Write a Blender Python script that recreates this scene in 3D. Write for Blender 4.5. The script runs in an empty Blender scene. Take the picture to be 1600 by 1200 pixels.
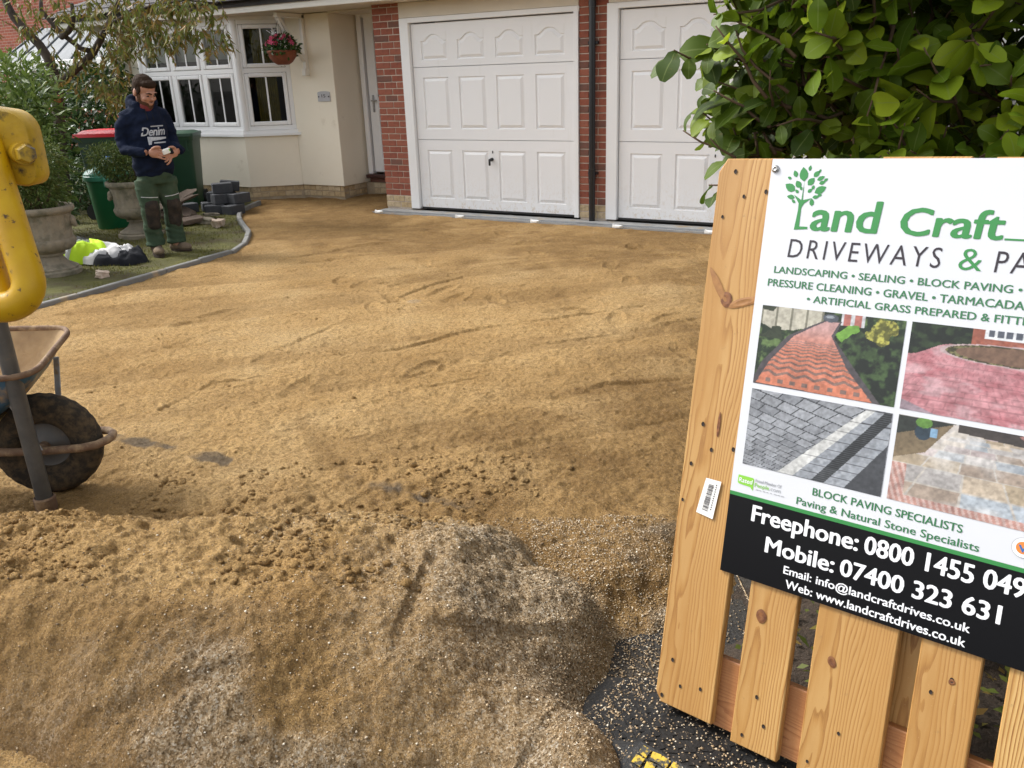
import bpy, bmesh, math, random
import numpy as np
from mathutils import Vector, Matrix
from mathutils.bvhtree import BVHTree

R = math.radians
rng = np.random.default_rng(7)
random.seed(7)
scene = bpy.context.scene
COL = scene.collection

# ------------------------------------------------------------------ camera, sky, sun, exposure
CAM = np.array([6.29544, -8.6852, 1.54777])
YAW, PITCH, ROLL, FPX = 0.527922, 0.353429, -0.0330091, 1311.73
fwd = np.array([-math.sin(YAW) * math.cos(PITCH), math.cos(YAW) * math.cos(PITCH), -math.sin(PITCH)])
_r = np.cross(fwd, [0, 0, 1.0]); _r /= np.linalg.norm(_r)
_u = np.cross(_r, fwd)
rgt = math.cos(ROLL) * _r + math.sin(ROLL) * _u
upv = -math.sin(ROLL) * _r + math.cos(ROLL) * _u
cam_d = bpy.data.cameras.new('camera')
cam = bpy.data.objects.new('camera', cam_d)
COL.objects.link(cam)
cam.matrix_world = Matrix(((rgt[0], upv[0], -fwd[0], CAM[0]), (rgt[1], upv[1], -fwd[1], CAM[1]),
                           (rgt[2], upv[2], -fwd[2], CAM[2]), (0, 0, 0, 1)))
cam_d.sensor_width = 36.0
cam_d.lens = FPX / 1600.0 * 36.0
cam_d.clip_start = 0.05
cam_d.clip_end = 500.0
scene.camera = cam

SUN_EL, SUN_AZ = R(45), R(187)          # azimuth measured from +X, counter-clockwise: light comes from the left of the house front
world = bpy.data.worlds.new('World'); scene.world = world
world.use_nodes = True
wn = world.node_tree.nodes; wl = world.node_tree.links
for n_ in list(wn): wn.remove(n_)
w_out = wn.new('ShaderNodeOutputWorld'); w_bg = wn.new('ShaderNodeBackground')
w_sky = wn.new('ShaderNodeTexSky'); w_hs = wn.new('ShaderNodeHueSaturation')
w_sky.sky_type = 'NISHITA'; w_sky.sun_disc = False
w_sky.sun_elevation = SUN_EL; w_sky.sun_rotation = math.pi / 2 - SUN_AZ
w_sky.dust_density = 3.0
w_hs.inputs['Saturation'].default_value = 0.17
w_bg.inputs['Strength'].default_value = 0.15
wl.new(w_sky.outputs[0], w_hs.inputs['Color']); wl.new(w_hs.outputs[0], w_bg.inputs['Color'])
wl.new(w_bg.outputs[0], w_out.inputs[0])
sun_d = bpy.data.lights.new('sun', 'SUN'); sun = bpy.data.objects.new('sun', sun_d); COL.objects.link(sun)
sun_d.energy = 1.5; sun_d.angle = R(11); sun_d.color = (1.0, 0.975, 0.94)
sdir = Vector((math.cos(SUN_EL) * math.cos(SUN_AZ), math.cos(SUN_EL) * math.sin(SUN_AZ), math.sin(SUN_EL)))
sun.rotation_euler = sdir.to_track_quat('Z', 'Y').to_euler()
vs = scene.view_settings
vs.view_transform = 'Standard'; vs.look = 'None'; vs.gamma = 1.0; vs.use_curve_mapping = False
vs.exposure = 1.1

def ray(px, py): return fwd + rgt * (px - 800) / FPX + upv * (600 - py) / FPX
def gz(px, py, z=0.0):
    v = ray(px, py); return CAM + v * ((z - CAM[2]) / v[2])
def gd(px, py, D): return CAM + ray(px, py) * D
def gy(px, py, Y):
    v = ray(px, py); return CAM + v * ((Y - CAM[1]) / v[1])

# ------------------------------------------------------------------ noise in numpy
def _hash(ix, iy, seed):
    h = (ix.astype(np.int64) * 374761393 + iy.astype(np.int64) * 668265263 + seed * 144665) & 0xffffffff
    h = ((h ^ (h >> 13)) * 1274126177) & 0xffffffff
    return ((h ^ (h >> 16)) & 0xffff) / 65535.0
def vnoise(x, y, seed=0):
    x = np.asarray(x, float); y = np.asarray(y, float)
    ix = np.floor(x); iy = np.floor(y); fx = x - ix; fy = y - iy
    fx = fx * fx * fx * (fx * (fx * 6 - 15) + 10); fy = fy * fy * fy * (fy * (fy * 6 - 15) + 10)
    a = _hash(ix, iy, seed); b = _hash(ix + 1, iy, seed); c = _hash(ix, iy + 1, seed); d = _hash(ix + 1, iy + 1, seed)
    return (a + (b - a) * fx) * (1 - fy) + (c + (d - c) * fx) * fy - 0.5
def fbm(x, y, seed=0, octv=4, gain=0.5):
    s = 0; a = 1.0
    for i in range(octv):
        s = s + a * vnoise(x * 2 ** i + 17.3 * i, y * 2 ** i - 9.1 * i, seed + i * 31); a *= gain
    return s
def sst(a, b, x):
    t = np.clip((x - a) / (b - a), 0, 1); return t * t * (3 - 2 * t)

# ------------------------------------------------------------------ materials
class NT:
    def __init__(s, name):
        s.m = bpy.data.materials.new(name); s.m.use_nodes = True
        s.n = s.m.node_tree.nodes; s.l = s.m.node_tree.links
        s.b = s.n['Principled BSDF']; s.out = s.n['Material Output']
    def new(s, t, **kw):
        x = s.n.new(t)
        for k, v in kw.items(): setattr(x, k, v)
        return x
    def link(s, a, b): s.l.new(a, b)
    def coord(s, kind='Object', scale=(1, 1, 1), rot=(0, 0, 0)):
        tc = s.new('ShaderNodeTexCoord'); mp = s.new('ShaderNodeMapping')
        mp.inputs['Scale'].default_value = scale; mp.inputs['Rotation'].default_value = rot
        s.link(tc.outputs[kind], mp.inputs['Vector']); return mp.outputs[0]
    def noise(s, vec, scale, detail=4, rough=0.55, dist=0.0):
        x = s.new('ShaderNodeTexNoise'); x.inputs['Scale'].default_value = scale
        x.inputs['Detail'].default_value = detail; x.inputs['Roughness'].default_value = rough
        x.inputs['Distortion'].default_value = dist
        if vec is not None: s.link(vec, x.inputs['Vector'])
        return x.outputs['Fac']
    def ramp(s, fac, stops):
        x = s.new('ShaderNodeValToRGB'); cr = x.color_ramp
        while len(cr.elements) < len(stops): cr.elements.new(0.5)
        for e, (p, c) in zip(cr.elements, stops):
            e.position = p; e.color = (*c, 1) if len(c) == 3 else c
        s.link(fac, x.inputs[0]); return x.outputs[0]
    def mix(s, fac, a, b, mode='MIX'):
        x = s.new('ShaderNodeMix'); x.data_type = 'RGBA'; x.blend_type = mode
        for sock, v in ((x.inputs[0], fac), (x.inputs[6], a), (x.inputs[7], b)):
            if isinstance(v, (int, float)): sock.default_value = v
            elif isinstance(v, tuple): sock.default_value = (*v, 1)
            else: s.link(v, sock)
        return x.outputs[2]
    def math(s, op, a, b=0.0):
        x = s.new('ShaderNodeMath'); x.operation = op
        for sock, v in ((x.inputs[0], a), (x.inputs[1], b)):
            if isinstance(v, (int, float)): sock.default_value = v
            else: s.link(v, sock)
        return x.outputs[0]
    def bump(s, h, strength, dist, prev=None):
        x = s.new('ShaderNodeBump'); x.inputs['Strength'].default_value = strength; x.inputs['Distance'].default_value = dist
        s.link(h, x.inputs['Height'])
        if prev is not None: s.link(prev, x.inputs['Normal'])
        return x.outputs[0]
    def base(s, c):
        if isinstance(c, tuple): s.b.inputs['Base Color'].default_value = (*c, 1)
        else: s.link(c, s.b.inputs['Base Color'])
    def rough(s, r):
        if isinstance(r, (int, float)): s.b.inputs['Roughness'].default_value = r
        else: s.link(r, s.b.inputs['Roughness'])
    def normal(s, n): s.link(n, s.b.inputs['Normal'])

def mat(name, c1, c2=None, scale=6.0, rough=0.6, bump=None, rnd=None, metal=0.0, spec=0.5, dirt=None, coord='Object', stretch=(1, 1, 1)):
    t = NT(name); v = t.coord(coord, stretch)
    c = c1
    if c2 is not None:
        c = t.ramp(t.noise(v, scale, 5), [(0.32, c1), (0.68, c2)])
    if rnd is not None:                       # per-object tint
        oi = t.new('ShaderNodeObjectInfo')
        c = t.mix(t.ramp(oi.outputs['Random'], [(0, (0, 0, 0)), (1, (1, 1, 1))]), c, rnd, 'MULTIPLY') if False else \
            t.mix(t.math('MULTIPLY', oi.outputs['Random'], 0.75), c, rnd)
    if dirt is not None:
        dcol, dsc, lo, hi = dirt
        c = t.mix(t.ramp(t.noise(v, dsc, 6, 0.65), [(lo, (0, 0, 0)), (hi, (1, 1, 1))]), c, dcol)
    t.base(c); t.rough(rough); t.b.inputs['Metallic'].default_value = metal
    t.b.inputs['Specular IOR Level'].default_value = spec
    if bump: t.normal(t.bump(t.noise(v, bump[0], 6, 0.6), bump[1], bump[2]))
    return t.m

M = {}
M['render'] = mat('cream_render', (0.84, 0.775, 0.645), (0.80, 0.73, 0.60), 1.4, 0.85, (160, 0.25, 0.004), dirt=((0.6, 0.52, 0.4), 2.5, 0.62, 0.8))
M['upvc'] = mat('white_upvc', (0.83, 0.83, 0.83), (0.80, 0.805, 0.81), 3, 0.35, None)
M['garage'] = mat('white_garage_paint', (0.82, 0.82, 0.82), (0.80, 0.80, 0.80), 1.5, 0.42, (90, 0.05, 0.002), dirt=((0.62, 0.6, 0.56), 1.8, 0.66, 0.9))
M['beige'] = mat('beige_painted_board', (0.66, 0.60, 0.50), (0.62, 0.56, 0.46), 3, 0.6)
M['fascia'] = mat('cream_fascia_paint', (0.74, 0.71, 0.65), (0.70, 0.67, 0.6), 4, 0.5)
M['brick'] = mat('red_brick', (0.29, 0.085, 0.05), (0.20, 0.055, 0.035), 14, 0.9, (120, 0.5, 0.006), rnd=(0.33, 0.12, 0.075), dirt=((0.12, 0.06, 0.045), 9, 0.6, 0.78))
M['brick_dark'] = mat('smoky_brick', (0.13, 0.075, 0.06), (0.2, 0.08, 0.055), 14, 0.9, (120, 0.5, 0.006))
M['buff'] = mat('buff_brick', (0.52, 0.39, 0.22), (0.42, 0.30, 0.16), 10, 0.92, (90, 0.6, 0.007), rnd=(0.56, 0.46, 0.32), dirt=((0.22, 0.16, 0.1), 8, 0.55, 0.75))
M['mortar'] = mat('pale_mortar', (0.58, 0.50, 0.42), (0.47, 0.38, 0.31), 20, 0.95, (150, 0.6, 0.005))
M['plinth_mortar'] = mat('rough_plinth_mortar', (0.34, 0.26, 0.17), (0.44, 0.36, 0.26), 12, 0.95, (60, 0.8, 0.012))
M['black_pipe'] = mat('black_plastic_pipe', (0.012, 0.012, 0.014), None, rough=0.3)
M['dark_tile'] = mat('dark_roof_tile', (0.035, 0.032, 0.034), (0.055, 0.05, 0.05), 8, 0.8, (40, 0.4, 0.006))
M['dark_room'] = mat('dark_room_lining', (0.10, 0.095, 0.08), (0.07, 0.065, 0.055), 2, 0.9)
M['blind'] = mat('roller_blind_fabric', (0.42, 0.43, 0.40), (0.38, 0.39, 0.36), 30, 0.9)
M['curtain'] = mat('olive_curtain', (0.20, 0.16, 0.03), (0.13, 0.10, 0.02), 6, 0.9)
M['concrete'] = mat('grey_concrete', (0.36, 0.36, 0.35), (0.27, 0.27, 0.265), 7, 0.9, (90, 0.5, 0.005), dirt=((0.40, 0.30, 0.18), 6, 0.55, 0.7))
M['edging'] = mat('concrete_edging', (0.20, 0.2, 0.19), (0.14, 0.14, 0.135), 9, 0.9, (110, 0.5, 0.005), rnd=(0.25, 0.24, 0.22), dirt=((0.42, 0.30, 0.16), 5, 0.56, 0.76))
M['galv'] = mat('galvanised_steel', (0.52, 0.53, 0.54), (0.42, 0.43, 0.44), 14, 0.42, metal=0.85)
M['clip'] = mat('white_plastic_clip', (0.80, 0.80, 0.78), None, rough=0.5, dirt=((0.5, 0.4, 0.25), 30, 0.55, 0.7))
M['stone'] = mat('weathered_stone', (0.29, 0.245, 0.18), (0.19, 0.165, 0.125), 12, 0.95, (70, 0.7, 0.01), dirt=((0.085, 0.085, 0.05), 6, 0.52, 0.75))
M['soil'] = mat('potting_soil', (0.035, 0.024, 0.016), (0.06, 0.04, 0.025), 40, 1.0, (60, 1.0, 0.02))
M['bin_green'] = mat('dark_green_bin_plastic', (0.012, 0.052, 0.026), (0.015, 0.062, 0.03), 5, 0.45, (300, 0.1, 0.002), dirt=((0.05, 0.06, 0.045), 5, 0.6, 0.85))
M['bin_mid'] = mat('green_bin_plastic', (0.008, 0.11, 0.04), (0.01, 0.12, 0.045), 5, 0.4, None)
M['bin_lid_pale'] = mat('faded_green_lid', (0.05, 0.24, 0.16), (0.07, 0.28, 0.2), 6, 0.3, None)
M['bin_charcoal'] = mat('charcoal_green_bin_plastic', (0.022, 0.05, 0.036), (0.026, 0.058, 0.04), 5, 0.45, (300, 0.1, 0.002), dirt=((0.07, 0.07, 0.05), 5, 0.6, 0.85))
M['red_lid'] = mat('red_bin_lid', (0.62, 0.015, 0.03), (0.55, 0.012, 0.025), 6, 0.35)
M['black_rubber'] = mat('black_rubber', (0.018, 0.018, 0.018), (0.03, 0.03, 0.03), 30, 0.75, (60, 0.3, 0.004))
M['block'] = mat('dark_grey_block', (0.05, 0.053, 0.06), (0.075, 0.078, 0.085), 12, 0.9, (120, 0.5, 0.004), rnd=(0.035, 0.037, 0.042))
M['slab'] = mat('brown_broken_slab', (0.13, 0.085, 0.06), (0.08, 0.055, 0.04), 12, 0.95, (50, 0.8, 0.012), rnd=(0.17, 0.13, 0.10))
M['white_rock'] = mat('pale_rock', (0.62, 0.52, 0.42), (0.45, 0.32, 0.24), 16, 0.9, (40, 0.8, 0.015))
M['hivis'] = mat('fluorescent_yellow_cloth', (0.62, 0.92, 0.03), (0.52, 0.82, 0.02), 8, 0.75, (40, 0.4, 0.006))
M['reflective'] = mat('silver_reflective_tape', (0.55, 0.56, 0.56), (0.46, 0.47, 0.48), 10, 0.45, (30, 0.3, 0.004))
M['pale_lining'] = mat('pale_grey_lining', (0.68, 0.67, 0.66), (0.58, 0.57, 0.57), 8, 0.8, (30, 0.4, 0.006))
M['black_cloth'] = mat('black_cloth', (0.012, 0.013, 0.016), (0.022, 0.023, 0.027), 14, 0.9, (60, 0.4, 0.005), spec=0.12)
M['grey_cloth'] = mat('charcoal_fleece', (0.06, 0.06, 0.062), (0.09, 0.09, 0.09), 18, 0.95, (80, 0.5, 0.006), spec=0.12)
M['navy'] = mat('navy_sweatshirt', (0.006, 0.010, 0.024), (0.010, 0.015, 0.034), 12, 0.92, (260, 0.35, 0.004), spec=0.12)
M['trouser'] = mat('green_work_trousers', (0.038, 0.062, 0.038), (0.058, 0.086, 0.054), 9, 0.92, (240, 0.3, 0.004), dirt=((0.09, 0.085, 0.06), 9, 0.58, 0.8), spec=0.12)
M['knee'] = mat('dirty_knee_pad', (0.026, 0.024, 0.022), (0.06, 0.046, 0.036), 18, 0.95, (60, 0.5, 0.006), spec=0.12)
M['boot'] = mat('dusty_boot_leather', (0.23, 0.165, 0.105), (0.12, 0.085, 0.06), 16, 0.9, (60, 0.5, 0.005))
M['skin'] = mat('skin', (0.46, 0.235, 0.155), (0.40, 0.19, 0.125), 18, 0.55)
M['hair'] = mat('brown_hair', (0.022, 0.012, 0.007), (0.04, 0.023, 0.013), 40, 0.8, (120, 0.8, 0.006), spec=0.12)
M['beard'] = mat('brown_stubble', (0.06, 0.03, 0.017), (0.11, 0.055, 0.032), 60, 0.9, (120, 0.7, 0.004), spec=0.12)
M['tee'] = mat('red_tee', (0.15, 0.02, 0.02), None, rough=0.9)
M['print_white'] = mat('white_print', (0.55, 0.57, 0.6), (0.36, 0.38, 0.42), 60, 0.8)
M['eye'] = mat('eye_dark', (0.02, 0.015, 0.012), None, rough=0.25)
M['white_box'] = mat('white_box', (0.78, 0.77, 0.73), None, rough=0.5)
M['terracotta'] = mat('terracotta_bowl', (0.24, 0.075, 0.035), (0.17, 0.052, 0.028), 14, 0.8, (50, 0.3, 0.004))
M['petal_red'] = mat('crimson_petal', (0.42, 0.02, 0.07), None, rough=0.6, rnd=(0.6, 0.1, 0.2))
M['petal_white'] = mat('white_petal', (0.8, 0.78, 0.76), None, rough=0.6)
M['bark'] = mat('dark_bark', (0.035, 0.026, 0.02), (0.075, 0.055, 0.042), 18, 0.95, (30, 0.9, 0.015), stretch=(1, 1, 0.35))
M['cut_wood'] = mat('orange_cut_wood', (0.40, 0.15, 0.05), (0.28, 0.1, 0.04), 10, 0.9)
M['twig'] = mat('brown_twig', (0.085, 0.05, 0.028), (0.12, 0.075, 0.04), 20, 0.85)
M['neighbour_wall'] = None
M['glass_roof'] = mat('grey_sheet_roof', (0.10, 0.115, 0.13), (0.19, 0.21, 0.23), 2.2, 0.6, spec=0.3)
M['yellow'] = mat('scuffed_yellow_paint', (0.62, 0.37, 0.004), (0.50, 0.27, 0.006), 14, 0.42, (60, 0.35, 0.003), dirt=((0.09, 0.05, 0.02), 55, 0.61, 0.68), spec=0.35)
M['yellow_grime'] = mat('yellow_paint_grimy', (0.60, 0.37, 0.008), (0.42, 0.25, 0.012), 16, 0.5, (40, 0.4, 0.004), dirt=((0.05, 0.035, 0.02), 18, 0.56, 0.68))
M['pole'] = mat('worn_grey_steel', (0.06, 0.06, 0.06), (0.10, 0.097, 0.092), 14, 0.5, (40, 0.3, 0.004), metal=0.2, dirt=((0.17, 0.13, 0.09), 14, 0.66, 0.8))
M['tyre'] = mat('sandy_tyre_rubber', (0.022, 0.020, 0.018), (0.045, 0.037, 0.028), 5, 0.95, (120, 0.5, 0.003), dirt=((0.13, 0.09, 0.05), 30, 0.42, 0.75), spec=0.2)
M['rim'] = mat('dusty_grey_rim', (0.075, 0.075, 0.075), (0.12, 0.11, 0.1), 10, 0.6, (40, 0.3, 0.003), dirt=((0.28, 0.2, 0.12), 9, 0.58, 0.75))
M['rust'] = mat('rusty_sandy_tube', (0.12, 0.065, 0.04), (0.20, 0.13, 0.08), 22, 0.85, (60, 0.5, 0.004), dirt=((0.36, 0.25, 0.14), 14, 0.5, 0.66))
M['blue_steel'] = mat('blue_painted_tray', (0.03, 0.085, 0.15), (0.04, 0.11, 0.19), 8, 0.5, None, dirt=((0.33, 0.23, 0.13), 7, 0.5, 0.62))
M['tray_inside'] = mat('sand_caked_tray', (0.44, 0.31, 0.17), (0.30, 0.20, 0.11), 11, 0.95, (60, 0.7, 0.006), dirt=((0.10, 0.14, 0.17), 8, 0.66, 0.75))
M['grey_strut'] = mat('pale_grey_strut', (0.36, 0.37, 0.39), None, rough=0.5, dirt=((0.33, 0.24, 0.14), 20, 0.5, 0.65))
M['sign_white'] = mat('sign_white', (0.62, 0.63, 0.655), (0.595, 0.605, 0.63), 3, 0.28, None, dirt=((0.45, 0.40, 0.33), 55, 0.74, 0.80))
M['sign_black'] = mat('sign_black', (0.004, 0.004, 0.005), None, rough=0.3, spec=0.22, dirt=((0.06, 0.055, 0.05), 60, 0.76, 0.82))
M['sign_green'] = mat('sign_green', (0.032, 0.215, 0.052), None, rough=0.3)
M['sign_green_dark'] = mat('sign_lettering_green', (0.032, 0.155, 0.06), None, rough=0.3)
M['sign_ink'] = mat('sign_dark_ink', (0.025, 0.018, 0.025), None, rough=0.3)
M['sign_lime'] = mat('sign_lime', (0.22, 0.52, 0.05), None, rough=0.3)
M['sign_text_white'] = mat('sign_white_lettering', (0.82, 0.82, 0.84), None, rough=0.3)
M['sign_grey'] = mat('sign_grey', (0.35, 0.36, 0.38), None, rough=0.3)
M['sign_orange'] = mat('sign_orange', (0.72, 0.22, 0.04), None, rough=0.3)
M['sign_blue'] = mat('sign_blue', (0.02, 0.13, 0.38), None, rough=0.3)
M['nail'] = mat('rusty_nail_hole', (0.022, 0.013, 0.009), None, rough=0.8)
M['knot'] = mat('wood_knot', (0.10, 0.032, 0.012), (0.24, 0.095, 0.03), 90, 0.6)
M['ramp_rubber'] = mat('wet_black_rubber', (0.010, 0.010, 0.010), (0.020, 0.019, 0.018), 20, 0.5, (120, 0.5, 0.004), dirt=((0.3, 0.22, 0.14), 60, 0.62, 0.70), spec=0.25)
M['ramp_yellow'] = mat('worn_yellow_marking', (0.55, 0.36, 0.02), (0.45, 0.30, 0.02), 30, rough=0.7, dirt=((0.03, 0.028, 0.02), 55, 0.46, 0.54))
M['steel_bolt'] = mat('steel_bolt', (0.45, 0.44, 0.42), None, rough=0.35, metal=0.8)
M['plaque'] = mat('grey_plaque', (0.42, 0.42, 0.44), None, rough=0.4)
M['lead'] = mat('grey_roof_lead', (0.2, 0.21, 0.22), None, rough=0.6)

def glass_mat():
    t = NT('window_glass')
    t.n.remove(t.b)
    tr = t.new('ShaderNodeBsdfTransparent'); gl = t.new('ShaderNodeBsdfGlossy'); fr = t.new('ShaderNodeFresnel'); mx = t.new('ShaderNodeMixShader')
    tr.inputs['Color'].default_value = (0.72, 0.76, 0.72, 1); gl.inputs['Roughness'].default_value = 0.02; fr.inputs['IOR'].default_value = 1.5
    t.link(fr.outputs[0], mx.inputs[0]); t.link(tr.outputs[0], mx.inputs[1]); t.link(gl.outputs[0], mx.inputs[2]); t.link(mx.outputs[0], t.out.inputs[0])
    return t.m
M['glass'] = glass_mat()

def door_mat():
    t = NT('white_garage_paint'); v = t.coord('Object'); c = t.ramp(t.noise(v, 1.5, 5), [(0.32, (0.83, 0.83, 0.835)), (0.68, (0.80, 0.80, 0.805))])
    sx = t.new('ShaderNodeSeparateXYZ'); ge = t.new('ShaderNodeNewGeometry'); t.link(ge.outputs['Position'], sx.inputs[0])
    hgt = t.ramp(sx.outputs[2], [(0.0, (0.85, 0.85, 0.85)), (0.12, (0.30, 0.30, 0.30)), (0.55, (0, 0, 0))])
    sp = t.ramp(t.noise(t.coord('Object', (1, 1, 0.7)), 30, 6, 0.75), [(0.50, (0, 0, 0)), (0.68, (1, 1, 1))])
    c = t.mix(t.math('MULTIPLY', hgt, sp), c, (0.55, 0.42, 0.25))
    c = t.mix(t.ramp(t.noise(t.coord('Object', (1, 1, 0.12)), 9, 5, 0.6), [(0.60, (0, 0, 0)), (0.78, (0.35, 0.35, 0.35))]), c, (0.66, 0.645, 0.61))
    t.base(c); t.rough(0.42); t.normal(t.bump(t.noise(v, 3.2, 2), 0.12, 0.02)); return t.m
M['garage'] = door_mat()
def leaf_mat(name, a, b, c, rough=0.4, trans=0.25, rib=False):
    t = NT(name)
    oi = t.new('ShaderNodeObjectInfo'); ge = t.new('ShaderNodeNewGeometry')
    f = t.math('FRACT', t.math('ADD', oi.outputs['Random'], ge.outputs['Random Per Island']))
    col = t.ramp(f, [(0.05, a), (0.5, b), (0.95, c)])
    n = t.noise(t.coord('Object'), 40, 3)
    col = t.mix(t.math('MULTIPLY', n, 0.25), col, a)
    if rib:
        ar = t.new('ShaderNodeAttribute', attribute_name='rib'); col = t.mix(t.ramp(ar.outputs['Fac'], [(0.0, (0.55, 0.55, 0.55)), (0.09, (0.0, 0.0, 0.0))]), col, (0.24, 0.30, 0.09)); col = t.mix(t.ramp(t.noise(t.coord('Object'), 26, 3, 0.7), [(0.62, (0, 0, 0)), (0.72, (0.45, 0.45, 0.45))]), col, (0.16, 0.11, 0.02))
    t.base(col); t.rough(rough); t.b.inputs['Specular IOR Level'].default_value = 0.28
    tl = t.new('ShaderNodeBsdfTranslucent'); mx = t.new('ShaderNodeMixShader'); mx.inputs[0].default_value = trans
    t.link(col, tl.inputs['Color']); t.link(t.b.outputs[0], mx.inputs[1]); t.link(tl.outputs[0], mx.inputs[2]); t.link(mx.outputs[0], t.out.inputs[0])
    return t.m
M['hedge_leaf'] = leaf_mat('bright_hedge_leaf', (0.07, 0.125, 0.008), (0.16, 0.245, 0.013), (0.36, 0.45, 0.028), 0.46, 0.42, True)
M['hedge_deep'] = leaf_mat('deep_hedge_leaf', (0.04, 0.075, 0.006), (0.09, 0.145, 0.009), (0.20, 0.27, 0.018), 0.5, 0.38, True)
M['tree_leaf'] = leaf_mat('olive_drooping_leaf', (0.10, 0.13, 0.025), (0.165, 0.175, 0.035), (0.25, 0.14, 0.04), 0.55, 0.3)
M['laurel'] = leaf_mat('laurel_leaf', (0.025, 0.06, 0.015), (0.04, 0.085, 0.02), (0.065, 0.12, 0.03), 0.35, 0.15)
M['bright_shrub'] = leaf_mat('bright_shrub_leaf', (0.075, 0.125, 0.025), (0.14, 0.205, 0.045), (0.23, 0.29, 0.08), 0.4, 0.25)
M['fine_shrub'] = leaf_mat('fine_shrub_leaf', (0.055, 0.095, 0.018), (0.10, 0.145, 0.03), (0.17, 0.18, 0.05), 0.55, 0.25)
M['grass_blade'] = leaf_mat('grass_blade', (0.075, 0.085, 0.006), (0.12, 0.125, 0.010), (0.18, 0.14, 0.03), 0.6, 0.2)

def sand_mat(name):
    t = NT(name)
    v = t.coord('Object')
    at = t.new('ShaderNodeAttribute', attribute_name='darker'); ag = t.new('ShaderNodeAttribute', attribute_name='grit')
    big = t.noise(v, 1.3, 6, 0.6)
    dry = t.ramp(big, [(0.3, (0.50, 0.30, 0.11)), (0.52, (0.645, 0.415, 0.175)), (0.75, (0.74, 0.515, 0.25))])
    darker = t.ramp(t.noise(v, 5, 6, 0.65), [(0.3, (0.25, 0.142, 0.050)), (0.7, (0.41, 0.253, 0.098))])
    c = t.mix(at.outputs['Fac'], dry, darker)
    cl = t.noise(v, 48, 5, 0.72); c = t.mix(t.ramp(cl, [(0.40, (0.8, 0.8, 0.8)), (0.52, (0, 0, 0))]), c, t.mix(0.5, c, (0.16, 0.09, 0.035)))
    spk = t.noise(v, 150, 3, 0.75)
    c = t.mix(t.ramp(spk, [(0.38, (1, 1, 1)), (0.50, (0, 0, 0))]), c, t.mix(0.55, c, (0.13, 0.08, 0.04)))
    c = t.mix(t.ramp(t.noise(v, 230, 2, 0.6), [(0.62, (0, 0, 0)), (0.72, (0.7, 0.7, 0.7))]), c, (0.76, 0.62, 0.42))
    gv = t.new('ShaderNodeTexVoronoi'); gv.inputs['Scale'].default_value = 190; t.link(v, gv.inputs['Vector'])
    sep = t.new('ShaderNodeSeparateColor'); t.link(gv.outputs['Color'], sep.inputs[0])
    gcol = t.ramp(sep.outputs[0], [(0.0, (0.10, 0.07, 0.045)), (0.3, (0.27, 0.195, 0.115)), (0.55, (0.45, 0.34, 0.22)), (0.85, (0.58, 0.47, 0.33)), (1.0, (0.74, 0.67, 0.55))])
    c = t.mix(ag.outputs['Fac'], c, gcol)
    ab = t.new('ShaderNodeAttribute', attribute_name='bare'); c = t.mix(ab.outputs['Fac'], c, t.ramp(t.noise(v, 120, 3, 0.7), [(0.35, (0.075, 0.066, 0.055)), (0.65, (0.17, 0.14, 0.11))]))
    t.base(c); t.rough(0.95); t.b.inputs['Specular IOR Level'].default_value = 0.15
    h1 = t.noise(v, 55, 6, 0.7)
    b1 = t.bump(h1, 1.0, 0.035)
    b2 = t.bump(t.noise(v, 170, 3, 0.7), 0.9, 0.012, b1)
    t.normal(b2)
    return t.m
M['sand'] = sand_mat('building_sand')

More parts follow.
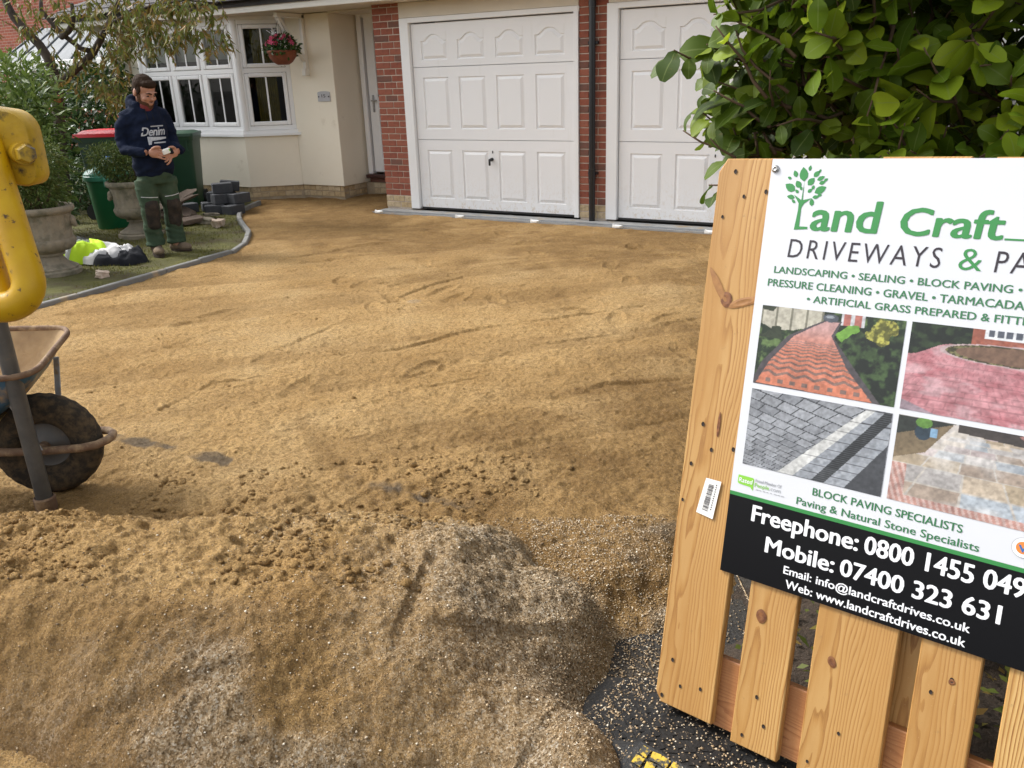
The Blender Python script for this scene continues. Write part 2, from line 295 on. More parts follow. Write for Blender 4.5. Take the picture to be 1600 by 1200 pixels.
def wood_mat(name, early, mid, late, knotty=1.0):
    """sawn softwood: growth rings cut by the face of each plank, whose own centre is the object's origin"""
    t = NT(name)
    oi = t.new('ShaderNodeObjectInfo'); v = t.coord('Object')
    off = t.new('ShaderNodeVectorMath'); off.operation = 'MULTIPLY_ADD'; t.link(oi.outputs['Random'], off.inputs[0]); off.inputs[1].default_value = (0.13, 5.3, 0.02); off.inputs[2].default_value = (-0.065, 0, 0.028)
    ad = t.new('ShaderNodeVectorMath'); ad.operation = 'ADD'; t.link(v, ad.inputs[0]); t.link(off.outputs[0], ad.inputs[1])
    lm = t.new('ShaderNodeMapping'); lm.inputs['Scale'].default_value = (1.0, 0.16, 1.0); t.link(ad.outputs[0], lm.inputs['Vector'])
    wob = t.new('ShaderNodeTexNoise'); wob.inputs['Scale'].default_value = 11; wob.inputs['Detail'].default_value = 3; t.link(lm.outputs[0], wob.inputs['Vector'])
    ws = t.new('ShaderNodeVectorMath'); ws.operation = 'MULTIPLY_ADD'; t.link(wob.outputs['Color'], ws.inputs[0]); ws.inputs[1].default_value = (0.052, 0.0, 0.06); ws.inputs[2].default_value = (-0.026, 0, -0.03)
    a2 = t.new('ShaderNodeVectorMath'); a2.operation = 'ADD'; t.link(ad.outputs[0], a2.inputs[0]); t.link(ws.outputs[0], a2.inputs[1])
    sx = t.new('ShaderNodeSeparateXYZ'); t.link(a2.outputs[0], sx.inputs[0])
    r2 = t.math('ADD', t.math('MULTIPLY', sx.outputs[0], sx.outputs[0]), t.math('MULTIPLY', sx.outputs[2], sx.outputs[2])); r = t.math('SQRT', r2)
    ring = t.math('FRACT', t.math('MULTIPLY', r, 150.0))
    fm = t.new('ShaderNodeMapping'); fm.inputs['Scale'].default_value = (1.0, 0.03, 1.0); t.link(ad.outputs[0], fm.inputs['Vector'])
    fine = t.noise(fm.outputs[0], 420, 3, 0.65)
    rg = t.math('ADD', ring, t.math('MULTIPLY', t.math('SUBTRACT', fine, 0.5), 0.5))
    col = t.ramp(rg, [(0.0, early), (0.40, early), (0.74, mid), (0.92, late), (1.0, mid)])
    lo = t.noise(lm.outputs[0], 14, 4, 0.6)
    col = t.mix(t.ramp(lo, [(0.45, (0, 0, 0)), (0.66, (0.8, 0.8, 0.8))]), col, mid)
    heart = t.noise(lm.outputs[0], 5, 2, 0.5)
    col = t.mix(t.ramp(heart, [(0.46, (0, 0, 0)), (0.62, (0.6, 0.6, 0.6))]), col, t.mix(0.5, mid, late))
    spk = t.noise(v, 260, 2, 0.6)
    col = t.mix(t.ramp(spk, [(0.66, (0, 0, 0)), (0.74, (0.35, 0.35, 0.35))]), col, (0.75, 0.56, 0.33))
    col = t.mix(t.math('MULTIPLY', oi.outputs['Random'], 0.62), col, t.mix(0.25, mid, late))
    dn = t.noise(v, 30, 5, 0.7); col = t.mix(t.ramp(dn, [(0.63, (0, 0, 0)), (0.72, (0.4, 0.4, 0.4))]), col, (0.16, 0.10, 0.05))
    t.base(col); t.rough(0.5)
    t.normal(t.bump(rg, 0.22, 0.0012, t.bump(fine, 0.35, 0.001)))
    return t.m
M['wood'] = wood_mat('treated_pine', (0.58, 0.365, 0.14), (0.43, 0.225, 0.062), (0.19, 0.07, 0.017))
M['wood_rough'] = wood_mat('rough_sawn_pine', (0.44, 0.21, 0.08), (0.34, 0.145, 0.05), (0.21, 0.075, 0.026))

def brickwall_mat():
    t = NT('far_red_brickwork')
    v = t.coord('Object', (1, 1, 1), (R(90), 0, 0))
    br = t.new('ShaderNodeTexBrick'); t.link(v, br.inputs['Vector'])
    br.inputs['Scale'].default_value = 1.0; br.inputs['Brick Width'].default_value = 0.225; br.inputs['Row Height'].default_value = 0.075
    br.inputs['Mortar Size'].default_value = 0.006
    br.inputs['Color1'].default_value = (0.36, 0.095, 0.055, 1); br.inputs['Color2'].default_value = (0.25, 0.065, 0.04, 1); br.inputs['Mortar'].default_value = (0.40, 0.28, 0.22, 1)
    t.base(br.outputs['Color']); t.rough(0.9)
    return t.m
M['neighbour_wall'] = brickwall_mat()

def asphalt_mat():
    t = NT('damp_asphalt')
    v = t.coord('Object')
    c = t.ramp(t.noise(v, 90, 4, 0.7), [(0.3, (0.016, 0.016, 0.017)), (0.7, (0.055, 0.053, 0.05))])
    c = t.mix(t.ramp(t.noise(v, 2.2, 4), [(0.5, (0, 0, 0)), (0.8, (0.4, 0.4, 0.4))]), c, (0.11, 0.085, 0.055))
    c = t.mix(t.ramp(t.noise(v, 300, 2, 0.7), [(0.60, (0, 0, 0)), (0.68, (0.7, 0.7, 0.7))]), c, (0.30, 0.23, 0.15))
    t.base(c); t.rough(0.8); t.b.inputs['Specular IOR Level'].default_value = 0.2; t.normal(t.bump(t.noise(v, 120, 4, 0.7), 0.9, 0.010))
    return t.m
M['asphalt'] = asphalt_mat()

def lawn_mat():
    t = NT('mossy_lawn')
    v = t.coord('Object')
    c = t.ramp(t.noise(v, 3.0, 6, 0.65), [(0.34, (0.06, 0.042, 0.018)), (0.50, (0.075, 0.072, 0.014)), (0.7, (0.12, 0.115, 0.02))])
    t.base(c); t.rough(0.95); t.normal(t.bump(t.noise(v, 60, 5, 0.7), 0.9, 0.02))
    return t.m
M['lawn'] = lawn_mat()

def attr_mat(name, rough):
    t = NT(name); a = t.new('ShaderNodeAttribute', attribute_name='Col')
    t.link(a.outputs['Color'], t.b.inputs['Base Color']); t.rough(rough); return t.m
M['photo_print'] = attr_mat('printed_photo', 0.3)

# ------------------------------------------------------------------ mesh building
class MB:
    def __init__(s): s.v = []; s.f = []; s.mi = []; s.cur = 0
    def add(s, verts, faces):
        o = len(s.v); s.v.extend([tuple(map(float, p)) for p in verts])
        for f in faces: s.f.append(tuple(o + i for i in f)); s.mi.append(s.cur)
        return s
    def box(s, c, d, rot=None, ch=0.0):
        x, y, z = d[0] / 2, d[1] / 2, d[2] / 2
        if ch <= 0:
            P = [(sx * x, sy * y, sz * z) for sx in (-1, 1) for sy in (-1, 1) for sz in (-1, 1)]
            F = [(0, 1, 3, 2), (4, 6, 7, 5), (0, 4, 5, 1), (2, 3, 7, 6), (0, 2, 6, 4), (1, 5, 7, 3)]
        else:
            k = ch; P = []; idx = {}
            for sx in (-1, 1):
                for sy in (-1, 1):
                    for sz in (-1, 1):
                        for a in range(3):
                            p = [sx * (x - k), sy * (y - k), sz * (z - k)]; p[a] = (sx * x, sy * y, sz * z)[a]
                            idx[(sx, sy, sz, a)] = len(P); P.append(tuple(p))
            F = []
            ring = [(-1, -1), (1, -1), (1, 1), (-1, 1)]
            def key(a, sa, p, q, ax):
                t3 = [0, 0, 0]; t3[a] = sa; b, c2 = [i for i in range(3) if i != a]; t3[b] = p; t3[c2] = q
                return idx[(t3[0], t3[1], t3[2], ax)]
            for a in range(3):
                b, c2 = [i for i in range(3) if i != a]
                for sa in (-1, 1):
                    F.append(tuple(key(a, sa, p, q, a) for p, q in ring))
                for p in (-1, 1):
                    for q in (-1, 1):
                        F.append((key(a, -1, p, q, b), key(a, 1, p, q, b), key(a, 1, p, q, c2), key(a, -1, p, q, c2)))
            for sx in (-1, 1):
                for sy in (-1, 1):
                    for sz in (-1, 1): F.append(tuple(idx[(sx, sy, sz, a)] for a in range(3)))
        if rot is not None:
            P = [tuple(rot @ Vector(p)) for p in P]
        return s.add([(p[0] + c[0], p[1] + c[1], p[2] + c[2]) for p in P], F)
    def tube(s, path, rad, seg=10, caps=True, flat=1.0, up=None):
        path = [Vector(p) for p in path]; n = len(path)
        if not hasattr(rad, '__len__'): rad = [rad] * n
        T = []
        for i in range(n):
            a = path[max(i - 1, 0)]; b = path[min(i + 1, n - 1)]; d = (b - a); T.append(d.normalized() if d.length > 1e-9 else Vector((0, 0, 1)))
        ref = Vector(up) if up else (Vector((0, 0, 1)) if abs(T[0].z) < 0.9 else Vector((1, 0, 0)))
        N = (ref - T[0] * ref.dot(T[0])).normalized(); P = []
        for i in range(n):
            N = (N - T[i] * N.dot(T[i]))
            N = N.normalized() if N.length > 1e-6 else Vector((1, 0, 0))
            B = T[i].cross(N)
            rr = rad[i]; ra, rb = (rr if hasattr(rr, '__len__') else (rr, rr * flat))
            for k in range(seg):
                a = 2 * math.pi * k / seg; P.append(path[i] + N * (math.cos(a) * ra) + B * (math.sin(a) * rb))
        F = []
        for i in range(n - 1):
            for k in range(seg):
                k2 = (k + 1) % seg; F.append((i * seg + k, i * seg + k2, (i + 1) * seg + k2, (i + 1) * seg + k))
        if caps:
            F.append(tuple(reversed(range(seg)))); F.append(tuple((n - 1) * seg + k for k in range(seg)))
        return s.add(P, F)
    def lathe(s, prof, seg=32, c=(0, 0, 0), mod=None, caps=True):
        P = []; n = len(prof)
        for i, (r, z) in enumerate(prof):
            for k in range(seg):
                a = 2 * math.pi * k / seg; rr = r if mod is None else mod(r, z, a, i)
                P.append((c[0] + rr * math.cos(a), c[1] + rr * math.sin(a), c[2] + z))
        F = []
        for i in range(n - 1):
            for k in range(seg):
                k2 = (k + 1) % seg; F.append((i * seg + k, i * seg + k2, (i + 1) * seg + k2, (i + 1) * seg + k))
        if caps:
            F.append(tuple(reversed(range(seg)))); F.append(tuple((n - 1) * seg + k for k in range(seg)))
        return s.add(P, F)
    def ell(s, c, r, rot=None, seg=16, rings=10):
        P = []; F = []
        for i in range(rings + 1):
            th = math.pi * i / rings
            for k in range(seg):
                a = 2 * math.pi * k / seg
                p = Vector((r[0] * math.sin(th) * math.cos(a), r[1] * math.sin(th) * math.sin(a), r[2] * math.cos(th)))
                if rot is not None: p = rot @ p
                P.append((p.x + c[0], p.y + c[1], p.z + c[2]))
        for i in range(rings):
            for k in range(seg):
                k2 = (k + 1) % seg; F.append((i * seg + k, (i + 1) * seg + k, (i + 1) * seg + k2, i * seg + k2))
        return s.add(P, F)
    def prism(s, poly, axis, d0, d1):
        """poly: 2D list; axis 'y': poly is (x,z) extruded y d0..d1; 'x': (y,z); 'z': (x,y)"""
        def mk(p, d): return {'y': (p[0], d, p[1]), 'x': (d, p[0], p[1]), 'z': (p[0], p[1], d)}[axis]
        n = len(poly); P = [mk(p, d0) for p in poly] + [mk(p, d1) for p in poly]
        F = [tuple(range(n)), tuple(range(2 * n - 1, n - 1, -1))]
        for i in range(n): j = (i + 1) % n; F.append((i, n + i, n + j, j))
        return s.add(P, F)
    def mesh(s, name, mats, smooth=False, fix=True):
        me = bpy.data.meshes.new(name); me.from_pydata(s.v, [], s.f)
        for m in (mats if isinstance(mats, (list, tuple)) else [mats]): me.materials.append(m)
        if len(me.materials) > 1: me.polygons.foreach_set('material_index', s.mi)
        if fix:
            bm = bmesh.new(); bm.from_mesh(me); bmesh.ops.recalc_face_normals(bm, faces=bm.faces); bm.to_mesh(me); bm.free()
        if smooth: me.polygons.foreach_set('use_smooth', [True] * len(me.polygons))
        me.update(); return me
    def obj(s, name, mats, parent=None, smooth=False, loc=None, fix=True):
        return link(name, s.mesh(name, mats, smooth, fix), parent, loc)

def link(name, me, parent=None, loc=None, mw=None):
    o = bpy.data.objects.new(name, me); COL.objects.link(o)
    if parent is not None: o.parent = parent
    if mw is not None: o.matrix_local = mw
    elif loc is not None: o.location = loc
    return o
def np_mesh(name, V, F, mats, smooth=False):
    V = np.asarray(V, np.float32); F = np.asarray(F, np.int32); k = F.shape[1]
    me = bpy.data.meshes.new(name); me.vertices.add(len(V)); me.vertices.foreach_set('co', V.ravel())
    me.loops.add(F.size); me.loops.foreach_set('vertex_index', F.ravel())
    me.polygons.add(len(F)); me.polygons.foreach_set('loop_start', np.arange(0, F.size, k, dtype=np.int32))
    me.polygons.foreach_set('loop_total', np.full(len(F), k, np.int32))
    for m in (mats if isinstance(mats, (list, tuple)) else [mats]): me.materials.append(m)
    if smooth: me.polygons.foreach_set('use_smooth', np.ones(len(F), bool))
    me.update(calc_edges=True); return me
def grid_faces(nx, ny):
    i, j = np.meshgrid(np.arange(nx - 1), np.arange(ny - 1), indexing='ij'); a = i * ny + j
    return np.stack([a, a + ny, a + ny + 1, a + 1], -1).reshape(-1, 4)
def thing(name, label, cat, loc=(0, 0, 0), rz=0.0, group=None):
    o = bpy.data.objects.new(name, None); COL.objects.link(o); o.location = loc; o.rotation_euler = (0, 0, rz); o.empty_display_size = 0.1
    return tag(o, label, cat, group)
def tag(o, label=None, cat=None, group=None, kind=None):
    if label: o['label'] = label
    if cat: o['category'] = cat
    if group: o['group'] = group
    if kind: o['kind'] = kind
    return o
def structure(o): o['kind'] = 'structure'; return o
def fattr(me, name, arr):
    a = me.attributes.new(name, 'FLOAT', 'POINT'); a.data.foreach_set('value', np.asarray(arr, np.float32).ravel())
def rotz(a): return Matrix.Rotation(a, 3, 'Z')
def auto_smooth(o, ang=35):
    me = o.data; me.polygons.foreach_set('use_smooth', [True] * len(me.polygons))
    bm = bmesh.new(); bm.from_mesh(me)
    for e in bm.edges:
        if len(e.link_faces) == 2 and e.calc_face_angle(0) > R(ang): e.smooth = False
    bm.to_mesh(me); bm.free(); return o
def remeshed(mb, name, mats, parent, voxel, smooth_it=4, wrinkle=None, loc=None):
    """grow one continuous skin over the parts collected in mb"""
    o = mb.obj(name, mats)
    m = o.modifiers.new('r', 'REMESH'); m.mode = 'VOXEL'; m.voxel_size = voxel
    if smooth_it: k = o.modifiers.new('s', 'SMOOTH'); k.iterations = smooth_it; k.factor = 0.5
    dg = bpy.context.evaluated_depsgraph_get(); me = bpy.data.meshes.new_from_object(o.evaluated_get(dg))
    old = o.data; o.modifiers.clear(); o.data = me; bpy.data.meshes.remove(old)
    me.name = name
    if wrinkle:
        n = len(me.vertices); co = np.zeros(n * 3, np.float32); no = np.zeros(n * 3, np.float32)
        me.vertices.foreach_get('co', co); me.vertices.foreach_get('normal', no); co = co.reshape(-1, 3); no = no.reshape(-1, 3)
        co += no * wrinkle(co)[:, None]; me.vertices.foreach_set('co', co.ravel())
    if not me.materials:
        for m_ in (mats if isinstance(mats, (list, tuple)) else [mats]): me.materials.append(m_)
    me.polygons.foreach_set('use_smooth', [True] * len(me.polygons)); me.update()
    if parent is not None: o.parent = parent
    if loc is not None: o.location = loc
    return o

# ------------------------------------------------------------------ leaves
def leaf_template(kind):
    if kind == 'diamond': V = [(0, 0, 0), (0.5, 0.45, 0.06), (1, 0, -0.05), (0.5, -0.45, 0.06)]; F = [(0, 1, 2, 3)]
    elif kind == 'lance': V = [(0, 0, 0), (0.3, 0.5, 0.05), (1, 0, -0.18), (0.3, -0.5, 0.05)]; F = [(0, 1, 2, 3)]
    return np.array(V, float), np.array(F)
def leaf_cloud(P, D, N, L, W, kind='diamond'):
    """P positions, D directions, N approximate normals, L lengths, W widths"""
    T, F = leaf_template(kind); n = len(P)
    D = D / np.linalg.norm(D, axis=1, keepdims=True)
    S = np.cross(N, D); S /= np.linalg.norm(S, axis=1, keepdims=True) + 1e-9; N2 = np.cross(D, S)
    V = P[:, None, :] + D[:, None, :] * (T[None, :, 0:1] * L[:, None, None]) + S[:, None, :] * (T[None, :, 1:2] * W[:, None, None]) + N2[:, None, :] * (T[None, :, 2:3] * L[:, None, None])
    FF = (F[None] + (np.arange(n) * len(T))[:, None, None]).reshape(-1, F.shape[1])
    return V.reshape(-1, 3), FF
def blob_points(n, blobs):
    w = np.array([b[1][0] * b[1][1] * b[1][2] for b in blobs]) ** 0.67; w /= w.sum(); out = []; nor = []
    for (c, r), k in zip(blobs, (w * n).astype(int) + 1):
        d = rng.normal(size=(k, 3)); d /= np.linalg.norm(d, axis=1, keepdims=True)
        rad = rng.uniform(0.35, 1.0, (k, 1)) ** 0.45 * (1 + 0.15 * rng.normal(size=(k, 1)))
        out.append(np.array(c) + d * rad * np.array(r)); nor.append(d)
    return np.concatenate(out), np.concatenate(nor)
def bush(name, label, cat, blobs, n, L, W, material, group=None, droop=0.2, stems=None, kind='diamond'):
    base = np.array(blobs[0][0]); o = thing(name, label, cat, (base[0], base[1], stems if stems is not None else 0.0), 0, group)
    P, nor = blob_points(n, blobs)
    ok = P[:, 2] > 0.03; P = P[ok]; nor = nor[ok]
    D = nor + rng.normal(size=P.shape) * 0.55; D[:, 2] -= droop
    N = nor * 0.6 + rng.normal(size=P.shape) * 0.5 + np.array([0, 0, 0.9])
    Ls = L * rng.uniform(0.6, 1.25, len(P)); V, F = leaf_cloud(P - np.array(o.location), D, N, Ls, Ls * W / L, kind)
    f = link('foliage', np_mesh('foliage', V, F, material), o); f['kind'] = 'stuff'
    mb = MB(); b0 = Vector(o.location)
    for k in range(9):
        c, r = blobs[k % len(blobs)]; q = np.array(c) + rng.normal(size=3) * np.array(r) * 0.4
        mb.tube([(0.04 * math.cos(k), 0.04 * math.sin(k), 0), tuple((np.array(q) - np.array(b0)) * 0.5 + rng.normal(size=3) * 0.03), tuple(q - np.array(b0))], [0.012, 0.009, 0.004], 5)
    mb.obj('stem', M['twig'], o)
    return o

# ================================================================== GROUND
mb = MB(); mb.add([(-150, -150, -0.09), (150, -150, -0.09), (150, 150, -0.09), (-150, 150, -0.09)], [(0, 1, 2, 3)])
structure(mb.obj('ground', M['asphalt']))

KERB = np.array([(0.20, -9.5), (0.17, -7.0), (0.13, -5.34), (0.10, -4.46), (0.0, -3.70), (-0.06, -3.05), (-0.27, -2.70), (-0.745, -2.177),
                 (-1.357, -1.707), (-1.80, -1.34), (-2.08, -1.02), (-2.30, -0.66), (-2.46, -0.33)])
LAWN_POLY = np.concatenate([KERB, [(-2.75, -0.16), (-4.7, -0.16), (-5.7, 0.28), (-5.7, 3.0), (-25, 3.0), (-25, -9.5)]])
def in_poly(x, y, poly):
    c = np.zeros(np.shape(x), bool); n = len(poly)
    for i in range(n):
        x1, y1 = poly[i]; x2, y2 = poly[(i + 1) % n]
        hit = ((y1 > y) != (y2 > y)); xs = (x2 - x1) * (y - y1) / (y2 - y1 + 1e-12) + x1
        c ^= hit & (x < xs)
    return c
def st(x, y):      # along / across the viewing direction, measured from where the photographer stood
    dx = x - 6.29544; dy = y + 8.6852
    return -0.5037 * dx + 0.8639 * dy, 0.8639 * dx + 0.5037 * dy

def heap_height(s, t):
    edge = 1.93 + 0.10 * np.sin(t * 3.1 + 0.5) + 0.10 * fbm(t * 2.2, s * 0 + 3.3, 5, 3)
    toe = edge - 0.50 + 0.05 * np.sin(t * 4)
    top = 0.275 + 0.05 * fbm(t * 1.6, s * 1.6, 8, 3)
    front = sst(0, 1, (s - toe) / (edge - toe)) ** 0.9
    back0 = 2.30 + 0.10 * fbm(t * 2.5, s * 0 + 1.1, 11, 3)
    back = 1 - sst(0, 1, (s - back0) / (0.65))
    side = 1 - sst(-0.5, 0.12, t + 0.25 * fbm(s * 1.7, t * 1.7, 15, 2))
    h = top * np.minimum(front, back) * side
    # two coarse grit humps at the right end
    def hump(s0, t0, rs, rt, hh, p=1.0): return hh * np.exp(-np.abs(((s - s0) / rs) ** 2 + ((t - t0) / rt) ** 2) ** p)
    h2 = -0.03 + hump(2.25, -0.17, 0.24, 0.17, 0.17) + hump(2.16, 0.12, 0.22, 0.16, 0.13) + hump(1.70, -0.10, 0.3, 0.26, 0.12) + hump(1.48, 0.13, 0.20, 0.13, 0.13)
    h2 = np.maximum(h2, 0)
    return np.maximum(h, h2) + 0.35 * np.minimum(h, h2)

MARKS = [([(250, 640), (330, 600), (420, 588), (480, 575)], 0.030, 0.020), ([(400, 560), (470, 530), (560, 492), (640, 457), (720, 432)], 0.035, 0.022), ([(520, 560), (640, 540), (730, 515), (850, 500), (1000, 480)], 0.035, 0.024),
         ([(480, 606), (560, 592), (620, 585)], 0.022, 0.018), ([(120, 480), (260, 442), (420, 418), (560, 400)], 0.05, 0.022), ([(600, 440), (750, 432), (880, 428), (1000, 432)], 0.04, 0.022), ([(420, 410), (560, 385), (700, 372), (860, 380)], 0.05, 0.024),
         ([(690, 590), (820, 540), (960, 520), (1080, 500)], 0.03, 0.016), ([(200, 560), (330, 520), (430, 500)], 0.04, 0.018), ([(560, 640), (640, 610), (760, 590)], 0.03, 0.014), ([(840, 640), (940, 600), (1060, 590)], 0.03, 0.016), ([(400, 350), (560, 345), (700, 352)], 0.05, 0.02)]
def sand_marks(x, y):
    h = np.zeros(np.shape(x))
    for k, (pl, w, A) in enumerate(MARKS):
        P_ = [gz(*p)[:2] for p in pl]; best = np.full(np.shape(x), 9.0)
        for (a, b) in zip(P_[:-1], P_[1:]):
            ax, ay = a; dx, dy = b[0] - a[0], b[1] - a[1]; L2 = dx * dx + dy * dy; f = np.clip(((x - ax) * dx + (y - ay) * dy) / L2, 0, 1)
            ex, ey = x - ax - f * dx, y - ay - f * dy; d = np.hypot(ex, ey); sg_ = np.where(ex * -dy + ey * dx > 0, 1, -1); best = np.where(d < np.abs(best), d * sg_, best)
        q = best / (0.5 * w * (1 + 0.8 * fbm(x * 3, y * 3, 33 + k, 2))); brk = np.clip(0.55 + 1.6 * fbm(x * 2.1 + k, y * 2.1, 80 + k, 3), 0, 1.2)
        h = h + 0.48 * A * brk * (np.exp(-(q - 0.9) ** 2) * 0.8 - np.exp(-(q + 0.7) ** 2) * 0.9)
    for k in range(44):       # boot marks
        fx, fy = FOOT[k, 0], FOOT[k, 1]; c, s_ = math.cos(FOOT[k, 2]), math.sin(FOOT[k, 2]); a = (x - fx) * c + (y - fy) * s_; b = -(x - fx) * s_ + (y - fy) * c; r2 = (a / 0.15) ** 2 + (b / 0.055) ** 2
        h = h - 0.014 * np.exp(-r2 ** 3) + 0.007 * np.exp(-((np.sqrt(r2) - 1.25) / 0.25) ** 2) * (a > 0)
    return h
FOOT = np.stack([np.random.default_rng(3).uniform(0.6, 5.0, 44), np.random.default_rng(4).uniform(-6.0, -1.0, 44), np.random.default_rng(5).uniform(0, 6.28, 44)], 1)
def sand_height(x, y):
    s, t = st(x, y)
    c, sn = math.cos(R(47)), math.sin(R(47))
    a = x * c + y * sn; b = -x * sn + y * c
    h = 0.013 * fbm(x * 0.9, y * 0.9, 1, 3)
    st1 = fbm(a * 0.42, b * 3.4, 3, 4); h = h + 0.016 * st1
    c2, s2 = math.cos(R(18)), math.sin(R(18)); a2 = x * c2 + y * s2; b2 = -x * s2 + y * c2
    h = h + 0.018 * fbm(a2 * 0.45, b2 * 3.0, 9, 3) * sst(-6, -3, y)
    # wheel and rake marks
    rut = np.exp(-((b - (-7.22) - 0.06 * np.sin(a * 1.4)) / 0.035) ** 2) * sst(-1.5, 0.0, fbm(a * 1.3, b * 0, 23, 2) * 3)
    h = h - 0.016 * rut
    ln = np.exp(-(((x - 4.32) * 0.42 + (y + 5.94) * 0.9) / 0.014) ** 2) * ((x > 4.25) & (x < 4.8))
    h = h - 0.012 * ln
    near = sst(9.0, 2.5, s)
    fa = x * c + y * sn; h = h + 0.016 * (0.3 - np.abs(fbm(fa * 1.1, b * 11, 29, 3))) * sst(-0.3, 0.2, fbm(x * 0.7, y * 0.7, 31, 2)) + 0.013 * (0.3 - np.abs(fbm(a2 * 1.3, b2 * 12, 35, 3))) * sst(0.25, -0.25, fbm(x * 0.7, y * 0.7, 31, 2))
    h = h + (0.006 + 0.005 * near) * fbm(x * 14, y * 14, 21, 3) + (0.0035 + 0.0045 * near) * fbm(x * 42, y * 42, 25, 3)
    pm = sst(0.1, 0.35, fbm(x * 1.8, y * 1.8, 41, 3)); h = h - 0.012 * pm * np.abs(fbm(x * 9, y * 9, 43, 2))
    loose = sst(3.35, 2.9, s) * sst(2.35, 2.6, s) * sst(0.0, -0.25, t) * sst(-1.75, -1.1, t)
    h = h + loose * (0.035 * np.abs(fbm(x * 11, y * 11, 51, 3)) + 0.012 * fbm(x * 30, y * 30, 53, 2))
    h = h + 0.05 * np.exp(-(((x + 1.0) / 0.5) ** 2 + ((y - 0.55) / 0.35) ** 2))      # drift in the porch recess
    h = h + 0.02 * sst(-0.1, 0.25, y) * (x < -1.45) * fbm(x * 5, y * 2, 27, 2)
    dr = sst(-0.52, -0.34, y) * sst(-0.62, -0.45, x); h = h * (1 - dr) - 0.035 * dr
    h = h + sand_marks(x, y)
    lawn = in_poly(x, y, LAWN_POLY); h = np.where(lawn, -0.10, h)
    thin = sst(-0.22, 0.26, -(y + 6.6) * 0.4 + (x - 5.42) * 1.5 + 0.30 * fbm(x * 3.2, y * 3.2, 61, 4))
    gap = sst(1.15, 1.75, s)
    h = h - 0.115 * thin + 0.012 * thin * fbm(x * 9, y * 9, 63, 3)
    return h

xs = np.concatenate([np.linspace(-2.9, 0.6, 190)[:-1], np.linspace(0.6, 2.6, 170)[:-1], np.linspace(2.6, 6.1, 470), np.linspace(6.1, 7.2, 40)[1:]])
ys = np.concatenate([np.linspace(0.9, -0.02, 50)[:-1], np.linspace(-0.02, -3.0, 200)[:-1], np.linspace(-3.0, -5.0, 190)[:-1], np.linspace(-5.0, -7.25, 330), np.linspace(-7.25, -8.4, 60)[1:]])
xs2, ys2 = np.meshgrid(xs, ys, indexing='ij')
H = sand_height(xs2, ys2)
V = np.stack([xs2, ys2, H], -1).reshape(-1, 3); F = grid_faces(*xs2.shape)
sS, sT = st(V[:, 0], V[:, 1])
cen = V[F].mean(1)
keep = ~(in_poly(cen[:, 0], cen[:, 1], LAWN_POLY) & (cen[:, 2] < -0.085)) & ~((cen[:, 1] > -0.33) & (cen[:, 0] > -0.5)) & (cen[:, 2] > -0.10)
F = F[keep]
me = np_mesh('sand_bed', V, F, M['sand'], True)
darker = sst(0.0, 0.3, fbm(V[:, 0] * 0.6, V[:, 1] * 0.6, 71, 4)) * 0.55 + 0.5 * sst(-1.6, -0.6, V[:, 1]) * sst(-0.1, 0.25, fbm(V[:, 0] * 1.2, V[:, 1] * 2, 77, 3)) + 0.6 * sst(3.6, 5.6, V[:, 0]) * sst(-0.3, 0.2, fbm(V[:, 0] * 2, V[:, 1] * 2, 73, 4))  # damp patches of sand, more of them towards the garages
darker = darker + 0.60 * sst(-4.2, -1.6, V[:, 1] + 0.5 * fbm(V[:, 0], V[:, 1], 85, 3)) + 0.55 * sst(3.9, 5.2, V[:, 0] + 0.4 * fbm(V[:, 0], V[:, 1], 89, 3)) * sst(-1.5, -3.0, V[:, 1]) * sst(-6.9, -6.0, V[:, 1])
ca_, sa_ = math.cos(R(47)), math.sin(R(47)); stq = fbm((V[:, 0] * ca_ + V[:, 1] * sa_) * 0.42, (-V[:, 0] * sa_ + V[:, 1] * ca_) * 3.4, 3, 4); darker = darker + 0.35 * sst(0.02, 0.3, -stq)  # streak hollows take the darker sand colour
darker = np.maximum(darker, 0.45 * sst(3.3, 2.9, sS))
darker = darker * (0.7 + 0.9 * np.clip(fbm(V[:, 0] * 4, V[:, 1] * 4, 87, 4) + 0.3, 0, 1))
grit = sst(0.02, 0.3, fbm(V[:, 0] * 2.6, V[:, 1] * 2.6, 79, 4) - 0.55 + sst(2.7, 2.0, sS) * 0.9 * sst(-0.5, 0.1, sT))
streakg = np.exp(-(((V[:, 0] - 3.75) * 0.48 + (V[:, 1] + 6.1) * 0.87) / 0.05) ** 2) * sst(-0.1, 0.25, fbm(V[:, 0] * 3, V[:, 1] * 3, 83, 3)) * (V[:, 0] < 5.2) * (V[:, 0] > 3.0)
fattr(me, 'darker', np.clip(darker + 0.5 * streakg, 0, 1)); fattr(me, 'grit', np.clip(grit, 0, 0.9))
bare = np.zeros(len(V))
for pl, w_ in (([(175, 688), (260, 702), (350, 722)], 0.030), ([(525, 742), (600, 760), (670, 780), (730, 792)], 0.040), ([(985, 862), (1015, 845), (1045, 825)], 0.075)):
    Q = [gz(*p)[:2] for p in pl]
    for a_, b_ in zip(Q[:-1], Q[1:]):
        dx, dy = b_ - a_; f_ = np.clip(((V[:, 0] - a_[0]) * dx + (V[:, 1] - a_[1]) * dy) / (dx * dx + dy * dy), 0, 1); dd = np.hypot(V[:, 0] - a_[0] - f_ * dx, V[:, 1] - a_[1] - f_ * dy)
        bare = np.maximum(bare, sst(w_ * 1.3, w_ * 0.4, dd + 0.05 * fbm(V[:, 0] * 12, V[:, 1] * 12, 95, 3)))
fattr(me, 'bare', bare * np.clip(0.45 + 1.1 * fbm(V[:, 0] * 7, V[:, 1] * 7, 121, 3), 0, 0.8))
sand = structure(link('sand_bed', me)); sand['label'] = 'raked building sand laid over the driveway ready for paving'

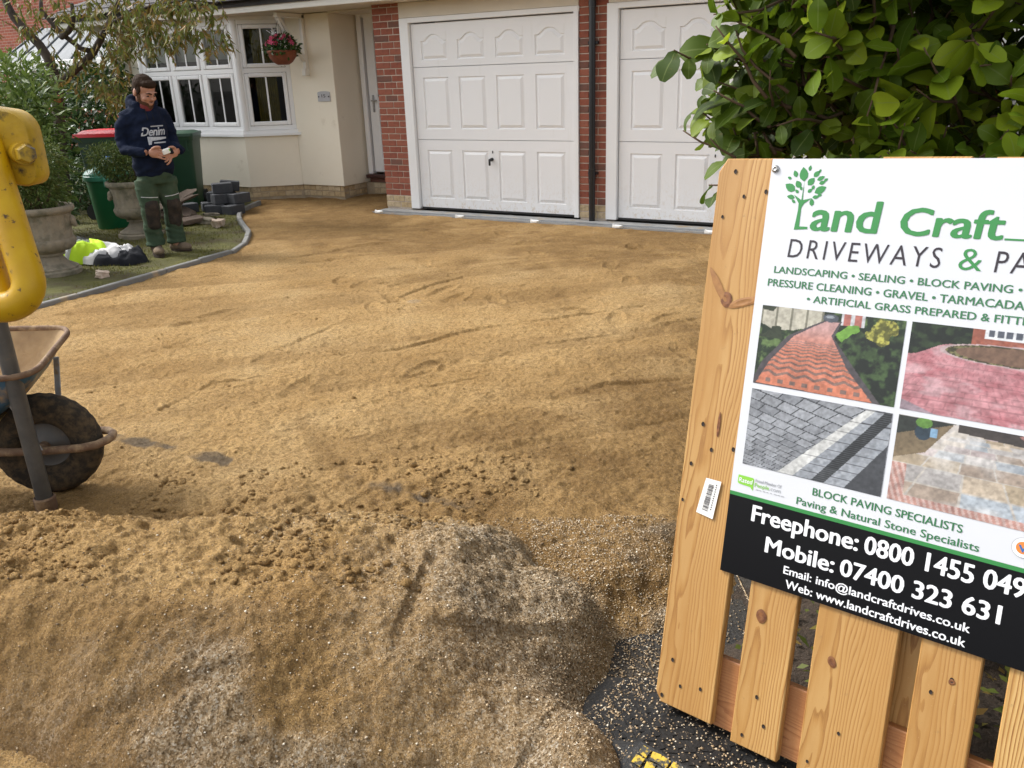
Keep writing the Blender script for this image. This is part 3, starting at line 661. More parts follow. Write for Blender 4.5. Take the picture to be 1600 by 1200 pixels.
# the heap of sand and grit in the foreground
sv, tv = np.meshgrid(np.linspace(1.25, 3.1, 300), np.linspace(-2.6, 0.62, 520), indexing='ij')
hx = 6.29544 - 0.5037 * sv + 0.8639 * tv; hy = -8.6852 + 0.8639 * sv + 0.5037 * tv
hh = heap_height(sv, tv)
body = sst(0.01, 0.10, hh)
gritm = 0.8 * np.clip(np.exp(-(((sv - 2.2) / 0.35) ** 2 + ((tv + 0.02) / 0.34) ** 2)) * 1.5 + sst(-0.75, 0.25, tv) * 0.7 * sst(2.05, 1.75, sv) + 0.55 * sst(0.08, 0.3, fbm(hx * 2.2, hy * 2.2, 91, 4)) * sst(2.0, 1.8, sv), 0, 0.95)
gritm = np.clip(gritm + 0.35 * fbm(hx * 6, hy * 6, 93, 3), 0, 0.95)
hz = hh - 0.10 * (1 - sst(0.0, 0.085, hh)) - 0.012
hz = hz + body * (0.019 * fbm(hx * 7, hy * 7, 95, 4) + (0.012 + 0.010 * sst(1.9, 2.1, sv)) * fbm(hx * 22, hy * 22, 97, 3) + 0.008 * fbm(hx * 62, hy * 62, 99, 2))
clod = np.maximum(0, vnoise(hx * 33, hy * 33, 101) - 0.15) * sst(-0.2, 0.15, fbm(hx * 3, hy * 3, 103, 3))
hz = hz + body * clod * (0.022 + 0.035 * sst(1.9, 2.1, sv)) * (1 - gritm * 0.6)
# spade slice marks in the face
for (s0, t0, ang, ln_, dp) in ((1.98, -0.28, 80, 0.2, 0.05), (1.95, 0.02, 25, 0.28, 0.03), (1.66, -0.85, 10, 0.25, 0.03), (1.6, 0.06, 60, 0.16, 0.03), (1.8, -1.5, 40, 0.2, 0.02)):
    ca, sa = math.cos(R(ang)), math.sin(R(ang)); al = (tv - t0) * ca + (sv - s0) * sa; ac = -(tv - t0) * sa + (sv - s0) * ca
    hz = hz - 0.5 * dp * np.exp(-(al / ln_) ** 4) * np.exp(-np.abs(ac / 0.03)) * (ac < 0.02)
V = np.stack([hx, hy, hz], -1).reshape(-1, 3); F = grid_faces(*sv.shape)
F = F[V[F][:, :, 2].max(1) > -0.085]
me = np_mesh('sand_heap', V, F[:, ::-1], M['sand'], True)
hd = sst(2.04, 1.86, sv + 0.12 * fbm(hx * 5, hy * 5, 105, 3)) * (0.72 + 0.6 * fbm(hx * 3, hy * 3, 107, 3)) + 0.08  # heap face towards the camera takes the darker sand colour
fattr(me, 'darker', np.clip(hd, 0, 1)); fattr(me, 'grit', gritm); fattr(me, 'bare', 0 * gritm)
heap = link('sand_heap', me); tag(heap, 'heap of sand and grit shovelled up in the foreground', 'sand heap', kind='stuff')
heap_bvh = BVHTree.FromPolygons([tuple(p) for p in V], [tuple(f) for f in F[:, ::-1]])

# loose grit: tiny pebbles sprinkled on heap, tarmac and ramp
def pebbles(P, sz):
    O = np.array([(1, 0, 0), (-1, 0, 0), (0, 1, 0), (0, -1, 0), (0, 0, 0.7), (0, 0, -0.7)], float)
    Fo = np.array([(0, 2, 4), (2, 1, 4), (1, 3, 4), (3, 0, 4), (2, 0, 5), (1, 2, 5), (3, 1, 5), (0, 3, 5)])
    n = len(P); a = rng.uniform(0, 6.28, n); J = O[None] * rng.uniform(0.6, 1.3, (n, 6, 1))
    X = J[..., 0] * np.cos(a)[:, None] - J[..., 1] * np.sin(a)[:, None]; Y = J[..., 0] * np.sin(a)[:, None] + J[..., 1] * np.cos(a)[:, None]
    VV = P[:, None, :] + np.stack([X, Y, J[..., 2]], -1) * sz[:, None, None]
    return VV.reshape(-1, 3), (Fo[None] + (np.arange(n) * 6)[:, None, None]).reshape(-1, 3)
def grit_mat():
    t = NT('grit_stone'); ge = t.new('ShaderNodeNewGeometry')
    t.base(t.ramp(ge.outputs['Random Per Island'], [(0, (0.10, 0.07, 0.04)), (0.3, (0.27, 0.185, 0.10)), (0.55, (0.42, 0.30, 0.175)), (0.85, (0.54, 0.42, 0.27)), (0.98, (0.72, 0.66, 0.54))])); t.rough(0.8); return t.m
M['grit'] = grit_mat()
pts = []
n = 38000; s_ = rng.uniform(1.3, 2.75, n); t_ = np.where(rng.uniform(size=n) < 0.62, rng.normal(-0.15, 0.6, n).clip(-2.3, 0.75), rng.uniform(0.05, 0.55, n))
px_ = 6.29544 - 0.5037 * s_ + 0.8639 * t_; py_ = -8.6852 + 0.8639 * s_ + 0.5037 * t_
for a, b in zip(px_, py_):
    hit = heap_bvh.ray_cast(Vector((a, b, 2)), Vector((0, 0, -1)))
    zz = hit[0].z if hit[0] is not None else -1
    pts.append((a, b, zz))
P = np.array(pts); zs = sand_height(P[:, 0], P[:, 1]); P[:, 2] = np.maximum(np.maximum(P[:, 2], zs), -0.088) + 0.001
rx_ = (P[:, 0] - 5.66) * 0.9810 - (P[:, 1] + 7.16) * 0.1942; ry_ = (P[:, 0] - 5.66) * 0.1942 + (P[:, 1] + 7.16) * 0.9810
rz_ = np.where((ry_ > -0.44) & (ry_ < 0.26) & (rx_ > -0.2), -0.09 + (0.022 + np.clip((ry_ + 0.44) / 0.41, 0, 1) * 0.143) * np.clip((rx_ + 0.2) / 0.3, 0.06, 1), -9); P[:, 2] = np.maximum(P[:, 2], rz_ + 0.003)
ramp_zone = (P[:, 0] > 6.6) & (P[:, 1] > -7.60) & (P[:, 1] < -6.9)
dens = np.where(P[:, 2] > 0.02, 0.28, 0.75); P = P[(rng.uniform(size=len(P)) < dens) & ~ramp_zone]
Vp, Fp = pebbles(P, rng.uniform(0.0012, 0.0034, len(P)) * rng.choice([1, 1, 1, 1.5], len(P)))
o = link('loose_grit', np_mesh('loose_grit', Vp, Fp, M['grit'])); tag(o, 'loose pale grit scattered over the sand heap and tarmac', 'grit', kind='stuff')

# crumbly clods lying on the heap and on the loose strip behind it, and a few on the open sand
bmc = bmesh.new(); bmesh.ops.create_icosphere(bmc, subdivisions=2, radius=1.0); CV = np.array([v.co[:] for v in bmc.verts]); CF = np.array([[v.index for v in f.verts] for f in bmc.faces]); bmc.free()
n = 2600; s_ = np.concatenate([rng.uniform(1.98, 2.6, 1500), rng.uniform(2.5, 3.3, 900), rng.uniform(3.0, 7.0, 200)]); t_ = np.concatenate([rng.uniform(-2.2, -0.25, 1500), rng.uniform(-1.5, 0.1, 900), rng.uniform(-2.5, 1.0, 200)])
keep_ = vnoise(s_ * 4, t_ * 4, 111) > -0.12; s_, t_ = s_[keep_], t_[keep_]; n = len(s_)
cx_ = 6.29544 - 0.5037 * s_ + 0.8639 * t_; cy_ = -8.6852 + 0.8639 * s_ + 0.5037 * t_; cz_ = sand_height(cx_, cy_)
for k in range(n):
    hit = heap_bvh.ray_cast(Vector((cx_[k], cy_[k], 2)), Vector((0, 0, -1)))
    if hit[0] is not None: cz_[k] = max(cz_[k], hit[0].z)
sz = rng.uniform(0.003, 0.0095, n) * rng.choice([1, 1, 1, 1, 1.8], n); sz[s_ > 3.3] *= 0.8
nz = 1 + 0.55 * vnoise(CV[None, :, 0] * 2.3 + np.arange(n)[:, None] * 3.1, CV[None, :, 1] * 2.3 + CV[None, :, 2] * 1.9, 113)
VV_ = CV[None] * nz[..., None] * sz[:, None, None] * np.array([1.15, 1.0, 0.75]) + np.stack([cx_, cy_, cz_ + 0.15 * sz], -1)[:, None]
me = np_mesh('sand_clods', VV_.reshape(-1, 3), (CF[None] + (np.arange(n) * len(CV))[:, None, None]).reshape(-1, 3), M['sand'], True); nv = n * len(CV); fattr(me, 'darker', np.repeat(rng.uniform(0.0, 0.75, n), len(CV))); fattr(me, 'grit', np.zeros(nv)); fattr(me, 'bare', np.zeros(nv))
o = link('sand_clods', me); tag(o, 'crumbly clods of moist sand lying on and behind the heap', 'sand clods', kind='stuff')

# lawn
lx, ly = np.meshgrid(np.linspace(-9, 0.3, 190), np.linspace(-9.4, 0.4, 200), indexing='ij')
lz = 0.012 + 0.02 * fbm(lx * 1.6, ly * 1.6, 201, 4) + 0.012 * fbm(lx * 9, ly * 9, 203, 3)
V = np.stack([lx, ly, lz], -1).reshape(-1, 3); F = grid_faces(*lx.shape)
cen = V[F].mean(1); F = F[in_poly(cen[:, 0] + 0.05, cen[:, 1], LAWN_POLY)]
structure(link('lawn', np_mesh('lawn', V, F, M['lawn'], True)))
mb = MB(); mb.add([(-40, -9.5, -0.02), (-9, -9.5, -0.02), (-9, 12, -0.02), (-40, 12, -0.02)], [(0, 1, 2, 3)])
mb.add([(-9, 0.3, -0.021), (-5.6, 0.3, -0.021), (-5.6, 6, -0.021), (-9, 6, -0.021)], [(0, 1, 2, 3)])
sx_, sy_ = np.meshgrid(np.linspace(5.72, 9.5, 110), np.linspace(-6.98, -3.0, 110), indexing='ij'); sz_ = -0.095 + 0.13 * sst(5.72, 6.0, sx_ + 0.1 * fbm(sx_ * 3, sy_ * 3, 221, 3)) * sst(-6.98, -6.75, sy_ + 0.08 * fbm(sx_ * 4, sy_ * 4, 223, 3)) + 0.02 * fbm(sx_ * 8, sy_ * 8, 225, 3)
structure(link('hedge_soil', np_mesh('hedge_soil', np.stack([sx_, sy_, sz_], -1).reshape(-1, 3), grid_faces(110, 110), M['soil'], True)))
structure(mb.obj('garden_soil', M['lawn']))
n = 42000; gx = rng.uniform(-4.2, 0.2, n); gy_ = rng.uniform(-5.9, -0.2, n)
pat = fbm(gx * 2.2, gy_ * 2.2, 211, 4)
ok = in_poly(gx + 0.07, gy_, LAWN_POLY) & (rng.uniform(-0.4, 0.35, n) < pat * 1.6 + 0.02); gx, gy_ = gx[ok], gy_[ok]; n = len(gx)
gzv = 0.012 + 0.02 * fbm(gx * 1.6, gy_ * 1.6, 201, 4) + 0.012 * fbm(gx * 9, gy_ * 9, 203, 3) - 0.004
a = rng.uniform(0, 6.28, n); hgt = rng.uniform(0.012, 0.034, n); w = 0.0035; ln = rng.normal(0, 0.012, (n, 2))
B = np.stack([gx, gy_, gzv], -1); side = np.stack([np.cos(a) * w, np.sin(a) * w, 0 * a], -1); tip = B + np.stack([ln[:, 0], ln[:, 1], hgt], -1)
V = np.stack([B - side, B + side, tip], 1).reshape(-1, 3); F = np.arange(3 * n).reshape(-1, 3)
o = link('grass', np_mesh('grass', V, F, M['grass_blade'])); tag(o, 'short mossy grass growing on the front lawn', 'grass', kind='stuff')

# concrete edging along the lawn: one piece after another
ed = thing('lawn_edging', 'curved row of grey concrete edging between lawn and sand', 'edging', (0, 0, 0))
pts_k = [Vector((p[0], p[1], 0)) for p in KERB]
acc = [0.0]
for i in range(1, len(pts_k)): acc.append(acc[-1] + (pts_k[i] - pts_k[i - 1]).length)
def on_kerb(d):
    for i in range(1, len(acc)):
        if d <= acc[i] or i == len(acc) - 1:
            f = (d - acc[i - 1]) / (acc[i] - acc[i - 1]); return pts_k[i - 1].lerp(pts_k[i], f)
d = 2.0
while d < acc[-1] - 0.02:
    p_mid = on_kerb(min(d + 0.3, acc[-1])); L = 0.90 if p_mid.y < -3.9 else (0.42 if p_mid.y < -2.2 else 0.30)
    a, b = on_kerb(d), on_kerb(min(d + L, acc[-1])); v = b - a
    mb = MB(); mb.box((0, 0, 0), (v.length - 0.014, 0.05, 0.16), None, 0.007)
    o = mb.obj('edging_stone', M['edging'], ed); o.location = (a + b) / 2 + Vector((0, 0, -0.036 + random.uniform(-0.006, 0.006))); o.rotation_euler = (random.uniform(-0.03, 0.03), random.uniform(-0.008, 0.008), math.atan2(v.y, v.x) + random.uniform(-0.01, 0.01))
    d += L

# ================================================================== HOUSE
house = thing('house', 'cream rendered house with bay window, red brick piers and two white garage doors', 'house', (0, 0, 0))
WY = 0.29; ZP = 0.186; TOP = 2.36
def part(name, mats, parent=house): return name, mats, parent
# rendered walls: right of the bay, recess side, left of the bay
mb = MB(); mb.box(((-5.43 - 5.202) / 2, WY + 0.13, (ZP + TOP) / 2), (0.228, 0.26, TOP - ZP), None, 0.006); mb.obj('rendered_wall', M['render'], house)
mb = MB()
mb.box(((-2.222 - 1.472) / 2, WY + 0.13, (ZP + TOP) / 2), (0.75, 0.26, TOP - ZP), None, 0.006)
mb.box((-1.602, 0.68, (ZP + TOP) / 2), (0.258, 0.52, TOP - ZP), None, 0.006)
mb.obj('rendered_wall', M['render'], house)
# bay below the sill, three faces, with the plinth set back a little
BAY = [(-5.20, WY), (-4.66, -0.153), (-2.77, -0.153), (-2.222, WY)]
SILL = 0.86
mb = MB(); mb.prism(BAY + [(-2.222, 0.55), (-5.20, 0.55)], 'z', ZP, SILL); mb.obj('bay_wall', M['render'], house)
mb = MB()
def inset_poly(poly, dist):
    out = []; n = len(poly)
    return poly
PL = [(-5.70, WY + 0.03), (-5.185, WY + 0.03), (-4.648, -0.123), (-2.782, -0.123), (-2.235, WY + 0.03), (-1.50, WY + 0.03), (-1.50, 0.80), (-0.5, 0.80), (-0.5, 1.2), (-5.70, 1.2)]
mb.prism(PL, 'z', -0.12, ZP - 0.003)
plinth = mb.obj('plinth', M['plinth_mortar'], house)
brick_cache = {}
def brick_mesh(L, d=0.1025, h=0.065, key='brick', m=None):
    k = (round(L, 3), round(d, 3), round(h, 3), key)
    if k not in brick_cache:
        mb = MB(); mb.box((0, 0, 0), (L, d, h), None, 0.004); brick_cache[k] = mb.mesh('brick', m)
    return brick_cache[k]
def lay_course(parent, a, b, z, start, m, key, proud=0.012, h=0.065, jitter=0.002, header=False):
    """bricks from a to b (2D) along a wall face whose outside is on the right hand of a->b"""
    ax, ay = a; bx, by = b; Ln = math.hypot(bx - ax, by - ay); ux, uy = (bx - ax) / Ln, (by - ay) / Ln; nx, ny = uy, -ux
    x = 0.0; first = True
    while x < Ln - 0.03:
        L = start if first else 0.215
        first = False
        L = min(L, Ln - x)
        if Ln - x - L < 0.03: L = Ln - x
        c = x + L / 2; off = -0.0512 + proud + random.uniform(-jitter, jitter)
        o = link('brick', brick_mesh(max(L - 0.0, 0.03), 0.1025, h, key, m), parent)
        o.location = (ax + ux * c + nx * off, ay + uy * c + ny * off, z); o.rotation_euler = (0, random.uniform(-0.004, 0.004), math.atan2(uy, ux))
        x += L + 0.010
for ci, zc in enumerate((0.1505, 0.0745)):
    if True:
        for k, (a, b) in enumerate([((-5.70, WY + 0.03), (-5.19, WY + 0.03)), ((-5.185, WY + 0.03), (-4.648, -0.123)), ((-4.64, -0.123), (-2.79, -0.123)), ((-2.782, -0.123), (-2.24, WY + 0.03)), ((-2.23, WY + 0.03), (-1.50, WY + 0.03)), ((-1.50, WY + 0.135), (-1.50, 0.79)), ((-1.36, 0.80), (-0.52, 0.80))]):
            lay_course(plinth, a, b, zc, (0.215, 0.1)[(ci + k) % 2], M['buff'], 'buff', 0.010)
# left corner quoin of buff bricks
mb = MB(); mb.box((-5.562, WY + 0.16, (ZP + TOP) / 2), (0.262, 0.26, TOP - ZP - 0.004)); quoin = mb.obj('quoin', M['mortar'], house)
z = ZP + 0.04; i = 0
while z < TOP - 0.03:
    if i % 2: lay_course(quoin, (-5.70, WY + 0.03), (-5.435, WY + 0.03), z, 0.1, M['buff'], 'buff', 0.008)
    else: lay_course(quoin, (-5.70, WY + 0.03), (-5.435, WY + 0.03), z, 0.215, M['buff'], 'buff', 0.008)
    z += 0.075; i += 1
mb = MB(); mb.box((-5.66, 2.2, 1.1), (0.12, 3.7, 2.5)); mb.obj('gable_wall', M['buff'], house)

# brick piers
def pier(x0, x1, ytop):
    w = x1 - x0
    mb = MB(); mb.box(((x0 + x1) / 2, 0.2275, TOP / 2 - 0.03), (w - 0.012, 0.46, TOP + 0.05)); core = mb.obj('brick_pier', M['mortar'], house)
    z = 0.0325 + 0.004; i = 0
    while z < TOP + 0.02:
        buff = z < 0.15
        m = M['buff'] if buff else M['brick']
        if i % 2 == 0: lens = [0.215, w - 0.225]
        else: lens = [w - 0.225 if w > 0.36 else 0.1025, 0.215] if w <= 0.36 else [0.1025, w - 0.1025 - 0.1025 - 0.02, 0.1025]
        if w <= 0.36: lens = [0.215, w - 0.225] if i % 2 == 0 else [w - 0.225, 0.215]
        x = x0
        for L in lens:
            mm = m
            key = 'buff' if buff else 'red'
            if not buff and random.random() < 0.07: mm = M['brick_dark']; key = 'dark'
            o = link('brick', brick_mesh(L, 0.1025, 0.065, key, mm), core); o.location = (x + L / 2, 0.042 + random.uniform(-0.0025, 0.0025), z); o.rotation_euler = (0, random.uniform(-0.006, 0.006), random.uniform(-0.006, 0.006))
            x += L + 0.01
        for (xx, yy) in ((x0 + 0.045, 0.205), ) if x0 < 0 else ():
            o = link('brick', brick_mesh(0.215, 0.1025, 0.065, 'buff' if buff else 'red', m), core); o.location = (x0 + 0.051, 0.21, z); o.rotation_euler = (0, 0, R(90))
        z += 0.0752; i += 1
    return core
pier(-0.53, -0.135, TOP); pier(2.195, 2.53, TOP); pier(4.915, 5.31, TOP)

# garage doors
def panel_tile(w, h, arch, x_off=0, seg=30):
    """one pressed panel filling a w x h opening; front at y=0, inside deeper (+y)"""
    mb = MB()
    iw, ih = w - 0.004, h - 0.004
    def outline(inset, arch_amt):
        x0, x1 = -iw / 2 + inset, iw / 2 - inset; z0 = inset; z1 = ih - inset - (0.085 if arch else 0)
        pts_ = []
        for k in range(6): pts_.append((x0 + (x1 - x0) * k / 6, z0))
        for k in range(4): pts_.append((x1, z0 + (z1 - z0) * k / 4))
        for k in range(seg):
            f = k / seg; x = x1 + (x0 - x1) * f
            zz = z1
            if arch:
                q = abs(2 * f - 1); e_ = max(0.0, 1 - (q / 0.80) ** 2); zz = z1 + 0.072 * (e_ ** 1.35 if q > 0.45 else e_ ** 0.9 * 0.965 + 0.0 * q)
            pts_.append((x, zz))
        for k in range(4): pts_.append((x0, z1 + (z0 - z1) * k / 4))
        return pts_
    def rect():
        src = outline(0, 0); o = []
        for (x, z) in src[:6]: o.append((x / (iw / 2) * w / 2, 0))
        z1 = ih - (0.085 if arch else 0)
        for (x, z) in src[6:10]: o.append((w / 2, z / z1 * h))
        for (x, z) in src[10:10 + seg]: o.append((x / (iw / 2) * w / 2, h))
        for (x, z) in src[10 + seg:]: o.append((-w / 2, z / z1 * h))
        return o
    loops = [(rect(), 0.0), (outline(0.004, 1), 0.0), (outline(0.010, 1), 0.013), (outline(0.016, 1), 0.014), (outline(0.050, 1), -0.004), (outline(0.053, 1), -0.0035)]
    P = []; n = len(loops[0][0])
    for lp, y in loops: P += [(x, y, z) for x, z in lp]
    F = []
    for i in range(len(loops) - 1):
        for k in range(n):
            k2 = (k + 1) % n; F.append((i * n + k, i * n + k2, (i + 1) * n + k2, (i + 1) * n + k))
    F.append(tuple((len(loops) - 1) * n + k for k in range(n)))
    mb.add(P, F); return mb.mesh('raised_panel', M['garage'], fix=True)
PX = [0.128, 0.632, 1.136, 1.640]; PW = 0.372
ROWS = [(0.0, 0.830, 0.128, 0.718, False), (0.834, 1.653, 0.952, 1.548, False), (1.657, 2.13, 1.727, 2.036, True)]
tile_cache = {}
def garage_door(x0, label):
    mb = MB()
    mb.box((x0 - 0.067, 0.035, 1.098), (0.125, 0.13, 2.195), None, 0.004); mb.box((x0 + 2.134 + 0.030, 0.035, 1.098), (0.056, 0.13, 2.195), None, 0.004)
    mb.box((x0 + 1.035, 0.037, 2.17), (2.33, 0.128, 0.055), None, 0.004)
    root = mb.obj('garage_door', M['upvc'], house); root['label'] = label
    for (z0, z1, p0, p1, arch) in ROWS:
        mb = MB(); yc, th = 0.035, 0.03; y_f = yc - th / 2
        def bar(xa, xb, za, zb): mb.box(((xa + xb) / 2, yc, (za + zb) / 2), (xb - xa, th, zb - za))
        bar(x0 + 0.004, x0 + 2.130, z0 + (0.02 if z0 == 0 else 0.001), p0); bar(x0 + 0.004, x0 + 2.130, p1, z1 - 0.001)
        ed_ = [x0 + 0.004] + sum([[x0 + p, x0 + p + PW] for p in PX], []) + [x0 + 2.130]
        for k in range(0, len(ed_), 2): bar(ed_[k], ed_[k + 1], p0, p1)
        sec = mb.obj('door_section', M['garage'], root)
        key = (p0, p1)
        if key not in tile_cache: tile_cache[key] = panel_tile(PW, p1 - p0, arch)
        for p in PX:
            o = link('raised_panel', tile_cache[key], root); o.location = (x0 + p + PW / 2, y_f + 0.0, p0)
    mb = MB(); mb.box((x0 + 1.067, 0.032, 0.011), (2.12, 0.034, 0.022)); mb.obj('rubber_seal', M['black_rubber'], root)
    mb = MB(); mb.box((x0 + 1.067, 0.075, 1.07), (2.12, 0.01, 2.12)); mb.obj('door_backing', M['garage'], root)
    mb = MB(); mb.tube([(x0 + 1.052, 0.02, 0.615), (x0 + 1.052, -0.012, 0.615)], [0.021, 0.019], 14); mb.tube([(x0 + 1.052, -0.012, 0.615), (x0 + 1.052, -0.038, 0.61)], 0.011, 10)
    mb.box((x0 + 1.052, -0.045, 0.588), (0.026, 0.020, 0.078), None, 0.007); mb.obj('handle', M['black_pipe'], root, True)
    mb = MB(); mb.box((x0 + 1.062, 0.017, 0.70), (0.012, 0.01, 0.03), None, 0.003); mb.obj('lock', M['black_pipe'], root)
garage_door(0.0, 'left white garage door with black handle'); garage_door(2.648, 'right white garage door beside the hedge')
mb = MB(); mb.box((1.03, 0.06, 2.282), (2.326, 0.16, 0.165), None, 0.004); mb.box((3.722, 0.06, 2.282), (2.38, 0.16, 0.165), None, 0.004); mb.obj('lintel_board', M['beige'], house)
# downpipe on the middle pier
mb = MB(); mb.tube([(2.372, -0.065, 2.6), (2.372, -0.065, -0.02)], 0.034, 18); dp = auto_smooth(mb.obj('downpipe', M['black_pipe'], house))
mb = MB(); mb.tube([(2.372, -0.065, 2.30), (2.372, -0.065, 2.17)], 0.040, 18); mb.tube([(2.372, -0.065, 0.55), (2.372, -0.065, 0.44)], 0.040, 18); auto_smooth(mb.obj('pipe_socket', M['black_pipe'], dp))
for zc in (1.83, 0.50):
    mb = MB(); mb.box((2.372, -0.03, zc), (0.11, 0.06, 0.03), None, 0.004); mb.obj('pipe_clip', M['black_pipe'], dp)

# canopy roof over bay, porch and garages
mb = MB(); mb.box((-0.5, -0.362, 2.435), (11.4, 0.024, 0.13), None, 0.004); mb.obj('fascia', M['fascia'], house)
mb = MB(); mb.box((-0.5, 0.10, 2.374), (11.36, 0.90, 0.012)); mb.obj('soffit', M['beige'], house)
roof = MB(); roof.prism([(-0.40, 2.505), (1.8, 3.32), (1.8, 3.26), (-0.40, 2.44)], 'x', -6.15, 5.25); rf = roof.obj('roof', M['dark_tile'], house)
tm = MB(); tm.box((0, 0, 0), (0.325, 0.33, 0.018), None, 0.004); tme = tm.mesh('roof_tile', M['dark_tile'])
sl = math.atan2(0.815, 2.2)
for r_ in range(3):
    for k in range(35):
        o = link('roof_tile', tme, rf); q = 0.10 + r_ * 0.27
        o.location = (-6.02 + k * 0.33, -0.44 + q * math.cos(sl), 2.522 + q * math.sin(sl)); o.rotation_euler = (sl - 0.05, 0, random.uniform(-0.006, 0.006))
mb = MB(); mb.box((-0.2, 2.0, 4.0), (11, 0.3, 2.6)); mb.obj('upper_wall', M['neighbour_wall'], house)
mb = MB(); mb.box((1.5, 1.35, 1.2), (8.0, 0.1, 2.5)); mb.obj('rear_wall', M['render'], house)
# gallows brackets
def bracket(x):
    mb = MB(); mb.box((x, WY - 0.03, 2.0), (0.055, 0.055, 0.70), None, 0.005); mb.box((x, WY - 0.245, 2.335), (0.055, 0.49, 0.055), None, 0.005)
    a, b = Vector((x, WY - 0.055, 1.80)), Vector((x, -0.16, 2.305)); d_ = b - a
    mb.box(tuple((a + b) / 2), (0.05, 0.055, d_.length), Matrix.Rotation(-math.atan2(d_.y, d_.z), 3, 'X'), 0.005)
    mb.box((x, WY - 0.045, 1.655), (0.066, 0.085, 0.09), None, 0.006)
    return mb.obj('gallows_bracket', M['fascia'], house)
bracket(-1.90); bracket(-5.50)
# house number plaque
mb = MB(); pq = [(-0.105, -0.06), (0.105, -0.06), (0.105, 0.05)] + [(0.105 * math.cos(a) , 0.05 + 0.018 * math.sin(a)) for a in np.linspace(0.3, 2.84, 9)] + [(-0.105, 0.05)]
mb.prism([(p[0] - 1.665, p[1] + 1.345) for p in pq], 'y', WY - 0.012, WY - 0.001); plq = mb.obj('number_plaque', M['plaque'], house)
mb = MB()
for sx in (-0.085, 0.085): mb.tube([(-1.665 + sx, WY - 0.018, 1.345), (-1.665 + sx, WY - 0.008, 1.345)], 0.009, 10)
mb.obj('screw', M['black_pipe'], plq)

def text_verts(txt, bold=0.0, shear=0.0, spacing=1.0, res=3):
    cu = bpy.data.curves.new('lettering', 'FONT'); cu.body = txt; cu.offset = bold; cu.shear = shear; cu.space_character = spacing; cu.resolution_u = res
    cu.fill_mode = 'FRONT'
    ob = bpy.data.objects.new('lettering', cu); COL.objects.link(ob); dg = bpy.context.evaluated_depsgraph_get(); dg.update()
    me = bpy.data.meshes.new_from_object(ob.evaluated_get(dg)); bpy.data.objects.remove(ob); bpy.data.curves.remove(cu)
    n = len(me.vertices); co = np.zeros(n * 3, np.float32); me.vertices.foreach_get('co', co); co = co.reshape(-1, 3)
    fs = [tuple(p.vertices) for p in me.polygons]; bpy.data.meshes.remove(me); return co, fs
def fit_text(txt, x0, x1, base, cap, bold=0.0, shear=0.0, spacing=1.0, ref=None):
    """flat lettering fitted to a box; heavier weights are printed several times, a hair apart"""
    co, fs = text_verts(txt, min(bold, 0.0), shear, spacing)
    rc, _ = text_verts(ref or 'H', min(bold, 0.0), 0)
    ch = rc[:, 1].max(); bx = max(bold, 0.0) * 1.15; w = co[:, 0].max() - co[:, 0].min() + 2 * bx
    sx = (x1 - x0) / w; sy = (cap - base) / (ch + bx); outs, fss, n = [], [], len(co)
    offs = [(0, 0)] if bx == 0 else [(-bx, 0), (bx, 0), (0, bx * 0.5), (0, -bx * 0.5), (-bx * 0.7, bx * 0.35), (bx * 0.7, bx * 0.35), (-bx * 0.7, -bx * 0.35), (bx * 0.7, -bx * 0.35)]
    for k, (ox, oy) in enumerate(offs):
        o = np.zeros((n, 3)); o[:, 0] = x0 + (co[:, 0] - co[:, 0].min() + bx + ox) * sx; o[:, 1] = base + (co[:, 1] + bx * 0.5 + oy) * sy; o[:, 2] = k * 2e-5
        outs.append(o); fss += [tuple(i + k * n for i in f) for f in fs]
    return np.concatenate(outs), fss
tv_, tf_ = fit_text('15', -1.70, -1.635, 1.335, 1.375, 0.01)
mb = MB(); mb.add([(p[0], WY - 0.0145 - p[2], p[1]) for p in tv_], tf_); mb.obj('house_number', M['sign_ink'], plq, fix=False)

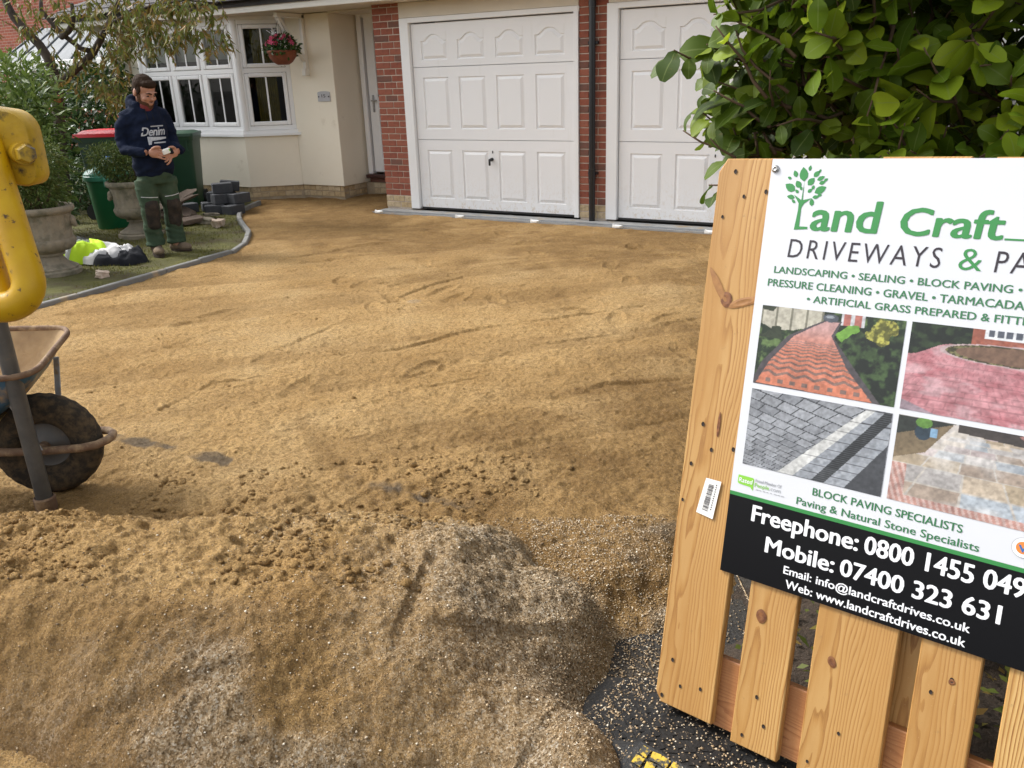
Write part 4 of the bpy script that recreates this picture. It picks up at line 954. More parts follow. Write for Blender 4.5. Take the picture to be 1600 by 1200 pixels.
# bay window: frames, panes, bars
bay = MB()
bay.prism([(-5.23, WY), (-4.675, -0.185), (-2.755, -0.185), (-2.145, WY - 0.005), (-2.145, WY + 0.02), (-5.23, WY + 0.02)], 'z', SILL, SILL + 0.035)
bw = bay.obj('bay_window', M['upvc'], house)
bw_sill = MB(); bw_sill.prism([(-5.21, WY - 0.005), (-4.665, -0.165), (-2.765, -0.165), (-2.19, WY - 0.005)], 'z', SILL + 0.0355, SILL + 0.075); bw_sill.obj('window_sill', M['upvc'], bw)
ZB, ZT, ZTR = SILL + 0.076, 2.325, 1.70
def window_face(a, b, cols):
    ax, ay = a; bx, by = b; Ln = math.hypot(bx - ax, by - ay); ang = math.atan2(by - ay, bx - ax)
    rot = Matrix.Rotation(ang, 3, 'Z'); c0 = Vector((ax, ay, 0))
    def wp(x, y, z): return c0 + rot @ Vector((x, y, z))
    def bx_(mb, x0, x1, y0, y1, z0, z1, ch=0.004): mb.box(tuple(wp((x0 + x1) / 2, (y0 + y1) / 2, (z0 + z1) / 2)), (x1 - x0, y1 - y0, z1 - z0), rot, ch)
    mb = MB(); fw = 0.055
    bx_(mb, 0, Ln, 0.0, 0.07, ZB, ZB + fw); bx_(mb, 0, Ln, 0.0, 0.07, ZT - fw, ZT); bx_(mb, 0.055, Ln - 0.055, 0.0, 0.07, ZTR - 0.03, ZTR + 0.03)
    xs_ = np.linspace(0.03, Ln - 0.03, cols + 1)
    for i, x in enumerate(xs_):
        bx_(mb, x - 0.03, x + 0.03, 0.002, 0.068, ZB + fw, ZT - fw)
    mb.obj('outer_frame', M['upvc'], bw)
    for i in range(cols):
        for (z0, z1) in ((ZB + fw, ZTR - 0.03), (ZTR + 0.03, ZT - fw)):
            x0, x1 = xs_[i] + 0.03, xs_[i + 1] - 0.03; cf = MB(); k = 0.056
            bx_(cf, x0 + 0.003, x0 + k, -0.012, 0.05, z0 + 0.003, z1 - 0.003, 0.01); bx_(cf, x1 - k, x1 - 0.003, -0.012, 0.05, z0 + 0.003, z1 - 0.003, 0.01)
            bx_(cf, x0 + k - 0.006, x1 - k + 0.006, -0.010, 0.048, z0 + 0.003, z0 + k, 0.01); bx_(cf, x0 + k - 0.006, x1 - k + 0.006, -0.010, 0.048, z1 - k, z1 - 0.003, 0.01)
            cf.obj('casement', M['upvc'], bw)
            pn = MB(); pn.add([wp(x0 + k - 0.01, 0.018, z0 + k - 0.01), wp(x1 - k + 0.01, 0.018, z0 + k - 0.01), wp(x1 - k + 0.01, 0.018, z1 - k + 0.01), wp(x0 + k - 0.01, 0.018, z1 - k + 0.01)], [(0, 1, 2, 3)])
            pn.obj('pane', M['glass'], bw, fix=False)
            gb = MB(); xm = (x0 + x1) / 2; bx_(gb, xm - 0.011, xm + 0.011, 0.004, 0.016, z0 + k, z1 - k, 0.002); gb.obj('glazing_bar', M['upvc'], bw)
window_face((-4.655, -0.14), (-2.775, -0.14), 3)
window_face((-2.745, -0.118), (-2.225, WY + 0.012), 1)
window_face((-5.195, WY + 0.012), (-4.685, -0.118), 1)
for (x, y) in ((-2.757, -0.112), (-4.673, -0.112)):
    mb = MB(); mb.tube([(x, y, ZB), (x, y, ZT)], 0.048, 12); auto_smooth(mb.obj('corner_post', M['upvc'], bw))
mb = MB(); mb.prism(BAY + [(-2.222, 0.55), (-5.2, 0.55)], 'z', ZT, 2.366); mb.obj('window_head', M['upvc'], bw)
# room behind the bay
mb = MB(); mb.add([(-5.2, 0.31, 0.5), (-2.0, 0.31, 0.5), (-2.0, 3.2, 0.5), (-5.2, 3.2, 0.5), (-5.2, 0.31, 2.4), (-2.0, 0.31, 2.4), (-2.0, 3.2, 2.4), (-5.2, 3.2, 2.4)], [(0, 1, 2, 3), (4, 7, 6, 5), (2, 6, 7, 3), (0, 3, 7, 4), (1, 5, 6, 2)])
mb.obj('room_lining', M['dark_room'], house)
for (x0, x1, zb) in ((-4.60, -4.03, 1.86), (-4.00, -3.43, 1.86), (-3.39, -2.82, 1.87)):
    mb = MB(); mb.box(((x0 + x1) / 2, -0.03, (zb + ZT) / 2 - 0.01), (x1 - x0, 0.004, ZT - zb)); mb.box(((x0 + x1) / 2, -0.03, zb - 0.005), (x1 - x0, 0.012, 0.02)); mb.obj('roller_blind', M['blind'], bw)
mb = MB()
for k in range(9):
    f = k / 9; mb.tube([(-2.66 + 0.2 * f, 0.10 + 0.19 * f, 2.3), (-2.66 + 0.2 * f, 0.10 + 0.19 * f, 1.0)], 0.02, 6)
mb.obj('curtain', M['curtain'], bw, True)

# front door in the recess
fd = MB(); Y0 = 0.80
fd.box((-1.405, Y0 + 0.04, 1.33), (0.075, 0.09, 2.06), None, 0.006); fd.box((-0.50, Y0 + 0.04, 1.33), (0.075, 0.09, 2.06), None, 0.006); fd.box((-0.952, Y0 + 0.042, 2.335), (0.83, 0.086, 0.05), None, 0.006)
front = fd.obj('front_door', M['upvc'], house); front['label'] = 'white front door set back beside the brick pier'
mb = MB(); mb.box((-1.27, Y0 + 0.045, 1.32), (0.15, 0.04, 1.99), None, 0.006); mb.box((-0.63, Y0 + 0.045, 1.32), (0.15, 0.04, 1.99), None, 0.006)
for (z0, z1) in ((0.325, 0.56), (1.13, 1.30), (2.16, 2.315)): mb.box((-0.95, Y0 + 0.045, (z0 + z1) / 2), (0.489, 0.038, z1 - z0), None, 0.006)
mb.obj('door_leaf', M['upvc'], front)
mb = MB(); mb.box((-0.95, Y0 + 0.062, 0.845), (0.489, 0.008, 0.57)); mb.box((-0.95, Y0 + 0.052, 0.845), (0.36, 0.014, 0.44), None, 0.008); mb.obj('door_panel', M['upvc'], front)
mb = MB(); mb.add([(-1.2, Y0 + 0.05, 1.29), (-0.7, Y0 + 0.05, 1.29), (-0.7, Y0 + 0.05, 2.17), (-1.2, Y0 + 0.05, 2.17)], [(0, 1, 2, 3)]); mb.obj('door_pane', M['glass'], front, fix=False)
mb = MB()
for z in (1.60, 1.88): mb.box((-0.95, Y0 + 0.046, z), (0.489, 0.006, 0.016))
mb.box((-0.95, Y0 + 0.046, 1.73), (0.018, 0.0065, 0.86)); mb.obj('glazing_bar', M['upvc'], front)
mb = MB(); mb.box((-1.27, Y0 + 0.012, 1.23), (0.03, 0.02, 0.22), None, 0.005); mb.box((-1.235, Y0 - 0.02, 1.27), (0.1, 0.02, 0.02), None, 0.006); mb.obj('handle', M['galv'], front)
mb = MB(); mb.box((-0.95, Y0 + 0.0, 0.275), (0.98, 0.16, 0.045), None, 0.008); mb.obj('door_sill', mat('dark_brown_sill', (0.06, 0.022, 0.018), None, rough=0.4), front)
mb = MB(); mb.box((-0.95, Y0 + 0.045, 0.22), (0.96, 0.09, 0.065), None, 0.004); mb.obj('sill_brick_course', M['brick_dark'], front)
mb = MB(); mb.box((-0.95, 1.25, 1.32), (0.9, 0.02, 2.1)); mb.obj('hall_lining', M['dark_room'], house)
mb = MB(); mb.box((-0.95, 0.55, 2.355), (1.0, 0.62, 0.02)); mb.obj('porch_ceiling', M['beige'], house)

# threshold slab and channel drain
mb = MB(); mb.box((2.15, -0.095, -0.055), (5.5, 0.17, 0.075), None, 0.006); mb.obj('threshold_slab', M['concrete'], house)
dr = MB()
for yy in (-0.187, -0.327): dr.box((2.15, yy, -0.06), (5.5, 0.012, 0.09))
dr.box((2.15, -0.257, -0.10), (5.5, 0.13, 0.012)); drain = dr.obj('channel_drain', M['concrete'])
tag(drain, 'channel drain with a slotted metal grating along the garage thresholds', 'drain')
gm = MB()
gm.box((0, -0.058, 0), (0.996, 0.012, 0.012)); gm.box((0, 0.058, 0), (0.996, 0.012, 0.012)); gm.box((0, 0, 0), (0.996, 0.008, 0.010))
for k in range(40):
    gm.box((-0.49 + k * 0.0251, -0.029, -0.001), (0.010, 0.046, 0.008), rotz(0.45)); gm.box((-0.49 + k * 0.0251, 0.029, -0.001), (0.010, 0.046, 0.008), rotz(-0.45))
gme = gm.mesh('grating', M['galv'])
for k in range(6):
    if k < 5: o = link('grating', gme, drain); o.location = (-0.1 + k * 1.0, -0.257, -0.022)
for i, (x, lab) in enumerate(((-0.36, 'white plastic drain clip at the foot of the brick pier by the front door'), (0.83, 'white plastic drain clip on sand below the left half of the left garage door'), (1.83, 'white plastic drain clip on sand below the right half of the left garage door'),
                (2.82, 'white plastic drain clip on sand just right of the downpipe'), (3.82, 'white plastic drain clip on sand beside the top of the wooden pallet'))):
    mb = MB(); mb.box((0, 0, 0.012), (0.11, 0.035, 0.03), None, 0.004); mb.box((0.02, -0.022, 0.014), (0.05, 0.02, 0.022), None, 0.003); mb.box((-0.045, -0.006, 0.03), (0.014, 0.02, 0.012))
    o = mb.obj('drain_clip', M['clip']); o.location = (x, -0.40, -0.012); o.rotation_euler = (0, 0, random.uniform(-0.15, 0.15)); tag(o, lab, 'clip', 'white drain clips along the channel')

# ================================================================== NEIGHBOUR HOUSE, FAR LEFT
nb = thing('neighbour_house', 'red brick neighbouring house behind the tree with a grey bay roof', 'house', (-14.5, 6.5, 0))
mb = MB(); mb.box((-1.0, 0.15, 2.6), (15.0, 0.3, 7.4)); mb.obj('brick_wall', M['neighbour_wall'], nb)
mb = MB()   # lean-to roof with hipped end
mb.add([(-2.35, 0.0, 3.10), (1.1, 0.0, 3.10), (1.75, -1.1, 2.24), (-2.95, -1.1, 2.24), (1.75, 0.0, 2.24), (-2.95, 0.0, 2.24)], [(0, 3, 2, 1), (1, 2, 4), (0, 5, 3), (3, 5, 4, 2)]); br = mb.obj('bay_roof', M['glass_roof'], nb)
mb = MB()
for k in range(7):
    f = k / 6; mb.tube([(-2.35 + f * 3.45, -0.01, 3.12), (-2.95 + f * 4.7, -1.1, 2.26)], 0.022, 6)
mb.obj('roof_rib', M['glass_roof'], br)
mb = MB(); mb.box((-0.6, -1.12, 2.12), (4.8, 0.06, 0.22), None, 0.01); mb.obj('fascia', M['upvc'], nb)
mb = MB(); mb.box((-0.6, -0.95, 0.5), (4.4, 0.1, 1.2)); mb.obj('bay_wall', M['neighbour_wall'], nb)
for k in range(4):
    mb = MB(); x = -2.2 + k * 1.1
    for xx in (x - 0.53, x + 0.53): mb.box((xx, -0.95, 1.55), (0.07, 0.08, 0.9))
    mb.box((x, -0.951, 1.14), (0.99, 0.078, 0.08)); mb.box((x, -0.951, 1.97), (0.99, 0.078, 0.08)); w_ = mb.obj('window', M['upvc'], nb)
    mb = MB(); mb.box((x, -0.94, 1.55), (0.98, 0.01, 0.75)); mb.obj('pane', M['dark_room'], w_)

# ================================================================== GARDEN
lawn_z = 0.015
def urn(name, label, loc, sc, ph):
    o = thing(name, label, 'planter', loc, ph, 'stone garden urns on the lawn')
    k = sc
    prof = [(0.225, 0.0), (0.225, 0.05), (0.205, 0.062), (0.205, 0.075), (0.185, 0.085), (0.125, 0.12), (0.098, 0.16), (0.098, 0.175), (0.118, 0.182), (0.118, 0.20), (0.14, 0.215)]
    mb = MB(); mb.lathe([(r * k, z * k) for r, z in prof], 40); auto_smooth(mb.obj('pedestal', M['stone'], o), 40)
    mb = MB(); mb.lathe([(r * k, z * k) for r, z in [(0.13, 0.21), (0.17, 0.225), (0.205, 0.255), (0.218, 0.30), (0.213, 0.325)]], 72, mod=lambda r, z, a, i: r * (1 + 0.055 * abs(math.sin(a * 9)) * (1 if 0 < i < 4 else 0.2))); auto_smooth(mb.obj('lobed_bowl', M['stone'], o), 50)
    mb = MB(); mb.lathe([(r * k, z * k) for r, z in [(0.208, 0.322), (0.210, 0.335), (0.205, 0.35), (0.212, 0.44), (0.222, 0.51), (0.228, 0.53)]], 96,
        mod=lambda r, z, a, i: r * (1 + (0.022 * math.sin(a * 12) * math.sin(a * 5 + 1) + 0.018 * math.sin(a * 23)) * (1 if i in (2, 3, 4) else 0))); auto_smooth(mb.obj('frieze', M['stone'], o), 60)
    mb = MB(); mb.lathe([(r * k, z * k) for r, z in [(0.226, 0.528), (0.252, 0.545), (0.262, 0.565), (0.258, 0.59), (0.245, 0.598), (0.222, 0.592), (0.21, 0.56), (0.20, 0.52)]], 48, caps=False); auto_smooth(mb.obj('rim', M['stone'], o), 50)
    for a in (0.4, 2.5, 4.6):
        mb = MB(); mb.ell((0.225 * k * math.cos(a), 0.225 * k * math.sin(a), 0.46 * k), (0.03, 0.035, 0.05), None, 10, 7); mb.ell((0.24 * k * math.cos(a), 0.24 * k * math.sin(a), 0.43 * k), (0.022, 0.02, 0.028), None, 8, 6); mb.obj('lion_mask', M['stone'], o, True)
    mb = MB(); mb.lathe([(0.001, 0.535 * k), (0.12 * k, 0.54 * k), (0.205 * k, 0.525 * k)], 24, caps=False); mb.obj('soil', M['soil'], o, True)
    return o
u1 = gz(86, 430); u2 = gz(222, 371)
urn('garden_urn', 'large stone urn in front on the lawn, beside the jacket', (u1[0], u1[1], 0.0), 1.02, 0.4)
urn('garden_urn', 'stone urn behind the man, half hidden by his legs', (u2[0], u2[1], 0.0), 1.03, 1.7)
bush('urn_shrub', 'bushy fine-leaved shrub growing in the front urn', 'shrub', [((u1[0], u1[1], 0.72), (0.24, 0.24, 0.17)), ((u1[0] - 0.12, u1[1] - 0.10, 0.88), (0.26, 0.26, 0.22)), ((u1[0] + 0.04, u1[1] + 0.03, 0.98), (0.22, 0.22, 0.20)), ((u1[0] - 0.30, u1[1] - 0.25, 0.76), (0.2, 0.2, 0.2))], 9000, 0.045, 0.011, M['fine_shrub'], None, 0.1, 0.53, 'lance')
bush('urn_shrub', 'small fine-leaved shrub growing in the urn behind the man', 'shrub', [((u2[0], u2[1], 0.74), (0.26, 0.26, 0.19)), ((u2[0] - 0.12, u2[1] - 0.14, 0.84), (0.22, 0.22, 0.16))], 5000, 0.045, 0.011, M['fine_shrub'], None, 0.1, 0.53, 'lance')

def frustum(mb, z0, w0, d0, z1, w1, d1, y0=0.0, y1=0.0, r=0.05, n=4):
    def ring(w, d, yo):
        p = []
        for cx, cy, a0 in ((1, 1, 0), (-1, 1, 90), (-1, -1, 180), (1, -1, 270)):
            for k in range(n + 1):
                a = R(a0 + 90 * k / n); p.append((cx * (w / 2 - r) + r * math.cos(a), cy * (d / 2 - r) + r * math.sin(a) + yo))
        return p
    a, b = ring(w0, d0, y0), ring(w1, d1, y1); m = len(a)
    mb.add([(x, y, z0) for x, y in a] + [(x, y, z1) for x, y in b], [tuple(range(m - 1, -1, -1)), tuple(range(m, 2 * m))] + [(k, (k + 1) % m, m + (k + 1) % m, m + k) for k in range(m)])
def wheelie(name, label, loc, rz, body_m, lid_m, dome=0.03):
    """front faces -y, wheels and handle at +y"""
    o = thing(name, label, 'bin', loc, rz, 'wheelie bins by the hedge')
    mb = MB(); frustum(mb, 0.02, 0.43, 0.50, 0.985, 0.555, 0.66, 0.02, 0.0)
    auto_smooth(mb.obj('body', body_m, o))
    mb = MB(); frustum(mb, 0.93, 0.575, 0.685, 0.99, 0.59, 0.70)
    for sx in (-0.2, 0.2): mb.box((sx, -0.338, 0.86), (0.02, 0.03, 0.14))
    auto_smooth(mb.obj('rim', body_m, o))
    mb = MB(); frustum(mb, 0.992, 0.61, 0.74, 1.03, 0.60, 0.73, -0.01, -0.01); frustum(mb, 1.031, 0.56, 0.68, 1.031 + dome, 0.46, 0.58, -0.01, -0.01, 0.08)
    auto_smooth(mb.obj('lid', lid_m, o))
    mb = MB(); mb.tube([(-0.25, 0.41, 0.965), (0.25, 0.41, 0.965)], 0.018, 10)
    for sx in (-0.24, 0.0, 0.24): mb.box((sx, 0.37, 0.965), (0.03, 0.09, 0.05), None, 0.006)
    auto_smooth(mb.obj('handle', body_m, o))
    for sx in (-0.24, 0.24):
        mb = MB(); mb.tube([(sx - 0.025, 0.27, 0.10), (sx + 0.025, 0.27, 0.10)], 0.10, 22); auto_smooth(mb.obj('wheel', M['black_rubber'], o))
    return o
cdir = lambda x, y: math.atan2(-8.6852 - y, 6.29544 - x)          # bearing of the viewer from a point
b1 = np.array([-3.30, -1.78]); wheelie('wheelie_bin', 'dark wheelie bin with a bright red lid beside the tree trunk', (b1[0], b1[1], 0.0), cdir(*b1) + R(90) + R(62), M['bin_charcoal'], M['red_lid'], 0.035)
b2 = np.array([-3.36, -0.80]); wheelie('wheelie_bin', 'all dark green wheelie bin behind the man by the bay window', (b2[0], b2[1], 0.0), cdir(*b2) + R(90) - R(12), M['bin_green'], M['bin_green'], 0.02).scale = (0.94, 0.94, 0.93)
rb = thing('round_bin', 'small round green dustbin with a paler domed lid', 'bin', (-2.62, -2.45, 0.01), 0.6)
mb = MB(); mb.lathe([(0.17, 0), (0.178, 0.01), (0.218, 0.54), (0.226, 0.545), (0.226, 0.575), (0.222, 0.58)], 40); auto_smooth(mb.obj('body', M['bin_mid'], rb))
mb = MB(); mb.lathe([(0.238, 0.552), (0.243, 0.56), (0.243, 0.60), (0.232, 0.608), (0.232, 0.625), (0.20, 0.66), (0.14, 0.69), (0.07, 0.703), (0.001, 0.706)], 40); auto_smooth(mb.obj('lid', M['bin_lid_pale'], rb))
for a in (cdir(-2.62, -2.45) - 0.6 + 0.15, cdir(-2.62, -2.45) - 0.6 + 0.15 + math.pi):
    mb = MB(); mb.box((0.238 * math.cos(a), 0.238 * math.sin(a), 0.535), (0.03, 0.15, 0.10), rotz(a), 0.008); mb.obj('lid_clip', M['bin_lid_pale'], rb)
mb = MB(); frustum(mb, 0, 0.13, 0.09, 0.10, 0.12, 0.085, r=0.015); o = mb.obj('carton', [M['sign_blue']]); o.location = (-2.72, -2.30, 0.70); o.rotation_euler = (0.1, 0.05, 0.4); tag(o, 'blue and white carton lying on the round green bin', 'carton')
mb = MB(); mb.box((0, 0, 0.05), (0.135, 0.095, 0.035), None, 0.003); mb.obj('white_band', M['white_box'], o)

# blocks, broken slabs, rocks
bl = [(-2.52, -1.10, 0, 0.3), (-2.26, -1.28, 0, 0.15), (-2.02, -1.20, 0, 0.9), (-2.62, -0.88, 0, 0.1), (-2.38, -0.86, 0, 0.4),
      (-2.47, -1.02, 1, -0.2), (-2.24, -1.16, 1, 0.5), (-2.06, -1.05, 1, 0.75), (-2.56, -0.80, 1, 0.2), (-2.28, -1.10, 2, 0.25), (-2.38, -0.88, 2, 0.12), (-2.72, -1.32, 0, 0.6)]
bme = MB().box((0, 0, 0), (0.24, 0.16, 0.12), None, 0.006).mesh('paving_block', M['block'])
blab = ['dark block at the back left foot of the stack by the bay', 'dark block at the front foot of the stack, lying on grass', 'dark block at the right foot of the stack beside the edging', 'dark block at the far back foot of the stack by the plinth', 'dark block inside the bottom layer of the stack', 'dark block at the left of the middle layer', 'dark block facing front in the middle layer', 'dark block at the right of the middle layer, turned', 'dark block at the back of the middle layer by the green bin', 'topmost dark block standing square at the front of the stack', 'topmost dark block lying tilted at the back of the stack', 'lone dark block left of the stack, beside the green bin']
for i, (x, y, l, r_) in enumerate(bl):
    o = link('paving_block', bme); o.location = (x, y, 0.065 + l * 0.123); o.rotation_euler = (random.uniform(-0.02, 0.02), 0.12 if i == 10 else random.uniform(-0.02, 0.02), R(40) + r_); tag(o, blab[i], 'block', 'dark grey blocks stacked on the lawn by the bay')
def rubble(name, label, cat, loc, dims, rot, m, seed, group=None, rough=0.25):
    bm = bmesh.new(); bmesh.ops.create_icosphere(bm, subdivisions=3, radius=1)
    for v in bm.verts:
        p = v.co.copy(); q = Vector([math.copysign(min(abs(c) * 1.6, 1), c) for c in p])
        w = 1 + rough * (vnoise(np.array([p.x * 2.2 + seed]), np.array([p.y * 2.2 + p.z * 1.7]), seed)[0] * 1.6)
        v.co = Vector((q.x * dims[0] / 2 * w, q.y * dims[1] / 2 * w, q.z * dims[2] / 2 * (0.5 + 0.5 * w)))
    me_ = bpy.data.meshes.new(name); bm.to_mesh(me_); bm.free(); me_.materials.append(m)
    o = link(name, me_); o.location = loc; o.rotation_euler = rot; return tag(o, label, cat, group)
gs = 'broken brown slabs dumped on the lawn'
rubble('broken_slab', 'flat broken brown slab nearest the front of the rubble pile', 'slab', (-1.98, -1.98, 0.05), (0.34, 0.22, 0.05), (0.05, -0.10, 1.0), M['slab'], 3, gs)
rubble('broken_slab', 'jagged brown slab on top of the rubble pile, pointing up to the right', 'slab', (-2.30, -1.82, 0.235), (0.42, 0.20, 0.07), (0.25, -0.35, 0.95), M['slab'], 5, gs, 0.75)
rubble('broken_slab', 'brown slab wedged under the jagged one in the rubble pile', 'slab', (-2.28, -1.86, 0.11), (0.36, 0.26, 0.09), (0.2, 0.15, 0.5), M['slab'], 9, gs, 0.35)
rubble('broken_slab', 'grey brown fragment at the right end of the rubble pile', 'slab', (-1.80, -1.83, 0.04), (0.20, 0.14, 0.06), (0, 0.1, 0.2), M['stone'], 12, gs)
rubble('broken_slab', 'pale flat sliver lying behind the rubble pile', 'slab', (-2.02, -1.55, 0.06), (0.17, 0.08, 0.03), (0.0, 0.1, 1.0), M['stone'], 15, gs)
rubble('rock', 'pale pinkish rock on the grass near the curved edging', 'rock', (-1.40, -2.0, 0.06), (0.10, 0.08, 0.085), (0.2, 0.1, 0.4), M['white_rock'], 21, 'pale rocks on the lawn', 0.6)
rubble('rock', 'small pinkish rock beside the jacket at the lawn edge', 'rock', (-0.32, -4.27, 0.04), (0.10, 0.07, 0.055), (0.1, 0.2, 0.9), M['white_rock'], 24, 'pale rocks on the lawn', 0.5)

# jacket dropped on the lawn
jk = thing('jacket', 'crumpled hi-vis yellow jacket with silver band and black hem on the grass', 'jacket', (-1.0, -3.82, 0.0), R(30))
def cloth(name, m, c, half, rz, h, seed, flat=0.5, lean=0.0):
    n = 34; u, v = np.meshgrid(np.linspace(-1, 1, n), np.linspace(-1, 1, n), indexing='ij')
    e = 1 + 0.18 * vnoise(np.arctan2(v, u) * 1.4 + 9, u * 0, seed)
    ru = u * np.sqrt(1 - v * v / 2.6); rv = v * np.sqrt(1 - u * u / 2.6)
    rr = np.maximum(np.abs(u), np.abs(v))
    z = h * (1 - rr ** 6) * (0.72 + 0.35 * u * flat) + 0.05 * fbm(u * 1.7 + seed, v * 1.7, seed, 3) * (1 - rr ** 8) + 0.075 * (0.5 - np.abs(2 * vnoise(u * 2.6 + v * 1.8, v * 2.2 - u, seed + 4))) * 0.8 * (1 - rr ** 8)
    x = ru * half[0] * e; y = rv * half[1] * e
    X = c[0] + x * math.cos(rz) - y * math.sin(rz) + lean * z; Y = c[1] + x * math.sin(rz) + y * math.cos(rz); Z = np.maximum(z, -0.005) + c[2]
    return link(name, np_mesh(name, np.stack([X, Y, Z], -1).reshape(-1, 3), grid_faces(n, n), m, True), jk)
cloth('fleece_lining', M['grey_cloth'], (-0.42, 0.24, 0.01), (0.27, 0.17), 0.25, 0.20, 3)
cloth('yellow_panel', M['hivis'], (-0.20, 0.04, 0.015), (0.27, 0.19), -0.12, 0.20, 5, 0.25)
cloth('yellow_sleeve', M['hivis'], (-0.44, -0.10, 0.01), (0.13, 0.12), 0.6, 0.17, 8, -0.6, -0.35)
cloth('reflective_band', M['reflective'], (-0.17, 0.00, 0.03), (0.05, 0.17), -0.55, 0.195, 11, 0.1)
cloth('reflective_band', M['reflective'], (-0.32, 0.02, 0.03), (0.035, 0.16), -0.35, 0.165, 13, 0.1)
cloth('pale_lining', M['pale_lining'], (0.10, 0.02, 0.015), (0.24, 0.19), -0.10, 0.15, 17, -0.3)
cloth('black_hem', M['black_cloth'], (0.24, -0.07, 0.005), (0.24, 0.17), -0.05, 0.12, 19, 0.2)

# hanging basket
hb = thing('hanging_basket', 'terracotta hanging basket of pink and white flowers by the bay window', 'hanging basket', (-1.90, -0.15, 1.75))
mb = MB(); mb.lathe([(0.07, 0.0), (0.12, 0.03), (0.165, 0.085), (0.185, 0.14), (0.195, 0.15), (0.195, 0.168), (0.18, 0.17), (0.17, 0.14)], 32, caps=True); auto_smooth(mb.obj('bowl', M['terracotta'], hb))
mb = MB()
for k in range(3):
    a = k * 2.094 + 0.4; mb.tube([(0.18 * math.cos(a), 0.18 * math.sin(a), 0.165), (0.0, 0.0, 0.555)], 0.0025, 5)
mb.obj('chain', M['pole'], hb)
P, nr = blob_points(700, [((0, 0, 0.20), (0.20, 0.20, 0.11)), ((0.05, -0.02, 0.25), (0.14, 0.14, 0.11))]); V, F = leaf_cloud(P, nr + rng.normal(size=P.shape) * 0.5, nr + np.array([0, 0, 0.6]), rng.uniform(0.04, 0.07, len(P)), rng.uniform(0.03, 0.045, len(P)))
o = link('foliage', np_mesh('foliage', V, F, M['laurel']), hb); o['kind'] = 'stuff'
def flower_mesh(m):
    mb = MB()
    for k in range(5):
        a = k * 1.2566; c, s_ = math.cos(a), math.sin(a); mb.add([(0, 0, 0), (c * 0.022 - s_ * 0.012, s_ * 0.022 + c * 0.012, 0.008), (c * 0.036, s_ * 0.036, 0.002), (c * 0.022 + s_ * 0.012, s_ * 0.022 - c * 0.012, 0.008)], [(0, 1, 2, 3)])
    return mb.mesh('flower', m, fix=False)
fr_, fw_ = flower_mesh(M['petal_red']), flower_mesh(M['petal_white'])
for k in range(34):
    d_ = rng.normal(size=3); d_[2] = abs(d_[2]) + 0.2; d_ /= np.linalg.norm(d_)
    red = k < 24; p_ = np.array([0, 0, 0.22]) + d_ * np.array([0.20, 0.20, 0.13]) if red else np.array([-0.09, -0.04, 0.34]) + rng.normal(size=3) * np.array([0.04, 0.04, 0.05])
    o = link('flower', fr_ if red else fw_, hb); o.location = p_; o.rotation_euler = Vector(tuple(d_ + np.array([0.5, -0.6, 0]))).to_track_quat('Z', 'Y').to_euler()

# the tree
tr = thing('garden_tree', 'dark-barked tree with drooping olive leaves by the red-lidded bin', 'tree', tuple(gz(103, 352)))
t0 = Vector(tuple(gz(103, 352)))
def L3(pts_): return [Vector(tuple(gd(*p))) - t0 for p in pts_]
fork = gd(88, 128, 10.1)
mb = MB(); mb.tube(L3([(103, 352, 10.2), (99, 290, 10.15), (96, 240, 10.12), (93, 190, 10.1), (90, 150, 10.1), (87, 120, 10.1)]), [0.10, 0.078, 0.070, 0.066, 0.070, 0.066], 12); mb.obj('trunk', M['bark'], tr, True)
mb = MB()
for k in range(6): mb.ell(tuple(L3([(84 + 4 * (k % 3), 152 + 6 * (k // 3), 10.03 + 0.004 * k)])[0]), (0.03, 0.025, 0.026), None, 8, 6)
mb.obj('pruned_stub', M['cut_wood'], tr, True)
limbs = [([(88, 128, 10.1), (76, 92, 10.1), (62, 70, 10.08), (42, 50, 10.05), (22, 28, 10.0), (10, 5, 10.0), (0, -25, 10.0)], [0.064, 0.058, 0.052, 0.05, 0.046, 0.042, 0.036]),
         ([(90, 132, 10.1), (108, 118, 10.06), (128, 100, 10.0), (146, 82, 9.95), (158, 60, 9.9), (168, 40, 9.85), (180, 15, 9.8), (190, -15, 9.8)], [0.05, 0.046, 0.044, 0.042, 0.038, 0.032, 0.026, 0.02]),
         ([(146, 80, 9.95), (128, 77, 9.9), (112, 65, 9.85), (96, 52, 9.8), (80, 35, 9.8), (64, 16, 9.75), (64, -10, 9.75)], [0.032, 0.030, 0.028, 0.028, 0.026, 0.024, 0.018]),
         ([(168, 40, 9.85), (200, 22, 9.7), (240, 8, 9.55), (290, 0, 9.4), (340, 5, 9.3)], [0.024, 0.02, 0.016, 0.012, 0.006]),
         ([(96, 58, 9.82), (108, 48, 9.7), (115, 30, 9.6), (112, 5, 9.5)], [0.034, 0.033, 0.024, 0.02]),
         ([(88, 150, 10.08), (60, 130, 9.9), (25, 108, 9.8), (-10, 95, 9.7)], [0.016, 0.014, 0.012, 0.008])]
for pth, rad in limbs:
    mb = MB(); mb.tube(L3(pth), rad, 9); mb.obj('limb', M['bark'], tr, True)
mb = MB(); tips = []
clusters = []   # photo-derived leafy sprays: centre px, py, depth, spread
